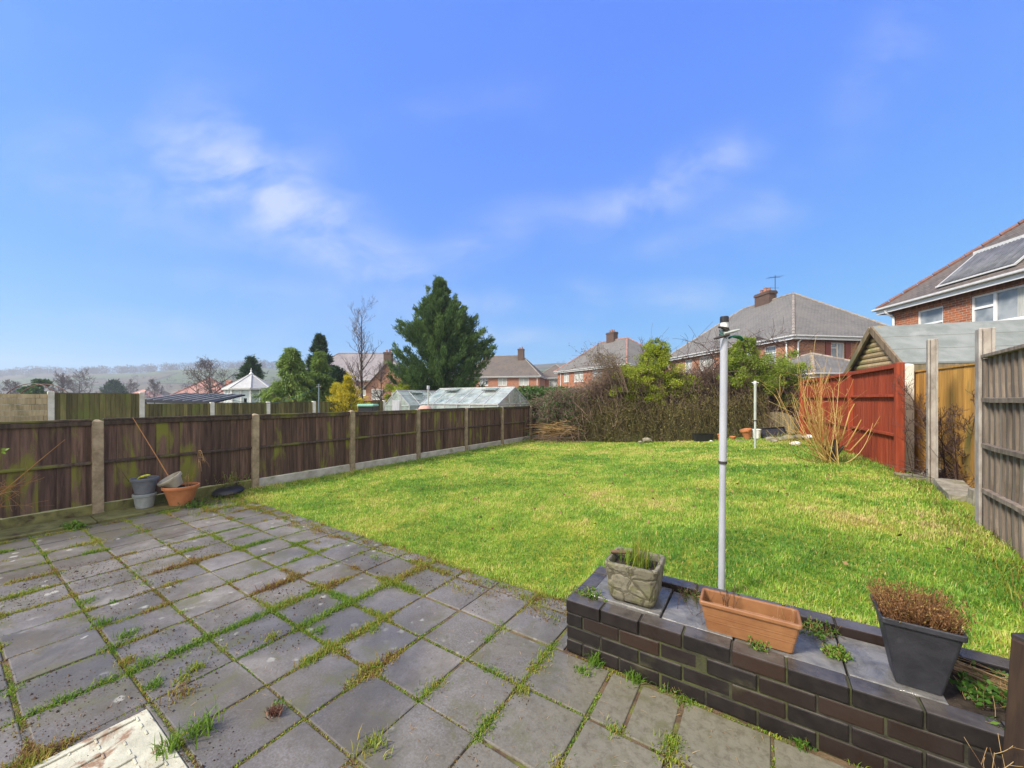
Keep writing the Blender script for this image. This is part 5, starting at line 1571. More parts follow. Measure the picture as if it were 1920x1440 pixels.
mb.build('collector_frame', M['gutter'], cb)
# curtain drawn to one side of the wide window
mb = MB(); mb.add([(.062,7.72,3.93),(.062,8.05,3.93),(.062,8.05,4.74),(.062,7.72,4.74)], [(0,1,2,3)]); mb.build('curtain', M['curtain'], h1)

# middle semi-detached pair
h2, ro2, A2, B2 = house('large hipped brick house with red shutters and a broad chimney stack, beyond the hedge', 15.8, 21.5, 8.7, 8.06, 12.6, 5.1, 40, 'y',
    [('x',(1.18,2.04,3.7,4.75),'top',False), ('x',(2.97,4.72,3.75,4.8),'casement',False), ('x',(6.61,8.34,3.75,4.8),'casement',True), ('x',(9.22,10.2,3.7,4.75),'pair',True),
     ('y',(2.46,3.34,3.78,4.80),'pair',False)], M['brick2'], M['tile'], chims=(((4.03,6.4),.62,1.35,9.45,3),))
for x0 in (2.06, 3.38):
    mb = MB(); mb.box((x0,-.045,3.75),(x0+.34,-.004,4.82)); mb.build('shutter', M['shutter'], h2)
mb = MB(); mb.tube([(-.30,.35,4.98),(-.10,.35,4.75),(-.07,.35,0)], .045, 8); mb.tube([(.35,-.30,4.98),(.2,-.10,4.75),(.2,-.07,0)], .045, 8); mb.build('downpipe', M['upvc'], h2)
# television aerial on that stack
mb = MB(); ax, ay = 4.1, 5.6; mb.tube([(ax,ay,8.6),(ax,ay,10.5)], .022, 6); mb.tube([(ax-.7,ay-.2,10.25),(ax+.5,ay+.15,10.42)], .012, 5)
for k in range(6): mb.tube([(ax-.6+.2*k,ay-.35-.0*k,10.26+.03*k),(ax-.6+.2*k,ay+.15,10.26+.03*k)], .008, 4)
mb.tube([(ax-.7,ay,9.55),(ax+.3,ay,9.6)], .012, 5); mb.tube([(ax-.7,ay-.2,9.4),(ax-.7,ay+.2,9.7)], .01, 4)
mb.build('aerial', M['darkm'], ro2)
# garage between the red fence and that house
gx, gy = cw(13.9, 17.6)
t = thing('brick_garage', 'low brick garage with a grey hipped roof just behind the red fence', 'garage', (gx, gy, 0), TH+R(8.7))
mb = MB(); wall_open(mb,(0,0,0),(0,1,0),5.0,2.75,[],(-1,0,0)); wall_open(mb,(0,0,0),(1,0,0),5.0,2.75,[],(0,-1,0)); wall_open(mb,(5.0,0,0),(0,1,0),5.0,2.75,[],(1,0,0)); wall_open(mb,(0,5.0,0),(1,0,0),5.0,2.75,[],(0,1,0)); mb.build('wall', M['brick2'], t)
hip_roof(t, 0,0,5.0,5.0, 2.75, 24, M['tile'], .25, 'x')

h3, ro3, A3, B3 = house('hipped brick house with a bright red hip line, half hidden by the leafy bush', 12.0, 40.0, 28, 8.06, 12.6, 5.2, 40, 'y',
    [('x',(1.5,2.9,3.75,4.85),'casement',True), ('x',(3.8,5.5,3.75,4.85),'casement',False), ('x',(7.2,9.0,3.7,4.85),'casement',True), ('x',(10.1,11.2,3.75,4.85),'pair',True), ('y',(3.0,4.2,3.75,4.85),'pair',False)],
    M['brick'], M['tile'], ridgemat=M['ridgered'], chims=(((4.03,6.6),.7,1.3,9.85,3),))
mb = MB(); mb.tube([(-.07,11.8,5.0),(-.07,11.8,0)], .045, 8); mb.build('downpipe', M['upvc'], h3)
h4, ro4, A4, B4 = house('long hipped brick house with two tall chimneys behind the glasshouse', -8.5, 64, -13.9, 13.2, 7.2, 5.2, 44, 'x',
    [('y',(.3,1.8,3.75,4.95),'casement',True), ('y',(3.2,4.7,3.75,4.95),'casement',False), ('y',(6.4,7.9,3.75,4.95),'pair',True), ('y',(9.9,11.5,3.75,4.95),'pair',True)], M['brick'], M['tile2'],
    chims=(((3.4,3.2),1.0,.8,9.9,2),((9.6,3.0),1.0,.8,10.0,2)))
mb = MB(); mb.tube([(12.9,-.08,5.0),(12.9,-.08,0)], .05, 8); mb.build('downpipe', M['upvc'], h4)
h4b, ro4b, _, _ = house('lower hipped wing set back at the end of the long brick house', 4.3, 67.0, -13.9, 6.0, 6.0, 5.2, 38, 'x',
    [('y',(2.2,3.9,3.7,4.95),'pair',True)], M['brick'], M['tile2'])
h5, ro5, _, _ = house('grey roofed house behind the bare birch', -27.5, 48, 0, 14.4, 8.0, 4.0, 41, 'x',
    [('y',(8.6,10.1,2.0,3.3),'casement',True), ('y',(11.2,12.4,2.0,3.3),'casement',False)], M['brick2'], tilemat('pale_grey_tiles', ((.20,.18,.19),(.26,.235,.24),(.28,.25,.25),(.33,.31,.30))))
t6x, t6y = cw(-16.8, 44)
t = thing('brick_house', 'gabled brick house with a tall end chimney beside the dark cypress', 'house', (t6x, t6y, 0), TH)
mb = MB(); mb.add([(0,0,-.5),(5,0,-.5),(5,0,3.0),(2.5,0,5.7),(0,0,3.0)],[(0,1,2,3,4)]); mb.add([(0,7,-.5),(5,7,-.5),(5,7,3.0),(2.5,7,5.7),(0,7,3.0)],[(4,3,2,1,0)]); mb.add([(0,0,-.5),(0,7,-.5),(0,7,3.0),(0,0,3.0)],[(3,2,1,0)]); mb.add([(5,0,-.5),(5,7,-.5),(5,7,3.0),(5,0,3.0)],[(0,1,2,3)]); mb.build('wall', M['brick2'], t)
mb = MB()
for sx in (-1,1):
    a = Vector((2.5+sx*2.75,-.25,2.75)); b = Vector((2.5,-.25,5.78)); dn = Vector((0,7.5,0))
    q = [a,b,b+dn,a+dn]; mb.poly(q if sx < 0 else q[::-1])
    q2 = [p+Vector((0,0,-.12)) for p in q]; mb.poly(q2[::-1] if sx < 0 else q2); mb.poly([q[0],q2[0],q2[1],q[1]]); mb.poly([q[0],q[3],q2[3],q2[0]])
rr6 = mb.build('roof', M['tile2'], t); chimney(rr6, (2.4,.6), .9, .7, 4.2, 7.0, 2)
for a in (.7, 3.0): window(t, (0,-.09,0), (1,0,0), (0,-1,0), (a,a+1.2,1.5,2.7), 'pair', True)

# bungalows and far houses in the valley
def bungalow(label, px, yc, W, L, ze, pitch, phi, tile, along='x', zb=0.0, brick=None, ridgemat=None, wins=True):
    return house(label, (px-960)/F*yc, yc, phi, W, L, ze-zb, pitch, along, [('y',(W*.2,W*.2+1.3,ze-zb-1.5,ze-zb-.3),'pair',False),('y',(W*.6,W*.6+1.3,ze-zb-1.5,ze-zb-.3),'pair',False)] if wins else [], brick or M['upvc'], tile, zb=zb, ridgemat=ridgemat, name='bungalow', gut=False)
pinkt = tilemat('pink_tiles', ((.42,.22,.18),(.46,.26,.22),(.44,.25,.20),(.5,.33,.28)))
oranget = tilemat('orange_tiles', ((.42,.16,.08),(.48,.20,.10),(.40,.17,.09),(.5,.28,.2)))
M['render'] = mottled('cream_render', (.55,.52,.46), (.66,.63,.56), 1.5, .9, .05, .1)
bungalow('pink roofed bungalow below the bare tree, beyond the dark canopy', 318, 47, 6.3, 6.4, 1.7, 38, 24, pinkt, 'y', zb=-1.3, brick=M['render'], ridgemat=M['ridgered'])
bungalow('orange roofed bungalow just behind the pink one', 378, 52, 4.2, 5.0, 1.6, 42, 10, oranget, 'x', zb=-1.3, brick=M['render'], ridgemat=M['ridgered'])
for i, (px, yc, ze, lb, tl) in enumerate(((232,118,2.2,'small distant house with a pale pink roof, left of the far cedar in the valley',pinkt),(262,135,2.6,'distant cream walled house right of the far cedar',M['tile2']),(296,140,2.5,'distant white house between the cream house and the pink bungalow',M['tile']),(322,150,2.6,'distant white house farthest along the valley row',M['tile']),(165,120,2.6,'distant red brick house above the green stained panel',M['tile2']))):
    bungalow(lb, px, yc, 7.5, 6, ze, 36, -10+7*i, tl, 'x', brick=M['brick'] if i == 4 else M['render'])

# pale garden wall and garage front glimpsed over the hedges
M['whitewall'] = mottled('white_wall', (.55,.55,.54), (.68,.68,.66), 2, .9, .1, .1)
a = at(1040, 30, 726); b = at(1110, 30, 726); d = (b-a); ang = math.atan2(d.y, d.x)
t = thing('garage', 'long white flat-roofed garage beyond the hedge, below the brick house', 'garage', (a.x, a.y, 0), ang)
mb = MB(); mb.box((0,0,-.3),(d.length,3,2.35)); mb.build('wall', M['whitewall'], t); mb = MB(); mb.box((-.1,-.12,2.354),(d.length+.1,3.1,2.5)); mb.build('roof', M['lead'], t)
a = at(1258, 21, 715); b = at(1325, 21, 706)
t = thing('garden_shed', 'small white shed glimpsed through the twigs below the hipped brick house', 'shed', (a.x, a.y, 0), TH+R(10))
mb = MB(); mb.box((0,0,-.2),(2.1,2,2.45)); mb.build('wall', M['whitewall'], t); mb = MB(); mb.add([(-.1,-.1,2.454),(2.2,-.1,2.454),(2.2,2.1,2.8),(-.1,2.1,2.8),(-.1,-.1,2.52),(2.2,-.1,2.52),(2.2,2.1,2.87),(-.1,2.1,2.87)],[(3,2,1,0),(4,5,6,7),(0,1,5,4),(1,2,6,5),(2,3,7,6),(3,0,4,7)]); mb.build('roof', M['lead'], t)

# ------------------------------------------------------------------ log-lap cabin behind the red fence
ex1 = Vector((2.24, 10.46, 0)); ex2 = Vector((1.71, 12.40, 0))
gd = (ex2-ex1).normalized(); rd = Vector((gd.y, -gd.x, 0)); angc = math.atan2(rd.y, rd.x)
t = thing('log_cabin', 'log-lap summerhouse with a grey felt roof behind the red fence', 'shed', (ex1.x, ex1.y, .3), angc)
# local: x along the ridge, y across the gable
Wc = (ex2-ex1).length; zE, zA = 2.03, 2.87
M['log'] = woodmat('log_lap', (.27,.20,.10), (.44,.34,.19), (.20,.20,.08), (.52,.72), var=.5)
mb = MB(); z = 0.0
while z < zA-.05:
    hw = Wc/2-.12 if z < zE-.2 else max(.02, (Wc/2)*(zA-.14-z)/(zA-zE)-.01)
    hw = min(hw, Wc/2-.12)
    mb.tube([(.14, Wc/2-hw, z+.055), (.14, Wc/2+hw, z+.055)], .068, 10); z += .115
mb.add([(.17,.12,0),(.17,Wc-.12,0),(.17,Wc-.12,zE-.02),(.17,Wc/2,zA-.08),(.17,.12,zE-.02)],[(4,3,2,1,0)])
g_ = mb.build('gable_wall', M['log'], t, smooth=False)
mb = MB(); z = 0.0
while z < zE-.15:
    mb.tube([(.14,.14,z+.055),(5.2,.14,z+.055)], .066, 8); z += .115
mb.build('side_wall', M['log'], t)
M['felt'] = mottled('grey_green_felt', (.15,.165,.155), (.215,.23,.22), 3, .9, .35, .12, stain=(.27,.28,.27), sscale=1.2, sthr=(.55,.8), bdist=.01)
mb = MB(); n = 3
for side in (0,1):
    for k in range(n):
        q0, q1 = k/n, (k+1)/n + (.03 if k < n-1 else 0)
        def pt(q, x, up):
            y = q*(Wc/2+.06) - .06; z_ = zE-.06 + (zA-zE+.06)*q
            if side: y = Wc - y
            return Vector((x, y, z_+up))
        up = .012*(n-1-k)*0 + .006*(1 if k == 0 else 0)
        q = [pt(q0,0,.012),pt(q0,5.4,.012),pt(q1,5.4,.0),pt(q1,0,.0)]
        q2 = [p+Vector((0,0,-.035)) for p in q]
        fl_ = side == 1
        def ad(a): mb.poly(a[::-1] if fl_ else a)
        ad(q); ad(q2[::-1]); ad([q[0],q2[0],q2[1],q[1]]); ad([q[3],q2[3],q2[0],q[0]]); ad([q[1],q2[1],q2[2],q[2]])
mb.build('felt_roof', M['felt'], t)
M['barge'] = woodmat('bargeboard_wood', (.12,.085,.05), (.24,.18,.11), (.11,.11,.05), (.55,.75), var=.3)
for side in (0,1):
    mb = MB(); y0 = -.09 if not side else Wc+.09
    mb.beam((-.02,y0,zE-.17),(-.02,Wc/2,zA-.055),.04,.13,up=(0,0,1)); mb.build('bargeboard', M['barge'], t)
mb = MB(); mb.box((.02,-.05,zE-.22),(5.3,-.01,zE-.075)); mb.build('eaves_board', M['barge'], t)

# ------------------------------------------------------------------ glasshouses
M['alu'] = plain('aluminium', (.46,.46,.46), .4, metal=.3, nz=.15)
def ghglass():
    m, nt, b = mk('greenhouse_glass')
    n = noise(nt, coords(nt,'Object'), 2.2, 4)
    setp(nt, b, mixc(nt, n, (.30,.37,.34), (.50,.56,.54)), .12, .7)
    tr = N(nt,'ShaderNodeBsdfTransparent',{'Color':(.80,.90,.86,1)})
    mx = N(nt,'ShaderNodeMixShader',{0: remap(nt, n, .3,.7,.42,.75), 1: tr.outputs[0], 2: b.outputs[0]})
    nt.links.new(mx.outputs[0], nt.nodes['Material Output'].inputs['Surface']); return m
M['ghglass'] = ghglass()
def greenhouse(label, loc, rotz, L, W, ze, zr, nb, door=False, vents=()):
    """ridge along local x, near gable at x=0"""
    t = thing('greenhouse', label, 'greenhouse', loc, rotz)
    fr = MB(); b = .035
    def beam(a, c, w=b): fr.beam(a, c, w, w)
    for k in range(nb+1):
        x = L*k/nb
        for y in (0, W): beam((x,y,0),(x,y,ze)); beam((x,y,ze),(x,W/2,zr))
    for y in (0,W): beam((0,y,ze),(L,y,ze),.06); beam((0,y,0),(L,y,0)); beam((0,y,.55),(L,y,.55),.02)
    beam((0,W/2,zr),(L,W/2,zr),.06)
    for x in (0,L):
        beam((x,0,ze),(x,W,ze)); beam((x,0,0),(x,W,0))
        for y in (W*.33,W*.67): beam((x,y,0),(x,y,ze+(zr-ze)*.66))
    for f_ in (.36,.68):
        for y in (0,W): 
            yy = y+(W/2-y)*f_; zz = ze+(zr-ze)*f_; beam((0,yy,zz),(L,yy,zz),.016)
    fr.build('frame', M['alu'], t)
    for nm, q in (('roof_glass',[(0,0,ze),(L,0,ze),(L,W/2,zr),(0,W/2,zr)]),('roof_glass',[(L,W,ze),(0,W,ze),(0,W/2,zr),(L,W/2,zr)]),('side_glass',[(0,0,0),(L,0,0),(L,0,ze),(0,0,ze)]),('side_glass',[(L,W,0),(0,W,0),(0,W,ze),(L,W,ze)]),
                  ('gable_glass',[(0,W,0),(0,0,0),(0,0,ze),(0,W/2,zr),(0,W,ze)]),('gable_glass',[(L,0,0),(L,W,0),(L,W,ze),(L,W/2,zr),(L,0,ze)])):
        mb = MB(); nrm = (Vector(q[1])-Vector(q[0])).cross(Vector(q[2])-Vector(q[1])).normalized()*-.004
        mb.poly([Vector(p)+nrm for p in q]); mb.build(nm, M['ghglass'], t)
    for (k, side) in vents:
        x0, x1 = L*k/nb+.03, L*(k+1)/nb-.03
        y0 = 0 if side == 0 else W
        def sp(f_, x, up): 
            yy = y0+(W/2-y0)*f_; return Vector((x, yy, ze+(zr-ze)*f_+up))
        mb = MB(); mb.add([sp(.62,x0,.16),sp(.62,x1,.16),sp(.98,x1,.03),sp(.98,x0,.03),sp(.62,x0,.14),sp(.62,x1,.14),sp(.98,x1,.01),sp(.98,x0,.01)],[(0,1,2,3),(7,6,5,4),(0,4,5,1),(1,5,6,2),(2,6,7,3),(3,7,4,0)])
        mb.build('roof_vent', M['ghglass'], t)
        mb = MB(); mb.beam(sp(.62,x0,.15),sp(.62,x1,.15),.03,.03); mb.build('vent_bar', M['darkm'], t)
    if door:
        mb = MB(); mb.box((-.05,W*.35,.05),(-.02,W*.65,ze+.25)); mb.build('door', M['galv'], t, bevel=.01)
    mb = MB(); mb.box((.1,.1,.0),(L-.1,W*.3,.62)); mb.box((.1,W*.72,.0),(L-.1,W-.1,.62)); mb.build('staging', M['greywood'], t)
    return t
greenhouse('large glasshouse close behind the long board fence, roof vents raised', (-8.75, 14.7, 0), R(180), 4.3, 2.42, 1.36, 2.06, 6, vents=((1,1),(4,1)))
greenhouse('smaller clear glasshouse with a grey door, farther from the fence', (-15.2+.9, 12.7, 0), R(90), 2.9, 1.85, 1.25, 2.0, 4, door=True, vents=((1,0),))

# white octagonal conservatory
c = at(471, 26, 750); cx = thing('conservatory', 'white octagonal conservatory with a pointed translucent roof', 'conservatory', (c.x, c.y, 0), TH+R(10))
Rr = 1.42; ze_, za_ = 2.25, 3.26
ang8 = [R(22.5+45*k) for k in range(8)]
fr = MB(); 
for a in ang8:
    p = Vector((math.cos(a)*Rr, math.sin(a)*Rr, 0)); fr.beam(p, p+Vector((0,0,ze_)), .12, .12)
for k in range(8):
    a, b = ang8[k], ang8[(k+1)%8]
    for z in (.05,.62,ze_-.04): fr.beam((math.cos(a)*Rr,math.sin(a)*Rr,z),(math.cos(b)*Rr,math.sin(b)*Rr,z), .07, .09)
    m_ = (Vector((math.cos(a),math.sin(a),0))+Vector((math.cos(b),math.sin(b),0)))*Rr/2; fr.beam(m_, m_+Vector((0,0,ze_)), .06, .06)
fr.build('frame', M['upvc'], cx)
mb = MB()
for k in range(8):
    a, b = ang8[k], ang8[(k+1)%8]; q = Rr*.985
    mb.poly([(math.cos(a)*q,math.sin(a)*q,.1),(math.cos(b)*q,math.sin(b)*q,.1),(math.cos(b)*q,math.sin(b)*q,ze_-.05),(math.cos(a)*q,math.sin(a)*q,ze_-.05)])
mb.build('side_glass', mottled('milky_glass', (.40,.47,.49), (.52,.58,.60), 3, .1, 0, .1, spec=.6), cx)
mb = MB(); Ro = Rr+.16
for k in range(8):
    a, b = ang8[k], ang8[(k+1)%8]; mb.poly([(math.cos(a)*Ro,math.sin(a)*Ro,ze_),(math.cos(b)*Ro,math.sin(b)*Ro,ze_),(0,0,za_)])
mb.build('roof', mottled('polycarbonate', (.33,.33,.32), (.42,.42,.41), 3, .5, 0, .25, spec=.4), cx)
mb = MB()
for a in ang8: mb.beam((math.cos(a)*Ro,math.sin(a)*Ro,ze_+.02),(0,0,za_+.03),.06,.05)
for k in range(8):
    a, b = ang8[k], ang8[(k+1)%8]; mb.beam((math.cos(a)*Ro,math.sin(a)*Ro,ze_-.03),(math.cos(b)*Ro,math.sin(b)*Ro,ze_-.03),.08,.10)
mb.build('roof_bars', M['gutter'], cx)
mb = MB(); mb.lathe([(.14,za_-.02),(.10,za_+.06),(.05,za_+.10),(.035,za_+.18),(.06,za_+.23),(.015,za_+.30),(.005,za_+.42)], 12); mb.build('finial', M['upvc'], cx, smooth=True)

# dark glazed canopy behind the green fence
a = at(272, 17.0, 741); t = thing('glazed_canopy', 'black framed lean-to canopy with pale glazing bars behind the green fence', 'canopy', (a.x, a.y, 0), TH+R(-8))
Lc = 3.5; mb = MB()
mb.add([(0,0,1.52),(Lc,0,1.44),(Lc,1.6,1.78),(0,1.6,1.86),(0,0,1.46),(Lc,0,1.38),(Lc,1.6,1.72),(0,1.6,1.80)],[(0,1,2,3),(7,6,5,4),(0,4,5,1),(1,5,6,2),(2,6,7,3),(3,7,4,0)]); mb.build('roof', plain('dark_glazing', (.012,.013,.018), .6, .2), t)
mb = MB(); 
for k in range(7):
    x = Lc*(k+.4)/7; z = 1.52-.08*(k+.4)/7; mb.beam((x-.30,.02,z+.03),(x+.15,1.58,z+.36),.035,.03)
mb.build('glazing_bars', M['alu'], t)
mb = MB(); mb.beam((-.02,-.03,1.47),(Lc+.02,-.03,1.39),.05,.12); mb.beam((0,0,0),(0,0,1.55),.08,.08); mb.beam((Lc,0,0),(Lc,0,1.45),.08,.08); mb.beam((0,1.6,0),(0,1.6,1.7),.08,.08); mb.beam((Lc,1.6,0),(Lc,1.6,1.6),.08,.08)
mb.build('frame', M['black'], t)
# hoops of a polytunnel
t = thing('tunnel_hoops', 'rusty bare hoops of a plant tunnel behind the pale board panel', 'plant tunnel', tuple(at(60, 13.8, 748).xy.to_3d()), TH)
for k in range(2):
    mb = MB(); mb.tube([(-.15*k+1.28*math.cos(q), .5*k, .9+1.22*math.sin(q)) for q in np.linspace(0, math.pi, 25)], .016, 6); mb.tube([(1.28-.15*k,.5*k,0),(1.28-.15*k,.5*k,.9)], .016, 6); mb.tube([(-1.28-.15*k,.5*k,0),(-1.28-.15*k,.5*k,.9)], .016, 6)
    mb.build('hoop', plain('rusty_steel', (.12,.06,.045), .7), t)

# next garden: washing line post and lines, bin, water butt, pipe pole
c = at(598, 15.5, 748); t = thing('line_post', 'slim blue grey washing line post standing in the next garden', 'post', (c.x, c.y, 0))
mb = MB(); mb.tube([(0,0,0),(0,0,2.18)], .028, 8); mb.build('shaft', plain('blue_grey_steel', (.13,.18,.21), .5), t)
mb = MB(); mb.tube([(-.1*CS,-.1*SN,2.05),(.1*CS,.1*SN,2.05)], .03, 6); mb.tube([(-.06*CS,-.06*SN,2.15),(.06*CS,.06*SN,2.12)], .02, 6); mb.build('cleat', M['darkm'], t)
e = at(380, 9.0, 738.0); p0 = Vector((c.x,c.y,2.1)); pts = [p0.lerp(e, q) - Vector((0,0,.45*math.sin(q*math.pi))) for q in np.linspace(0,1,20)]
tag(MB().tube(pts, .006, 5).build('washing_line', M['line'], None), 'green washing line sagging from the slim blue grey post', 'washing line')
c = at(803, 16.8, 748); t = thing('line_post', 'pale steel post standing between the two glasshouses', 'post', (c.x, c.y, 0))
mb = MB(); mb.tube([(0,0,0),(0,0,2.1)], .03, 8); mb.build('shaft', M['galv2'], t); mb = MB(); mb.box((-.05,-.05,1.98),(.05,.05,2.15)); mb.build('cap', M['galv'], t, bevel=.01)
c = at(690, 15.2, 748); t = thing('garden_chest', 'black garden chest with a pale green lid beyond the long fence', 'chest', (c.x, c.y, 0), TH)
mb = MB(); mb.loft([rrect(.24,.24,.03,0), rrect(.30,.28,.03,1.28)]); mb.build('body', M['black'], t); mb = MB(); mb.loft([rrect(.33,.31,.04,1.285), rrect(.33,.31,.04,1.34), rrect(.29,.27,.04,1.37)]); mb.build('lid', plain('pale_green_plastic', (.20,.42,.30), .5), t)
c = at(797, 16.3, 748); o = MB().lathe([(.16,0),(.28,.5),(.32,.9),(.30,1.12),(.22,1.26),(.05,1.30)], 20).build('clay_cloche', mottled('pink_clay', (.42,.24,.19),(.5,.31,.25),5,.8,.2,.1), None, smooth=True)
o.location = (c.x, c.y, 0); tag(o, 'rounded pink clay forcing jar beside the pale steel post', 'clay jar')
# ------------------------------------------------------------------ trees and shrubs
M['cyp'] = leafmat('cypress_sprays', ((0,(.030,.062,.020)),(.45,(.075,.14,.036)),(.8,(.14,.225,.05)),(1,(.21,.30,.07))), trans=.25, rough=.6, pn=.9)
M['spruce'] = leafmat('spruce_needles', ((0,(.018,.042,.018)),(.6,(.045,.09,.032)),(1,(.09,.15,.05))), trans=.2)
M['cedar'] = leafmat('drooping_needles', ((0,(.07,.125,.026)),(.5,(.17,.26,.045)),(1,(.30,.38,.08))), trans=.3, pn=1.0)
M['gold'] = leafmat('golden_needles', ((0,(.22,.23,.02)),(.5,(.52,.44,.025)),(1,(.75,.58,.05))), trans=.3)
M['laurel'] = leafmat('laurel_leaves', ((0,(.03,.07,.018)),(.6,(.07,.14,.03)),(1,(.14,.23,.05))), trans=.25)
M['lime'] = leafmat('lime_leaves', ((0,(.10,.13,.02)),(.45,(.24,.30,.026)),(.8,(.38,.44,.04)),(1,(.48,.47,.08))), trans=.4, pn=1.1)
M['mid'] = leafmat('mid_green_leaves', ((0,(.07,.115,.02)),(.5,(.17,.245,.03)),(1,(.31,.39,.05))), trans=.35, pn=1.1)
M['bark'] = mottled('bark', (.045,.034,.027), (.10,.08,.062), 9, .95, .5, .2, stretch=(1,1,.3))
M['birch'] = leafmat('birch_twigs', ((0,(.055,.04,.038)),(.6,(.12,.09,.08)),(1,(.20,.16,.14))), trans=0, rough=.8)
M['bramble'] = leafmat('bramble_stems', ((0,(.065,.045,.036)),(.5,(.165,.11,.085)),(.85,(.27,.185,.135)),(1,(.36,.27,.19))), trans=0, rough=.85, pn=.9)
M['brown'] = leafmat('hanging_dead_growth', ((0,(.055,.042,.02)),(.5,(.135,.105,.042)),(.8,(.185,.17,.058)),(1,(.32,.25,.13))), trans=.1, rough=.9, pn=1.0)
M['dogwood'] = leafmat('orange_stems', ((0,(.28,.155,.04)),(.5,(.48,.31,.09)),(1,(.62,.46,.19))), trans=0, rough=.6)
M['darkstem'] = leafmat('dark_stems', ((0,(.030,.016,.014)),(.6,(.075,.04,.034)),(1,(.17,.11,.09))), trans=0, rough=.7)

def conifer(name, label, base, H, prof, nb, sprays, leaflets, leaf, mat, seed, sweep=.35, drop=0.0, cat_='tree', spread=.55, nleaders=0, trunk=.18, wide=.32, group=None, leaders=()):
    """prof(t) -> branch reach at height fraction t"""
    g = np.random.default_rng(seed); t = thing(name, label, cat_, base, 0, group); b = np.array(base, float)
    tr = MB(); tr.tube([(0,0,-.2),(0,0,H*.5),(0,0,H*.96)], [trunk,trunk*.6,.02], 8); tr.build('trunk', M['bark'], t)
    ht = g.random(nb)**.85; az = g.random(nb)*2*np.pi
    reach = np.array([prof(q) for q in ht])*np.where(g.random(nb)<.35, g.uniform(.92,1.13,nb), g.uniform(.6,.97,nb))
    z0 = ht*H*.94 + .02*H
    lean = np.stack([np.cos(az), np.sin(az), np.zeros(nb)],1)
    P0 = b + np.stack([np.zeros(nb), np.zeros(nb), z0],1)
    P1 = P0 + lean*reach[:,None]*.6 + np.array([[0,0,1.]])*(reach*sweep*.25)[:,None]
    P2 = P0 + lean*reach[:,None] + np.array([[0,0,1.]])*(reach*(sweep-drop))[:,None] + g.normal(0,.05,(nb,3))*reach[:,None]
    if leaders:
        m_ = len(leaders); ld = np.array(leaders, float); r2 = np.array((CS,SN,0)); f2 = np.array((-SN,CS,0))
        E = b + r2*ld[:,:1] + f2*ld[:,1:2] + np.array([[0,0,1.]])*ld[:,2:]
        S = b + (E-b)*[.35,.35,0] + np.array([[0,0,1.]])*(ld[:,2:]*.62)
        P0 = np.concatenate([P0,S]); P1 = np.concatenate([P1,(S+E)/2+r2*ld[:,:1]*.12]); P2 = np.concatenate([P2,E]); reach = np.concatenate([reach,np.full(m_,1.1)]); nb += m_
    tt = np.sort(g.random((nb,sprays))**.65,1)*.97+.03
    q = tt[...,None]
    C = P0[:,None]*(1-q)**2 + 2*P1[:,None]*q*(1-q) + P2[:,None]*q*q
    T = unit(2*(P1-P0)[:,None]*(1-q) + 2*(P2-P1)[:,None]*q)
    wv = wide*(1.15-tt)*np.minimum(reach,2.5)[:,None]*.45 + .03
    C = C + g.normal(0,1,C.shape)*wv[...,None]*[1,1,.7]
    C = np.repeat(C.reshape(-1,3), leaflets, 0); T = np.repeat(T.reshape(-1,3), leaflets, 0)
    n = len(C)
    C = C + g.normal(0, leaf*.35, (n,3))
    D = unit(T + g.normal(0,spread,(n,3)) + np.array([[0,0,.35*np.sign(sweep-drop+.05) if not drop else -.5*drop]]))
    v, f = leaves(C, D, leaf*g.uniform(.6,1.5,n), leaf*.26*g.uniform(.7,1.3,n))
    branch_tone = np.repeat(np.repeat(g.normal(0,.16,nb), sprays), leaflets)
    tip = np.repeat(tt.reshape(-1), leaflets)
    fast('crown', v, f, np.clip(.45 + branch_tone + g.normal(0,.14,n), 0, 1), mat, t)
    sel = g.random(nb) < .35
    P = bez(P0[sel],P1[sel],P2[sel],4); v,f,per = tubes(P, np.linspace(.035,.008,4)[None]*np.ones((sel.sum(),1)), 3)
    fast('branches', v, f, np.repeat(g.random(sel.sum()),per), M['darkstem'], t)
    return t

c = at(826, 25, 748)
def pc(t):
    q = np.interp(t, [0,.08,.2,.42,.6,.75,.87,1.0], [2.2,3.0,3.35,2.95,2.1,1.15,.5,.06]); return q
conifer('cypress_tree', 'big dark green cypress, by far the tallest tree, rising beyond the long fence', (c.x,c.y,0), 9.7, pc, 400, 42, 10, .18, M['cyp'], 3, sweep=.55, trunk=.28, wide=.17, spread=.36, leaders=((-.9,.2,8.9),(1.0,-.1,8.3),(-.35,0,9.5),(1.5,.1,6.9),(-1.6,.1,7.0)))
c = at(546, 22, 748)
conifer('cedar_tree', 'broad yellow green cedar with drooping sprays beside the white conservatory', (c.x,c.y,0), 4.55, lambda t: np.interp(t,[0,.15,.4,.7,.9,1],[1.9,2.1,1.85,1.0,.4,.08]), 120, 40, 6, .20, M['cedar'], 5, sweep=.3, drop=.6, wide=.20, spread=.4)
c = at(604, 23.5, 748)
conifer('cedar_tree', 'narrower light green cedar crowding the dark spruce', (c.x-.2,c.y,0), 4.6, lambda t: np.interp(t,[0,.3,.7,1],[1.2,1.2,.65,.1]), 80, 34, 6, .19, M['cedar'], 6, sweep=.3, drop=.55, wide=.20, spread=.4)
c = at(600, 31, 748)
conifer('spruce_tree', 'dark pointed spruce standing between the cedar and the bare birch', (c.x,c.y,0), 6.9, lambda t: np.interp(t,[0,.2,.6,1],[2.1,1.9,1.0,.06]), 200, 26, 6, .22, M['spruce'], 7, sweep=.2, wide=.2, spread=.4)
c = at(632, 29, 748)
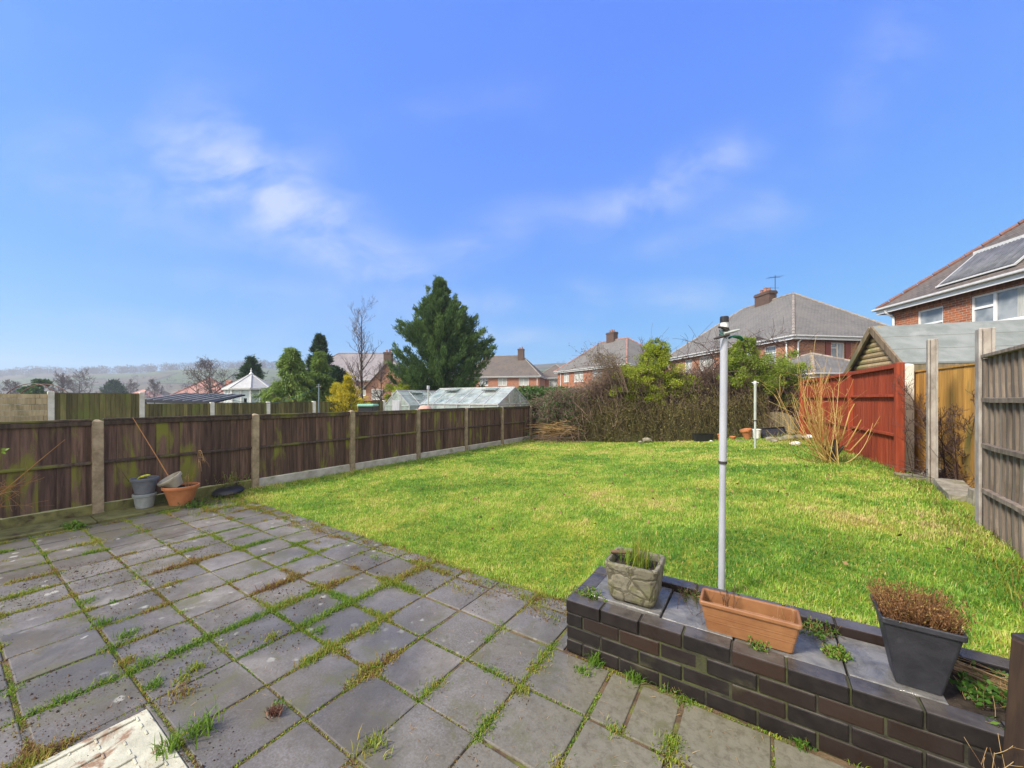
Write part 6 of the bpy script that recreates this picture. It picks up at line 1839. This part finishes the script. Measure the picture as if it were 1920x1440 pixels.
conifer('spruce_tree', 'short dark conifer at the foot of the tall spruce', (c.x,c.y,0), 3.9, lambda t: np.interp(t,[0,.3,.7,1],[1.4,1.5,1.0,.2]), 150, 14, 6, .22, M['spruce'], 8, sweep=.3)
c = at(471, 34, 748)
conifer('spruce_tree', 'small dark conifer peeping over the white conservatory roof', (c.x,c.y,0), 5.3, lambda t: np.interp(t,[0,.3,.7,1],[1.6,1.4,.8,.1]), 110, 12, 5, .28, M['spruce'], 9, sweep=.3)
c = at(652, 19, 748)
for k,(dx,hh,rr_) in enumerate(((0,2.75,.75),(-.55,2.2,.5),(.55,2.15,.55))):
    pass
t = conifer('golden_conifer', 'bright golden yellow conifer behind the green fence', (c.x,c.y,0), 2.7, lambda t: np.interp(t,[0,.25,.5,.75,1],[.95,.85,.50,.18,.03]), 150, 14, 6, .12, M['gold'], 12, sweep=.9, trunk=.06, wide=.3, cat_='shrub', leaders=((-.42,0,2.25),(-.5,.1,2.0),(.5,0,2.1),(.42,.1,1.9),(0.05,0,2.85),(.0,.1,2.6),(.82,0,1.65),(-.75,0,1.5)))
c = at(631, 19.4, 748)
conifer('golden_conifer', 'thinner golden conifer with a bare orange limb at its side', (c.x,c.y,0), 2.35, lambda t: np.interp(t,[0,.5,.85,1],[.3,.38,.25,.03]), 70, 10, 6, .12, M['gold'], 13, sweep=.8, trunk=.05, cat_='shrub')

def bush(name, label, base, ellips, n, leaf, mat, seed, stems=26, stemmat='bramble', lobes=7, cat_='bush', tone=.5, stem_r=.012, squash=.8, group=None):
    """leaf clumps around several lobes on a fan of stems. ellips: list of (dx,dy,dz,rx,ry,rz)"""
    g = np.random.default_rng(seed); t = thing(name, label, cat_, base, 0, group); b = np.array(base, float)
    cs = []; 
    for (dx,dy,dz,rx,ry,rz) in ellips:
        for _ in range(lobes):
            u = unit(g.normal(size=(1,3)))[0]*g.random()**.4
            cs.append((b+[dx+u[0]*rx, dy+u[1]*ry, dz+u[2]*rz], g.uniform(.26,.46)*min(rx,ry,rz), g.normal(0,.16)))
    m = len(cs); k = g.integers(0,m,n)
    C0 = np.array([c_[0] for c_ in cs])[k]; rr_ = np.array([c_[1] for c_ in cs])[k]; tn = np.array([c_[2] for c_ in cs])[k]
    u = unit(g.normal(size=(n,3))); u[:,2] = u[:,2]*squash
    C = C0 + u*(rr_*g.random(n)**.45)[:,None]
    # leaves sit on short twigs: cluster them
    D = unit(u + g.normal(0,.7,(n,3)) + [0,0,.3])
    v, f = leaves(C, D, leaf*g.uniform(.55,1.3,n), leaf*.5)
    fast('foliage', v, f, np.clip(tone+tn+g.normal(0,.15,n),0,1), mat, t)
    if stems:
        ki = g.integers(0,m,stems); e = np.array([c_[0] for c_ in cs])[ki]; s0 = b + g.normal(0,.18,(stems,3))*[1,1,0]
        P = bez(s0, (s0+e)/2+g.normal(0,.15,(stems,3)), e, 6); lst = [(P, np.linspace(stem_r,.004,6)[None]*np.ones((stems,1)))]
        s2 = P[:,3:].reshape(-1,3); s2 = np.repeat(s2,2,0); e2 = s2+g.normal(0,.25,s2.shape)+[0,0,.12]
        lst.append((bez(s2,(s2+e2)/2+g.normal(0,.05,s2.shape),e2,4), np.full((len(s2),4),.004)))
        v,f,r = tubes_all(lst,(5,3)); fast('stems', v, f, r, M[stemmat], t)
    return t
def W2(px, yc, z=0.0): 
    x, y = cw((px-960)/F*yc, yc); return (x, y, z)
bush('green_shrub', 'rounded bright green shrub in front of the drooping cedar', W2(535,18.5), [(0,0,1.15,.55,.5,.7)], 3800, .09, M['mid'], 21, tone=.75, cat_='shrub')
bush('yellow_shrub', 'yellow green shrub in front of the gabled house', W2(738,23), [(0,0,1.6,.8,.7,.9),(.2,.3,2.1,.5,.5,.4)], 3800, .11, M['lime'], 22, cat_='shrub', tone=.45)
# laurel hedge behind the glasshouse
a = np.array(W2(985,17.6)); b_ = np.array(W2(1060,19.0))
t = thing('laurel_hedge', 'dark laurel hedge between the glasshouse and the white garage', 'hedge', tuple(a))
n = 15000; q = rng.random(n); C = a + (b_-a)*q[:,None] + np.stack([rng.normal(0,.33,n), rng.normal(0,.33,n), 2.0*rng.random(n)**.6+.10*np.sin(q*9)],1)
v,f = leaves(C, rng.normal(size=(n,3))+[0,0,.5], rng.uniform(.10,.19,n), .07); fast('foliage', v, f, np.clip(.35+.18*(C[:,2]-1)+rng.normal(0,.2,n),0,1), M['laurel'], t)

def baretree(name, label, base, H, seed, r0, levels=4, kids=(14,6,5,4), spread=.55, up=.5, mat='birch', ratio=.4, start=.25, rmin=.008, sides=(6,4,3,3,3)):
    t = thing(name, label, 'tree', base)
    lst = branching(base, H, levels, kids, spread, r0, seed, up, ratio=ratio, start=start)
    v,f,r = tubes_all(lst[:1],(8,)); fast('trunk', v, f, r, M['bark'], t)
    v,f,r = tubes_all(lst[1:],sides[1:],rmin); fast('branches', v, f, r, M[mat], t); return t
baretree('birch_tree', 'slender bare birch in front of the grey roofed house', W2(678,27), 7.5, 31, .12, 4, (17,5,3,2), .5, .75, ratio=.33, start=.18, rmin=.006)
baretree('bare_tree', 'spreading bare tree above the pink roofed bungalow', W2(392,40), 4.6, 32, .16, 4, (14,6,5,4), .68, .45, ratio=.75, start=.12, rmin=.010)
baretree('bare_tree', 'small bare tree between the birch and the gabled house', W2(715,27), 3.6, 33, .09, 3, (12,6,5), .6, .6, ratio=.5, rmin=.009)
# far trees
bush('dark_evergreen', 'dark evergreen seen through the rusty tunnel hoops', W2(72,44), [(0,0,2.1,1.7,1.2,1.6),(-.5,0,3.0,.8,.8,.9),(1.3,0,2.5,.6,.7,.7)], 5200, .30, M['laurel'], 41, stems=8, cat_='tree', tone=.4)
conifer('far_cedar', 'blue grey cedar standing alone in the valley', W2(214,95), 6.0, lambda t: np.interp(t,[0,.3,.6,1],[3.4,3.0,2.0,.3]), 120, 10, 5, .55, M['spruce'], 43, sweep=.3)
for k,(px,yc,H,lb) in enumerate(((118,85,6,'reddish bare tree rising behind the tunnel hoops'),(150,110,8,'bare grey tree left of the far cedar'),(245,120,6,'bare grey tree right of the far cedar'),(290,110,6,'bare tree among the distant white houses'),(20,90,5,'low bare tree at the edge of the far wood'))):
    baretree('bare_tree', lb, W2(px,yc), H, 50+k, .18, 3, (12,7,6), .6, .5, ratio=.6, rmin=.035, start=.15)

# ------------------------------------------------------------------ overgrown hedge along the far end
def backpt(s, off=0.0, z=0.0):
    """s metres along the back fence from the long fence, off metres beyond it"""
    p = A + dirb*s + Vector((-dirb.y, dirb.x, 0))*off
    return np.array((p.x, p.y, float(lawn_z(p.x, p.y)) + z))
nrm_b = np.array((-dirb.y, dirb.x, 0)); dr_b = np.array((dirb.x, dirb.y, 0))
def s_of(px):
    """distance along the back fence line seen at this column"""
    r_ = (px-960)/F
    lo, hi = 0.0, 12.0
    for _ in range(40):
        m_ = (lo+hi)/2; p = A+dirb*m_; xc = p.x*CS+p.y*SN; yc = -p.x*SN+p.y*CS
        if xc/yc < r_: lo = m_
        else: hi = m_
    return lo
def tangle(name, label, px0, px1, ztop, n, off0, off1, seed, mat='bramble', zlo=.1, leafn=0, leafm='mid', droop=.5, rmin=.005, cat_='hedge', ll=(.5,1.5), tone=.35, leafs=.07):
    g = np.random.default_rng(seed); s0, s1 = s_of(px0), s_of(px1)
    base = backpt((s0+s1)/2, (off0+off1)/2); t = thing(name, label, cat_, tuple(base))
    s = g.uniform(s0, s1, n); off = g.uniform(off0, off1, n)
    zt = np.interp((s-s0)/(s1-s0), np.linspace(0,1,len(ztop)), ztop)
    zz = zlo + (zt-zlo)*g.random(n)**.8*.92
    bx = np.array([backpt(a_, b__) for a_, b__ in zip(s, off)]); bx[:,2] += zz
    L = g.uniform(ll[0], ll[1], n); az = g.random(n)*2*np.pi; el = g.normal(.35,.7,n)
    D = np.stack([np.cos(az)*np.cos(el), np.sin(az)*np.cos(el)*.7, np.sin(el)],1)
    m_ = bx + D*(L*.55)[:,None]; e = m_ + D*(L*.45)[:,None] - np.array([[0,0,1.]])*(L*droop*g.random(n))[:,None]
    over = np.maximum(0, e[:,2]-(bx[:,2]-zz+zt+.12)); e[:,2] -= over*.9; m_[:,2] -= over*.5
    P = bez(bx, m_+g.normal(0,.05,m_.shape), e, 6)
    lst = [(P, np.linspace(1,.4,6)[None]*g.uniform(.003,.009,n)[:,None])]
    k = n; ii = g.integers(0,n,k*2); st = P[ii, g.integers(1,6,k*2)]; e2 = st + g.normal(0,.2,st.shape) + [0,0,.05]
    lst.append((bez(st,(st+e2)/2+g.normal(0,.04,st.shape),e2,4), np.full((len(st),4),.0025)))
    v,f,r = tubes_all(lst,(3,3),rmin); fast('stems', v, f, r, M[mat], t)
    if leafn:
        ii = g.integers(0,n,leafn); C = P[ii, g.integers(0,6,leafn)] + g.normal(0,.07,(leafn,3))
        v,f = leaves(C, g.normal(size=(leafn,3))+[0,0,.3], leafs*g.uniform(.6,1.3,leafn), leafs*.55); fast('foliage', v, f, np.clip(tone+g.normal(0,.2,leafn),0,1), M[leafm], t)
    return t
# ivy-clad mound in the corner
tangle('ivy_mound', 'mound of tangled ivy and bare stems in the far corner by the long fence', 998, 1085, (1.45,1.75,1.75,1.6), 900, -.3, 1.1, 61, leafn=7000, leafm='laurel', tone=.42, zlo=.15)
g = np.random.default_rng(77)
# clipped olive top of that mound
sA, sB = s_of(1018), s_of(1082)
tangle('bramble_hedge', 'brown leafless bramble hedge heaped over the low pale fence', 1075, 1180, (1.75,1.95,2.4,2.6,2.45), 2900, .3, 1.4, 62, leafn=1500, leafm='brown', zlo=.75, droop=.8, tone=.5)
tangle('bramble_hedge', 'thick purple brown brambles below the lime green bush', 1165, 1330, (2.3,2.35,2.25,2.2,2.25), 3000, .6, 1.7, 63, leafn=5000, leafm='brown', zlo=.75, droop=.7, tone=.45)
tangle('bramble_hedge', 'bare brambles filling the hedge behind the near line pole', 1320, 1500, (2.35,2.3,2.2,2.1,1.9), 3000, .6, 1.6, 64, leafn=4500, leafm='brown', zlo=.6, droop=.7, tone=.45)
# dead stems that hang down over the pales
def curtain(label, px0, px1, n, seed):
    g = np.random.default_rng(seed); s0, s1 = s_of(px0), s_of(px1); t = thing('dead_growth', label, 'dead growth', tuple(backpt((s0+s1)/2,-.15)))
    s = g.uniform(s0,s1,n); top = np.array([backpt(q,-.10) for q in s]); top[:,2] += g.uniform(.4,1.2,n) + np.abs(g.normal(0,.38,n)); top += g.normal(0,.05,(n,3))*[1,1,0]
    e = top + np.stack([g.normal(0,.26,n), -g.uniform(0,.22,n), -g.uniform(.15,1.0,n)],1); gl = np.array([float(lawn_z(q[0],q[1])) for q in e]); e[:,2] = np.maximum(e[:,2], gl+.02)
    P = bez(top,(top+e)/2+g.normal(0,.09,(n,3))-nrm_b*.08,e,5); v,f,per = tubes(P, np.full((n,5),.0045), 3)
    fast('stems', v, f, np.repeat(g.random(n),per), M['brown'], t)
    m_ = n*6; ii = g.integers(0,n,m_); C = P[ii,g.integers(0,5,m_)]+g.normal(0,.06,(m_,3)); v,f = leaves(C, g.normal(size=(m_,3))-[0,0,.3], g.uniform(.03,.10,m_), .028); fast('dead_leaves', v, f, g.random(m_), M['brown'], t)
curtain('dead hanging stems over the pale fence below the brown brambles', 1082, 1180, 420, 71)
curtain('dead hanging stems over the pale fence below the lime green bush', 1180, 1300, 420, 72)
curtain('dead hanging stems over the pale fence behind the line poles', 1300, 1432, 430, 73)
# leafy bushes that stand in the hedge
p = backpt(s_of(1225), .25)
bush('lime_bush', 'tall lime green bush with a wispy top, rising from the hedge', tuple(p), [(-.75*CS,-.75*SN,2.15,1.1,.5,.8),(.4*CS,.4*SN,2.2,1.1,.5,.8),(.0,0,2.8,.65,.45,.6),(.1*CS,.1*SN,3.2,.45,.35,.6),(1.0*CS,1.0*SN,1.95,.6,.45,.6),(-.3*CS,-.3*SN,1.5,.8,.4,.5)], 30000, .062, M['lime'], 81, stems=110, lobes=34, tone=.72)
p = backpt(s_of(1218), .75)
tw = thing('dead_shrub', 'dry wispy stems sticking up above the lime green bush', 'shrub', tuple(p))
lst = []
for q in range(13):
    b0 = p + rng.normal(0,.45,3)*[1,1,0]*np.array([CS,SN,0]) + np.array([0,0,1.6]); lst += branching(b0, rng.uniform(1.2,2.05), 2, (6,4), .45, .010, seed=200+q, up=.5, trunk_lean=(rng.normal(0,.22)*CS, rng.normal(0,.22)*SN), ratio=.35)
v,f,r = tubes_all(lst,(4,3,3),.004); fast('stems', v, f, r, M['darkstem'], tw)
p = backpt(s_of(1438), .25)
bush('green_bush', 'bushy mid green shrub in the hedge right of the near pole', tuple(p), [(-.75*CS,-.75*SN,2.1,.7,.5,.55),(-.1*CS,-.1*SN,2.15,.75,.5,.6),(.55*CS,.55*SN,2.2,.65,.5,.75),(.6*CS,.6*SN,1.5,.65,.5,.75),(-.1*CS,-.1*SN,1.6,.6,.4,.5),(-.65*CS,-.65*SN,2.75,.35,.3,.5)], 30000, .055, M['mid'], 82, stems=90, lobes=34, tone=.80)
p = backpt(s_of(1385), .3)
bush('lime_bush', 'sparse yellow green shrub just right of the near pole top', tuple(p), [(0,0,2.3,.5,.5,.5),(-.1,0,2.75,.3,.3,.35)], 3200, .08, M['lime'], 83, stems=16, tone=.45)
# arching bare branches above the hedge
t = thing('arching_shrub', 'dark arching bare shrub whose hoops cross the hipped house', 'shrub', tuple(backpt(s_of(1340),.6)))
lst = []
g = np.random.default_rng(301)
for (pa, ya, pb_, yb_, pc_, yc_) in ((1330,720,1345,640,1440,690),(1350,700,1375,600,1470,650),(1370,690,1420,590,1480,670),(1330,740,1300,640,1270,680),(1345,690,1330,640,1290,640),(1360,720,1400,650,1465,625),(1310,720,1340,660,1400,650),(1380,680,1440,610,1500,660),(1340,720,1330,650,1345,640),(1300,730,1310,660,1360,655)):
    yc = 13.0 + g.normal(0,.25)
    P = bez(np.array(at(pa,yc,ya))[None], np.array(at(pb_,yc+.1,yb_))[None], np.array(at(pc_,yc-.1,yc_))[None], 8); lst.append((P, np.linspace(.016,.005,8)[None]))
    k = 16; st = np.repeat(P[0],2,0)[:k]; e = st + g.normal(0,.28,(k,3)) + [0,0,.12]; lst.append((bez(st,(st+e)/2+g.normal(0,.06,st.shape),e,5), np.full((k,5),.005)))
    k2 = 40; st2 = st[g.integers(0,k,k2)]; e2 = st2+g.normal(0,.22,(k2,3)); lst.append((bez(st2,(st2+e2)/2+g.normal(0,.04,st2.shape),e2,4), np.full((k2,4),.004)))
v,f,r = tubes_all([(P,rad) for P,rad in lst],(4,3,3),.004); fast('stems', v, f, r, M['darkstem'], t)
t = thing('arching_shrub', 'arching bare bramble over the brown hedge in front of the red hip line', 'shrub', tuple(backpt(s_of(1130),.6)))
lst = []
for q in range(18):
    yc = 13.2+g.normal(0,.3); pa = 1165+g.normal(0,10); P = bez(np.array(at(pa,yc,735))[None], np.array(at(pa-25+g.normal(0,22),yc,640+g.normal(0,16)))[None], np.array(at(1115+g.normal(0,22),yc+.2,690+g.normal(0,18)))[None], 8); lst.append((P, np.linspace(.010,.004,8)[None]))
    k = 14; st = P[0][g.integers(2,8,k)]; e = st+g.normal(0,.22,(k,3)); lst.append((bez(st,(st+e)/2+g.normal(0,.05,st.shape),e,5), np.full((k,5),.004)))
v,f,r = tubes_all(lst,(4,3),.004); fast('stems', v, f, r, M['bramble'], t)
C = np.concatenate([P.reshape(-1,3) for P,_ in lst]); n = 1500; C = C[g.integers(0,len(C),n)]+g.normal(0,.06,(n,3)); v,f = leaves(C, g.normal(size=(n,3)), .05, .03); fast('dead_leaves', v, f, np.clip(g.normal(.4,.2,n),0,1), M['brown'], t)
# twig pile in the corner
c = at(1042, 14.0, 805); t = thing('twig_pile', 'heap of cut yellow brown prunings in the far corner of the lawn', 'twig pile', (c.x, c.y, .02))
n = 130; st = np.array([c.x,c.y,.45])+g.normal(0,.22,(n,3))*[1,1,.55]; st[:,2] = np.abs(st[:,2]); az = g.normal(TH,.5,n)+np.where(g.random(n)<.5,np.pi,0); L = g.uniform(.25,1.0,n)
e = st + np.stack([np.cos(az)*L, np.sin(az)*L, g.normal(0,.13,n)*L],1); e[:,2] = np.maximum(e[:,2],.03)
P = bez(st,(st+e)/2+g.normal(0,.06,(n,3)),e,6); v,f,per = tubes(P, np.linspace(.010,.004,6)[None]*np.ones((n,1)), 4); M['pruned'] = leafmat('pruned_sticks', ((0,(.14,.08,.03)),(.6,(.26,.16,.06)),(1,(.38,.26,.11))), trans=0, rough=.7)
fast('sticks', v, f, np.repeat(g.random(n),per), M['pruned'], t)
n = 260; st = np.array([c.x,c.y,.12])+g.normal(0,.38,(n,3))*[1,1,.3]; st[:,2] = np.abs(st[:,2]); e = st+g.normal(0,.3,(n,3))*[1,1,.6]; e[:,2] = np.maximum(e[:,2],.02)
v,f,per = tubes(bez(st,(st+e)/2+g.normal(0,.05,(n,3)),e,5), np.full((n,5),.004),3); fast('dark_twigs', v, f, np.repeat(g.random(n),per), M['bramble'], t)

# orange stemmed shrub on the lawn
c = ong(1562, 872, .38); c.z = float(lawn_z(c.x,c.y)); p = np.array(c)
t = thing('orange_shrub', 'bare bright orange stemmed shrub on the lawn in front of the red fence', 'shrub', tuple(c))
lst = []
g = np.random.default_rng(401)
right_ = np.array((CS,SN,0)); toward = np.array((SN,-CS,0))
n = 46
sgn = g.normal(-.34,.58,n); dp = g.normal(0,.35,n); H = g.uniform(.55,1.72,n)*np.clip(1.1-.3*np.abs(sgn+.1),.5,1)
st = p + right_*g.normal(-.05,.07,n)[:,None] + toward*g.normal(0,.06,n)[:,None] + np.array([[0,0,.0]])
e = st + right_*(sgn*.62)[:,None] + toward*(dp*.5)[:,None] + np.array([[0,0,1.]])*H[:,None]
mid_ = (st+e)/2 + right_*(sgn*.22)[:,None] + np.array([[0,0,-.12]]) + g.normal(0,.06,(n,3))
P = bez(st, mid_, e, 8); lst.append((P, np.linspace(.0075,.0026,8)[None]*np.ones((n,1))))
k = n*6; ii = g.integers(0,n,k); jj = g.integers(3,8,k); s2 = P[ii,jj]; dd = unit(P[ii,np.minimum(jj+1,7)]-P[ii,jj-1]); e2 = s2 + (dd+g.normal(0,.42,(k,3)))*g.uniform(.12,.42,k)[:,None]
lst.append((bez(s2,(s2+e2)/2+g.normal(0,.03,s2.shape),e2,4), np.full((k,4),.0024)))
v,f,r = tubes_all(lst,(5,3),.0022); fast('stems', v, f, r, M['dogwood'], t)
mb = MB()
for (a_, b__) in ((.05,.34),(-.18,.3),(.0,.42),(-.05,.25),(.16,.3)):
    mb.tube([p, p+right_*a_*.4+np.array([0,0,b__*.5]), p+right_*a_+np.array([0,0,b__])+toward*.03], [.045,.034,.02], 7)
mb.build('stump', M['bark'], t, world=True)
for (a_, z_, L) in ((.42,.5,.28),(.56,.38,.2),(.3,.8,.25)):
    q = p + right_*a_*.55 + np.array([0,0,z_*.55]); e = p+right_*a_+np.array([0,0,z_+.1])
    o = MB().tube([p+np.array([0,0,.25]), q, e, e+np.array([0,0,L*.6])+right_*.05+toward*.04], [.013,.012,.010,.007], 7).build('limb', M['dogwood'], t, world=True)
# ragged grass round its foot and along the red fence
x = rng.uniform(.4,2.1,5200); y = rng.uniform(6.8,14.6,5200); dd = np.minimum(np.abs(x-xright(y)+.12)/.28, np.hypot(x-c.x,y-c.y)/.45); kp = (dd < 1) & (x < xright(y)-.02)
x,y = x[kp],y[kp]; v,f = blades(np.stack([x,y,lawnsurf(x,y)],1), rng.uniform(.04,.15,len(x)), rng.uniform(.004,.008,len(x)), np.abs(rng.normal(.7,.4,len(x)))); 
tag(fast('long_grass', v, f, np.repeat(np.clip(rng.normal(.5,.28,len(x)),0,1),3), M['weed'], origin=(0,0,0)), 'ragged longer grass along the foot of the red fence and orange shrub', 'grass', kind='stuff')
x = rng.uniform(1.0,2.0,2600); y = rng.uniform(3.3,7.6,2600); kp = (x > xright(y)-.28) & (x < xright(y)-.0); x,y = x[kp],y[kp]
v,f = blades(np.stack([x,y,lawnsurf(x,y)],1), rng.uniform(.04,.14,len(x)), rng.uniform(.004,.007,len(x)), np.abs(rng.normal(.7,.4,len(x))))
tag(fast('long_grass', v, f, np.repeat(np.clip(rng.normal(.62,.3,len(x)),0,1),3), M['weed'], origin=(0,0,0)), 'straw tinged grass at the foot of the grey fence', 'grass', kind='stuff')

# dark bare shrub in the gap
c = at(1808, 5.2, 925); c.z = .42; p = np.array(c); t = thing('bare_shrub', 'dark bare shrub in the gap in front of the golden fence', 'shrub', tuple(c))
lst = []
for q in range(15): lst += branching(p+rng.normal(0,.10,3)*[1,1,0], rng.uniform(.7,1.5), 3, (7,5,3), .46, .010, seed=500+q, up=.45, trunk_lean=(rng.normal(-.08,.30), rng.normal(-.08,.30)), ratio=.36)
v,f,r = tubes_all(lst,(5,4,3,3),.0022); fast('stems', v, f, r, M['darkstem'], t)
n = 300; st = p+rng.normal(0,.22,(n,3))*[1,1,.1]; st[:,2] = np.maximum(st[:,2],.43); e = st+rng.normal(0,.28,(n,3))*[1,1,.5]+[0,0,.15]; v,f,per = tubes(bez(st,(st+e)/2+rng.normal(0,.05,(n,3)),e,5), np.full((n,5),.003),3); fast('litter', v, f, np.repeat(rng.random(n),per), M['darkstem'], t)
lst = []
p2 = np.array((2.0,8.2,.42))
for q in range(5): lst += branching(p2+rng.normal(0,.06,3)*[1,1,0], rng.uniform(.7,1.3), 2, (5,3), .4, .006, seed=530+q, up=.3, trunk_lean=(rng.normal(.0,.15),rng.normal(-.2,.15)))
v,f,r = tubes_all(lst,(4,3,3),.0022); t = thing('bare_shrub', 'thin whippy stems beside the pale post', 'shrub', tuple(p2)); fast('stems', v, f, r, M['darkstem'], t)

# ------------------------------------------------------------------ hills, far wood, haze
def crest(px):
    return np.interp(px, [-900,-300,-60,0,60,130,200,260,330,400,480,560,640,760,900,1000,1060,1120,1250,1500,1900,2600], [735,726,712,706,700,702,700,698,694,690,689,694,697,699,696,684,681,683,690,700,712,725])
nA, nR = 260, 40
pxs = np.linspace(-900, 2600, nA); rr_ = np.linspace(190, 760, nR)
V = []
for i, px in enumerate(pxs):
    u_ = (px-960)/F
    for j, yc in enumerate(rr_):
        k = j/(nR-1); D0 = 620.0
        zc = CH + (HZ-crest(px))*D0/F
        prof = sstep((yc-200)/(D0-200)) if yc <= D0 else 1 - .35*sstep((yc-D0)/160)
        z = -1.0 + (zc+1)*prof*.96 + 3.0*(vnoise(px/90., yc/60., 1.0, 51)-.5)*prof
        x, y = cw(u_*yc, yc); V.append((x, y, z))
V = np.array(V)
i = np.arange(nA-1)[:,None]*nR + np.arange(nR-1)[None]; f = np.stack([i,i+nR,i+nR+1,i+1],-1).reshape(-1,4)
def hillmat():
    m, nt, b = mk('hillside_fields'); v = coords(nt,'Object',(.012,.012,.012))
    vo = N(nt,'ShaderNodeTexVoronoi',{'Vector': v,'Scale': 1.0}); ce = N(nt,'ShaderNodeSeparateColor',{0: vo.outputs['Color']}).outputs[0]
    ed = N(nt,'ShaderNodeTexVoronoi',{'Vector': v,'Scale': 1.0}, feature='DISTANCE_TO_EDGE').outputs['Distance']
    col = mixc(nt, ce, (.065,.09,.032), (.105,.125,.05)); col = mixc(nt, remap(nt, ce, .62,.66), col, (.10,.085,.055))
    col = mixc(nt, remap(nt, ed, .05,.02), col, (.035,.033,.022)); setp(nt, b, col, .95, .1); return m
struct(fast('hills', V, f[:, ::-1], np.full(len(f),.5), hillmat(), None, True, origin=(0,0,0)))
# bare wood on the ridge: reads as one mass
def wood(name, label, px0, px1, n, y0, y1, hmin, hmax, seed, tone=.4):
    g = np.random.default_rng(seed); px = g.uniform(px0,px1,n); yc = y0+(y1-y0)*g.random(n)**.8
    C = []
    D0 = 620.0
    zc = CH + (HZ-crest(px))*D0/F; prof = np.where(yc<=D0, sstep((yc-200)/(D0-200)), 1-.35*sstep((yc-D0)/160)); z = -1.0+(zc+1)*prof*.96
    x = (px-960)/F*yc*CS - yc*SN; y = (px-960)/F*yc*SN + yc*CS
    H = g.uniform(hmin,hmax,n)
    k = 46; idx = np.repeat(np.arange(n),k); m_ = n*k
    u = g.random(m_); az = g.random(m_)*2*np.pi; rad = np.sin(np.clip(u*1.05,0,1)*np.pi*.8+.3)*.40*H[idx]*g.random(m_)**.5
    pos = np.stack([x[idx]+np.cos(az)*rad, y[idx]+np.sin(az)*rad, z[idx]+H[idx]*(.02+.9*u) - 1.2],1)
    D = np.stack([np.cos(az)*.5,np.sin(az)*.5,np.full(m_,.9)],1)+g.normal(0,.3,(m_,3))
    v,f = leaves(pos, D, H[idx]*g.uniform(.12,.26,m_), H[idx]*.055)
    tn = np.repeat(g.normal(tone,.2,n),k)+g.normal(0,.12,m_)
    tag(fast(name, v, f, np.clip(tn,0,1), M['farwood'], origin=(0,0,0)), label, 'woodland', kind='stuff')
M['farwood'] = leafmat('far_bare_wood', ((0,(.035,.030,.02)),(.4,(.068,.052,.040)),(.8,(.10,.078,.062)),(1,(.055,.065,.03))), trans=.2, rough=.9)
wood('woodland', 'bare grey brown wood along the ridge of the far hill', -60, 760, 620, 520, 640, 8, 13, 91)
wood('woodland', 'scattered bare trees and hedgerows on the lower slopes', -60, 760, 230, 215, 430, 4, 8, 92, .35)
wood('woodland', 'thin line of trees on the hill behind the brick houses', 850, 1300, 26, 560, 640, 4, 7, 93)

# valley floor carries the haze: one box of even thin air round everything
mb = MB(); mb.box((-1500,-900,-6),(1500,1500,95)); hz_ = mb.build('haze', None, None)
hm = bpy.data.materials.new('haze_air'); hm.use_nodes = True; nt = hm.node_tree
for n_ in list(nt.nodes):
    if n_.type == 'BSDF_PRINCIPLED': nt.nodes.remove(n_)
pv = N(nt, 'ShaderNodeVolumePrincipled', {'Color': (.86,.92,1.0,1), 'Density': HAZE}); pv.inputs['Anisotropy'].default_value = .2
nt.links.new(pv.outputs[0], nt.nodes['Material Output'].inputs['Volume'])
hz_.data.materials.append(hm); hz_['kind'] = 'stuff'; hz_['label'] = 'thin pale haze over the valley'; hz_['category'] = 'haze'
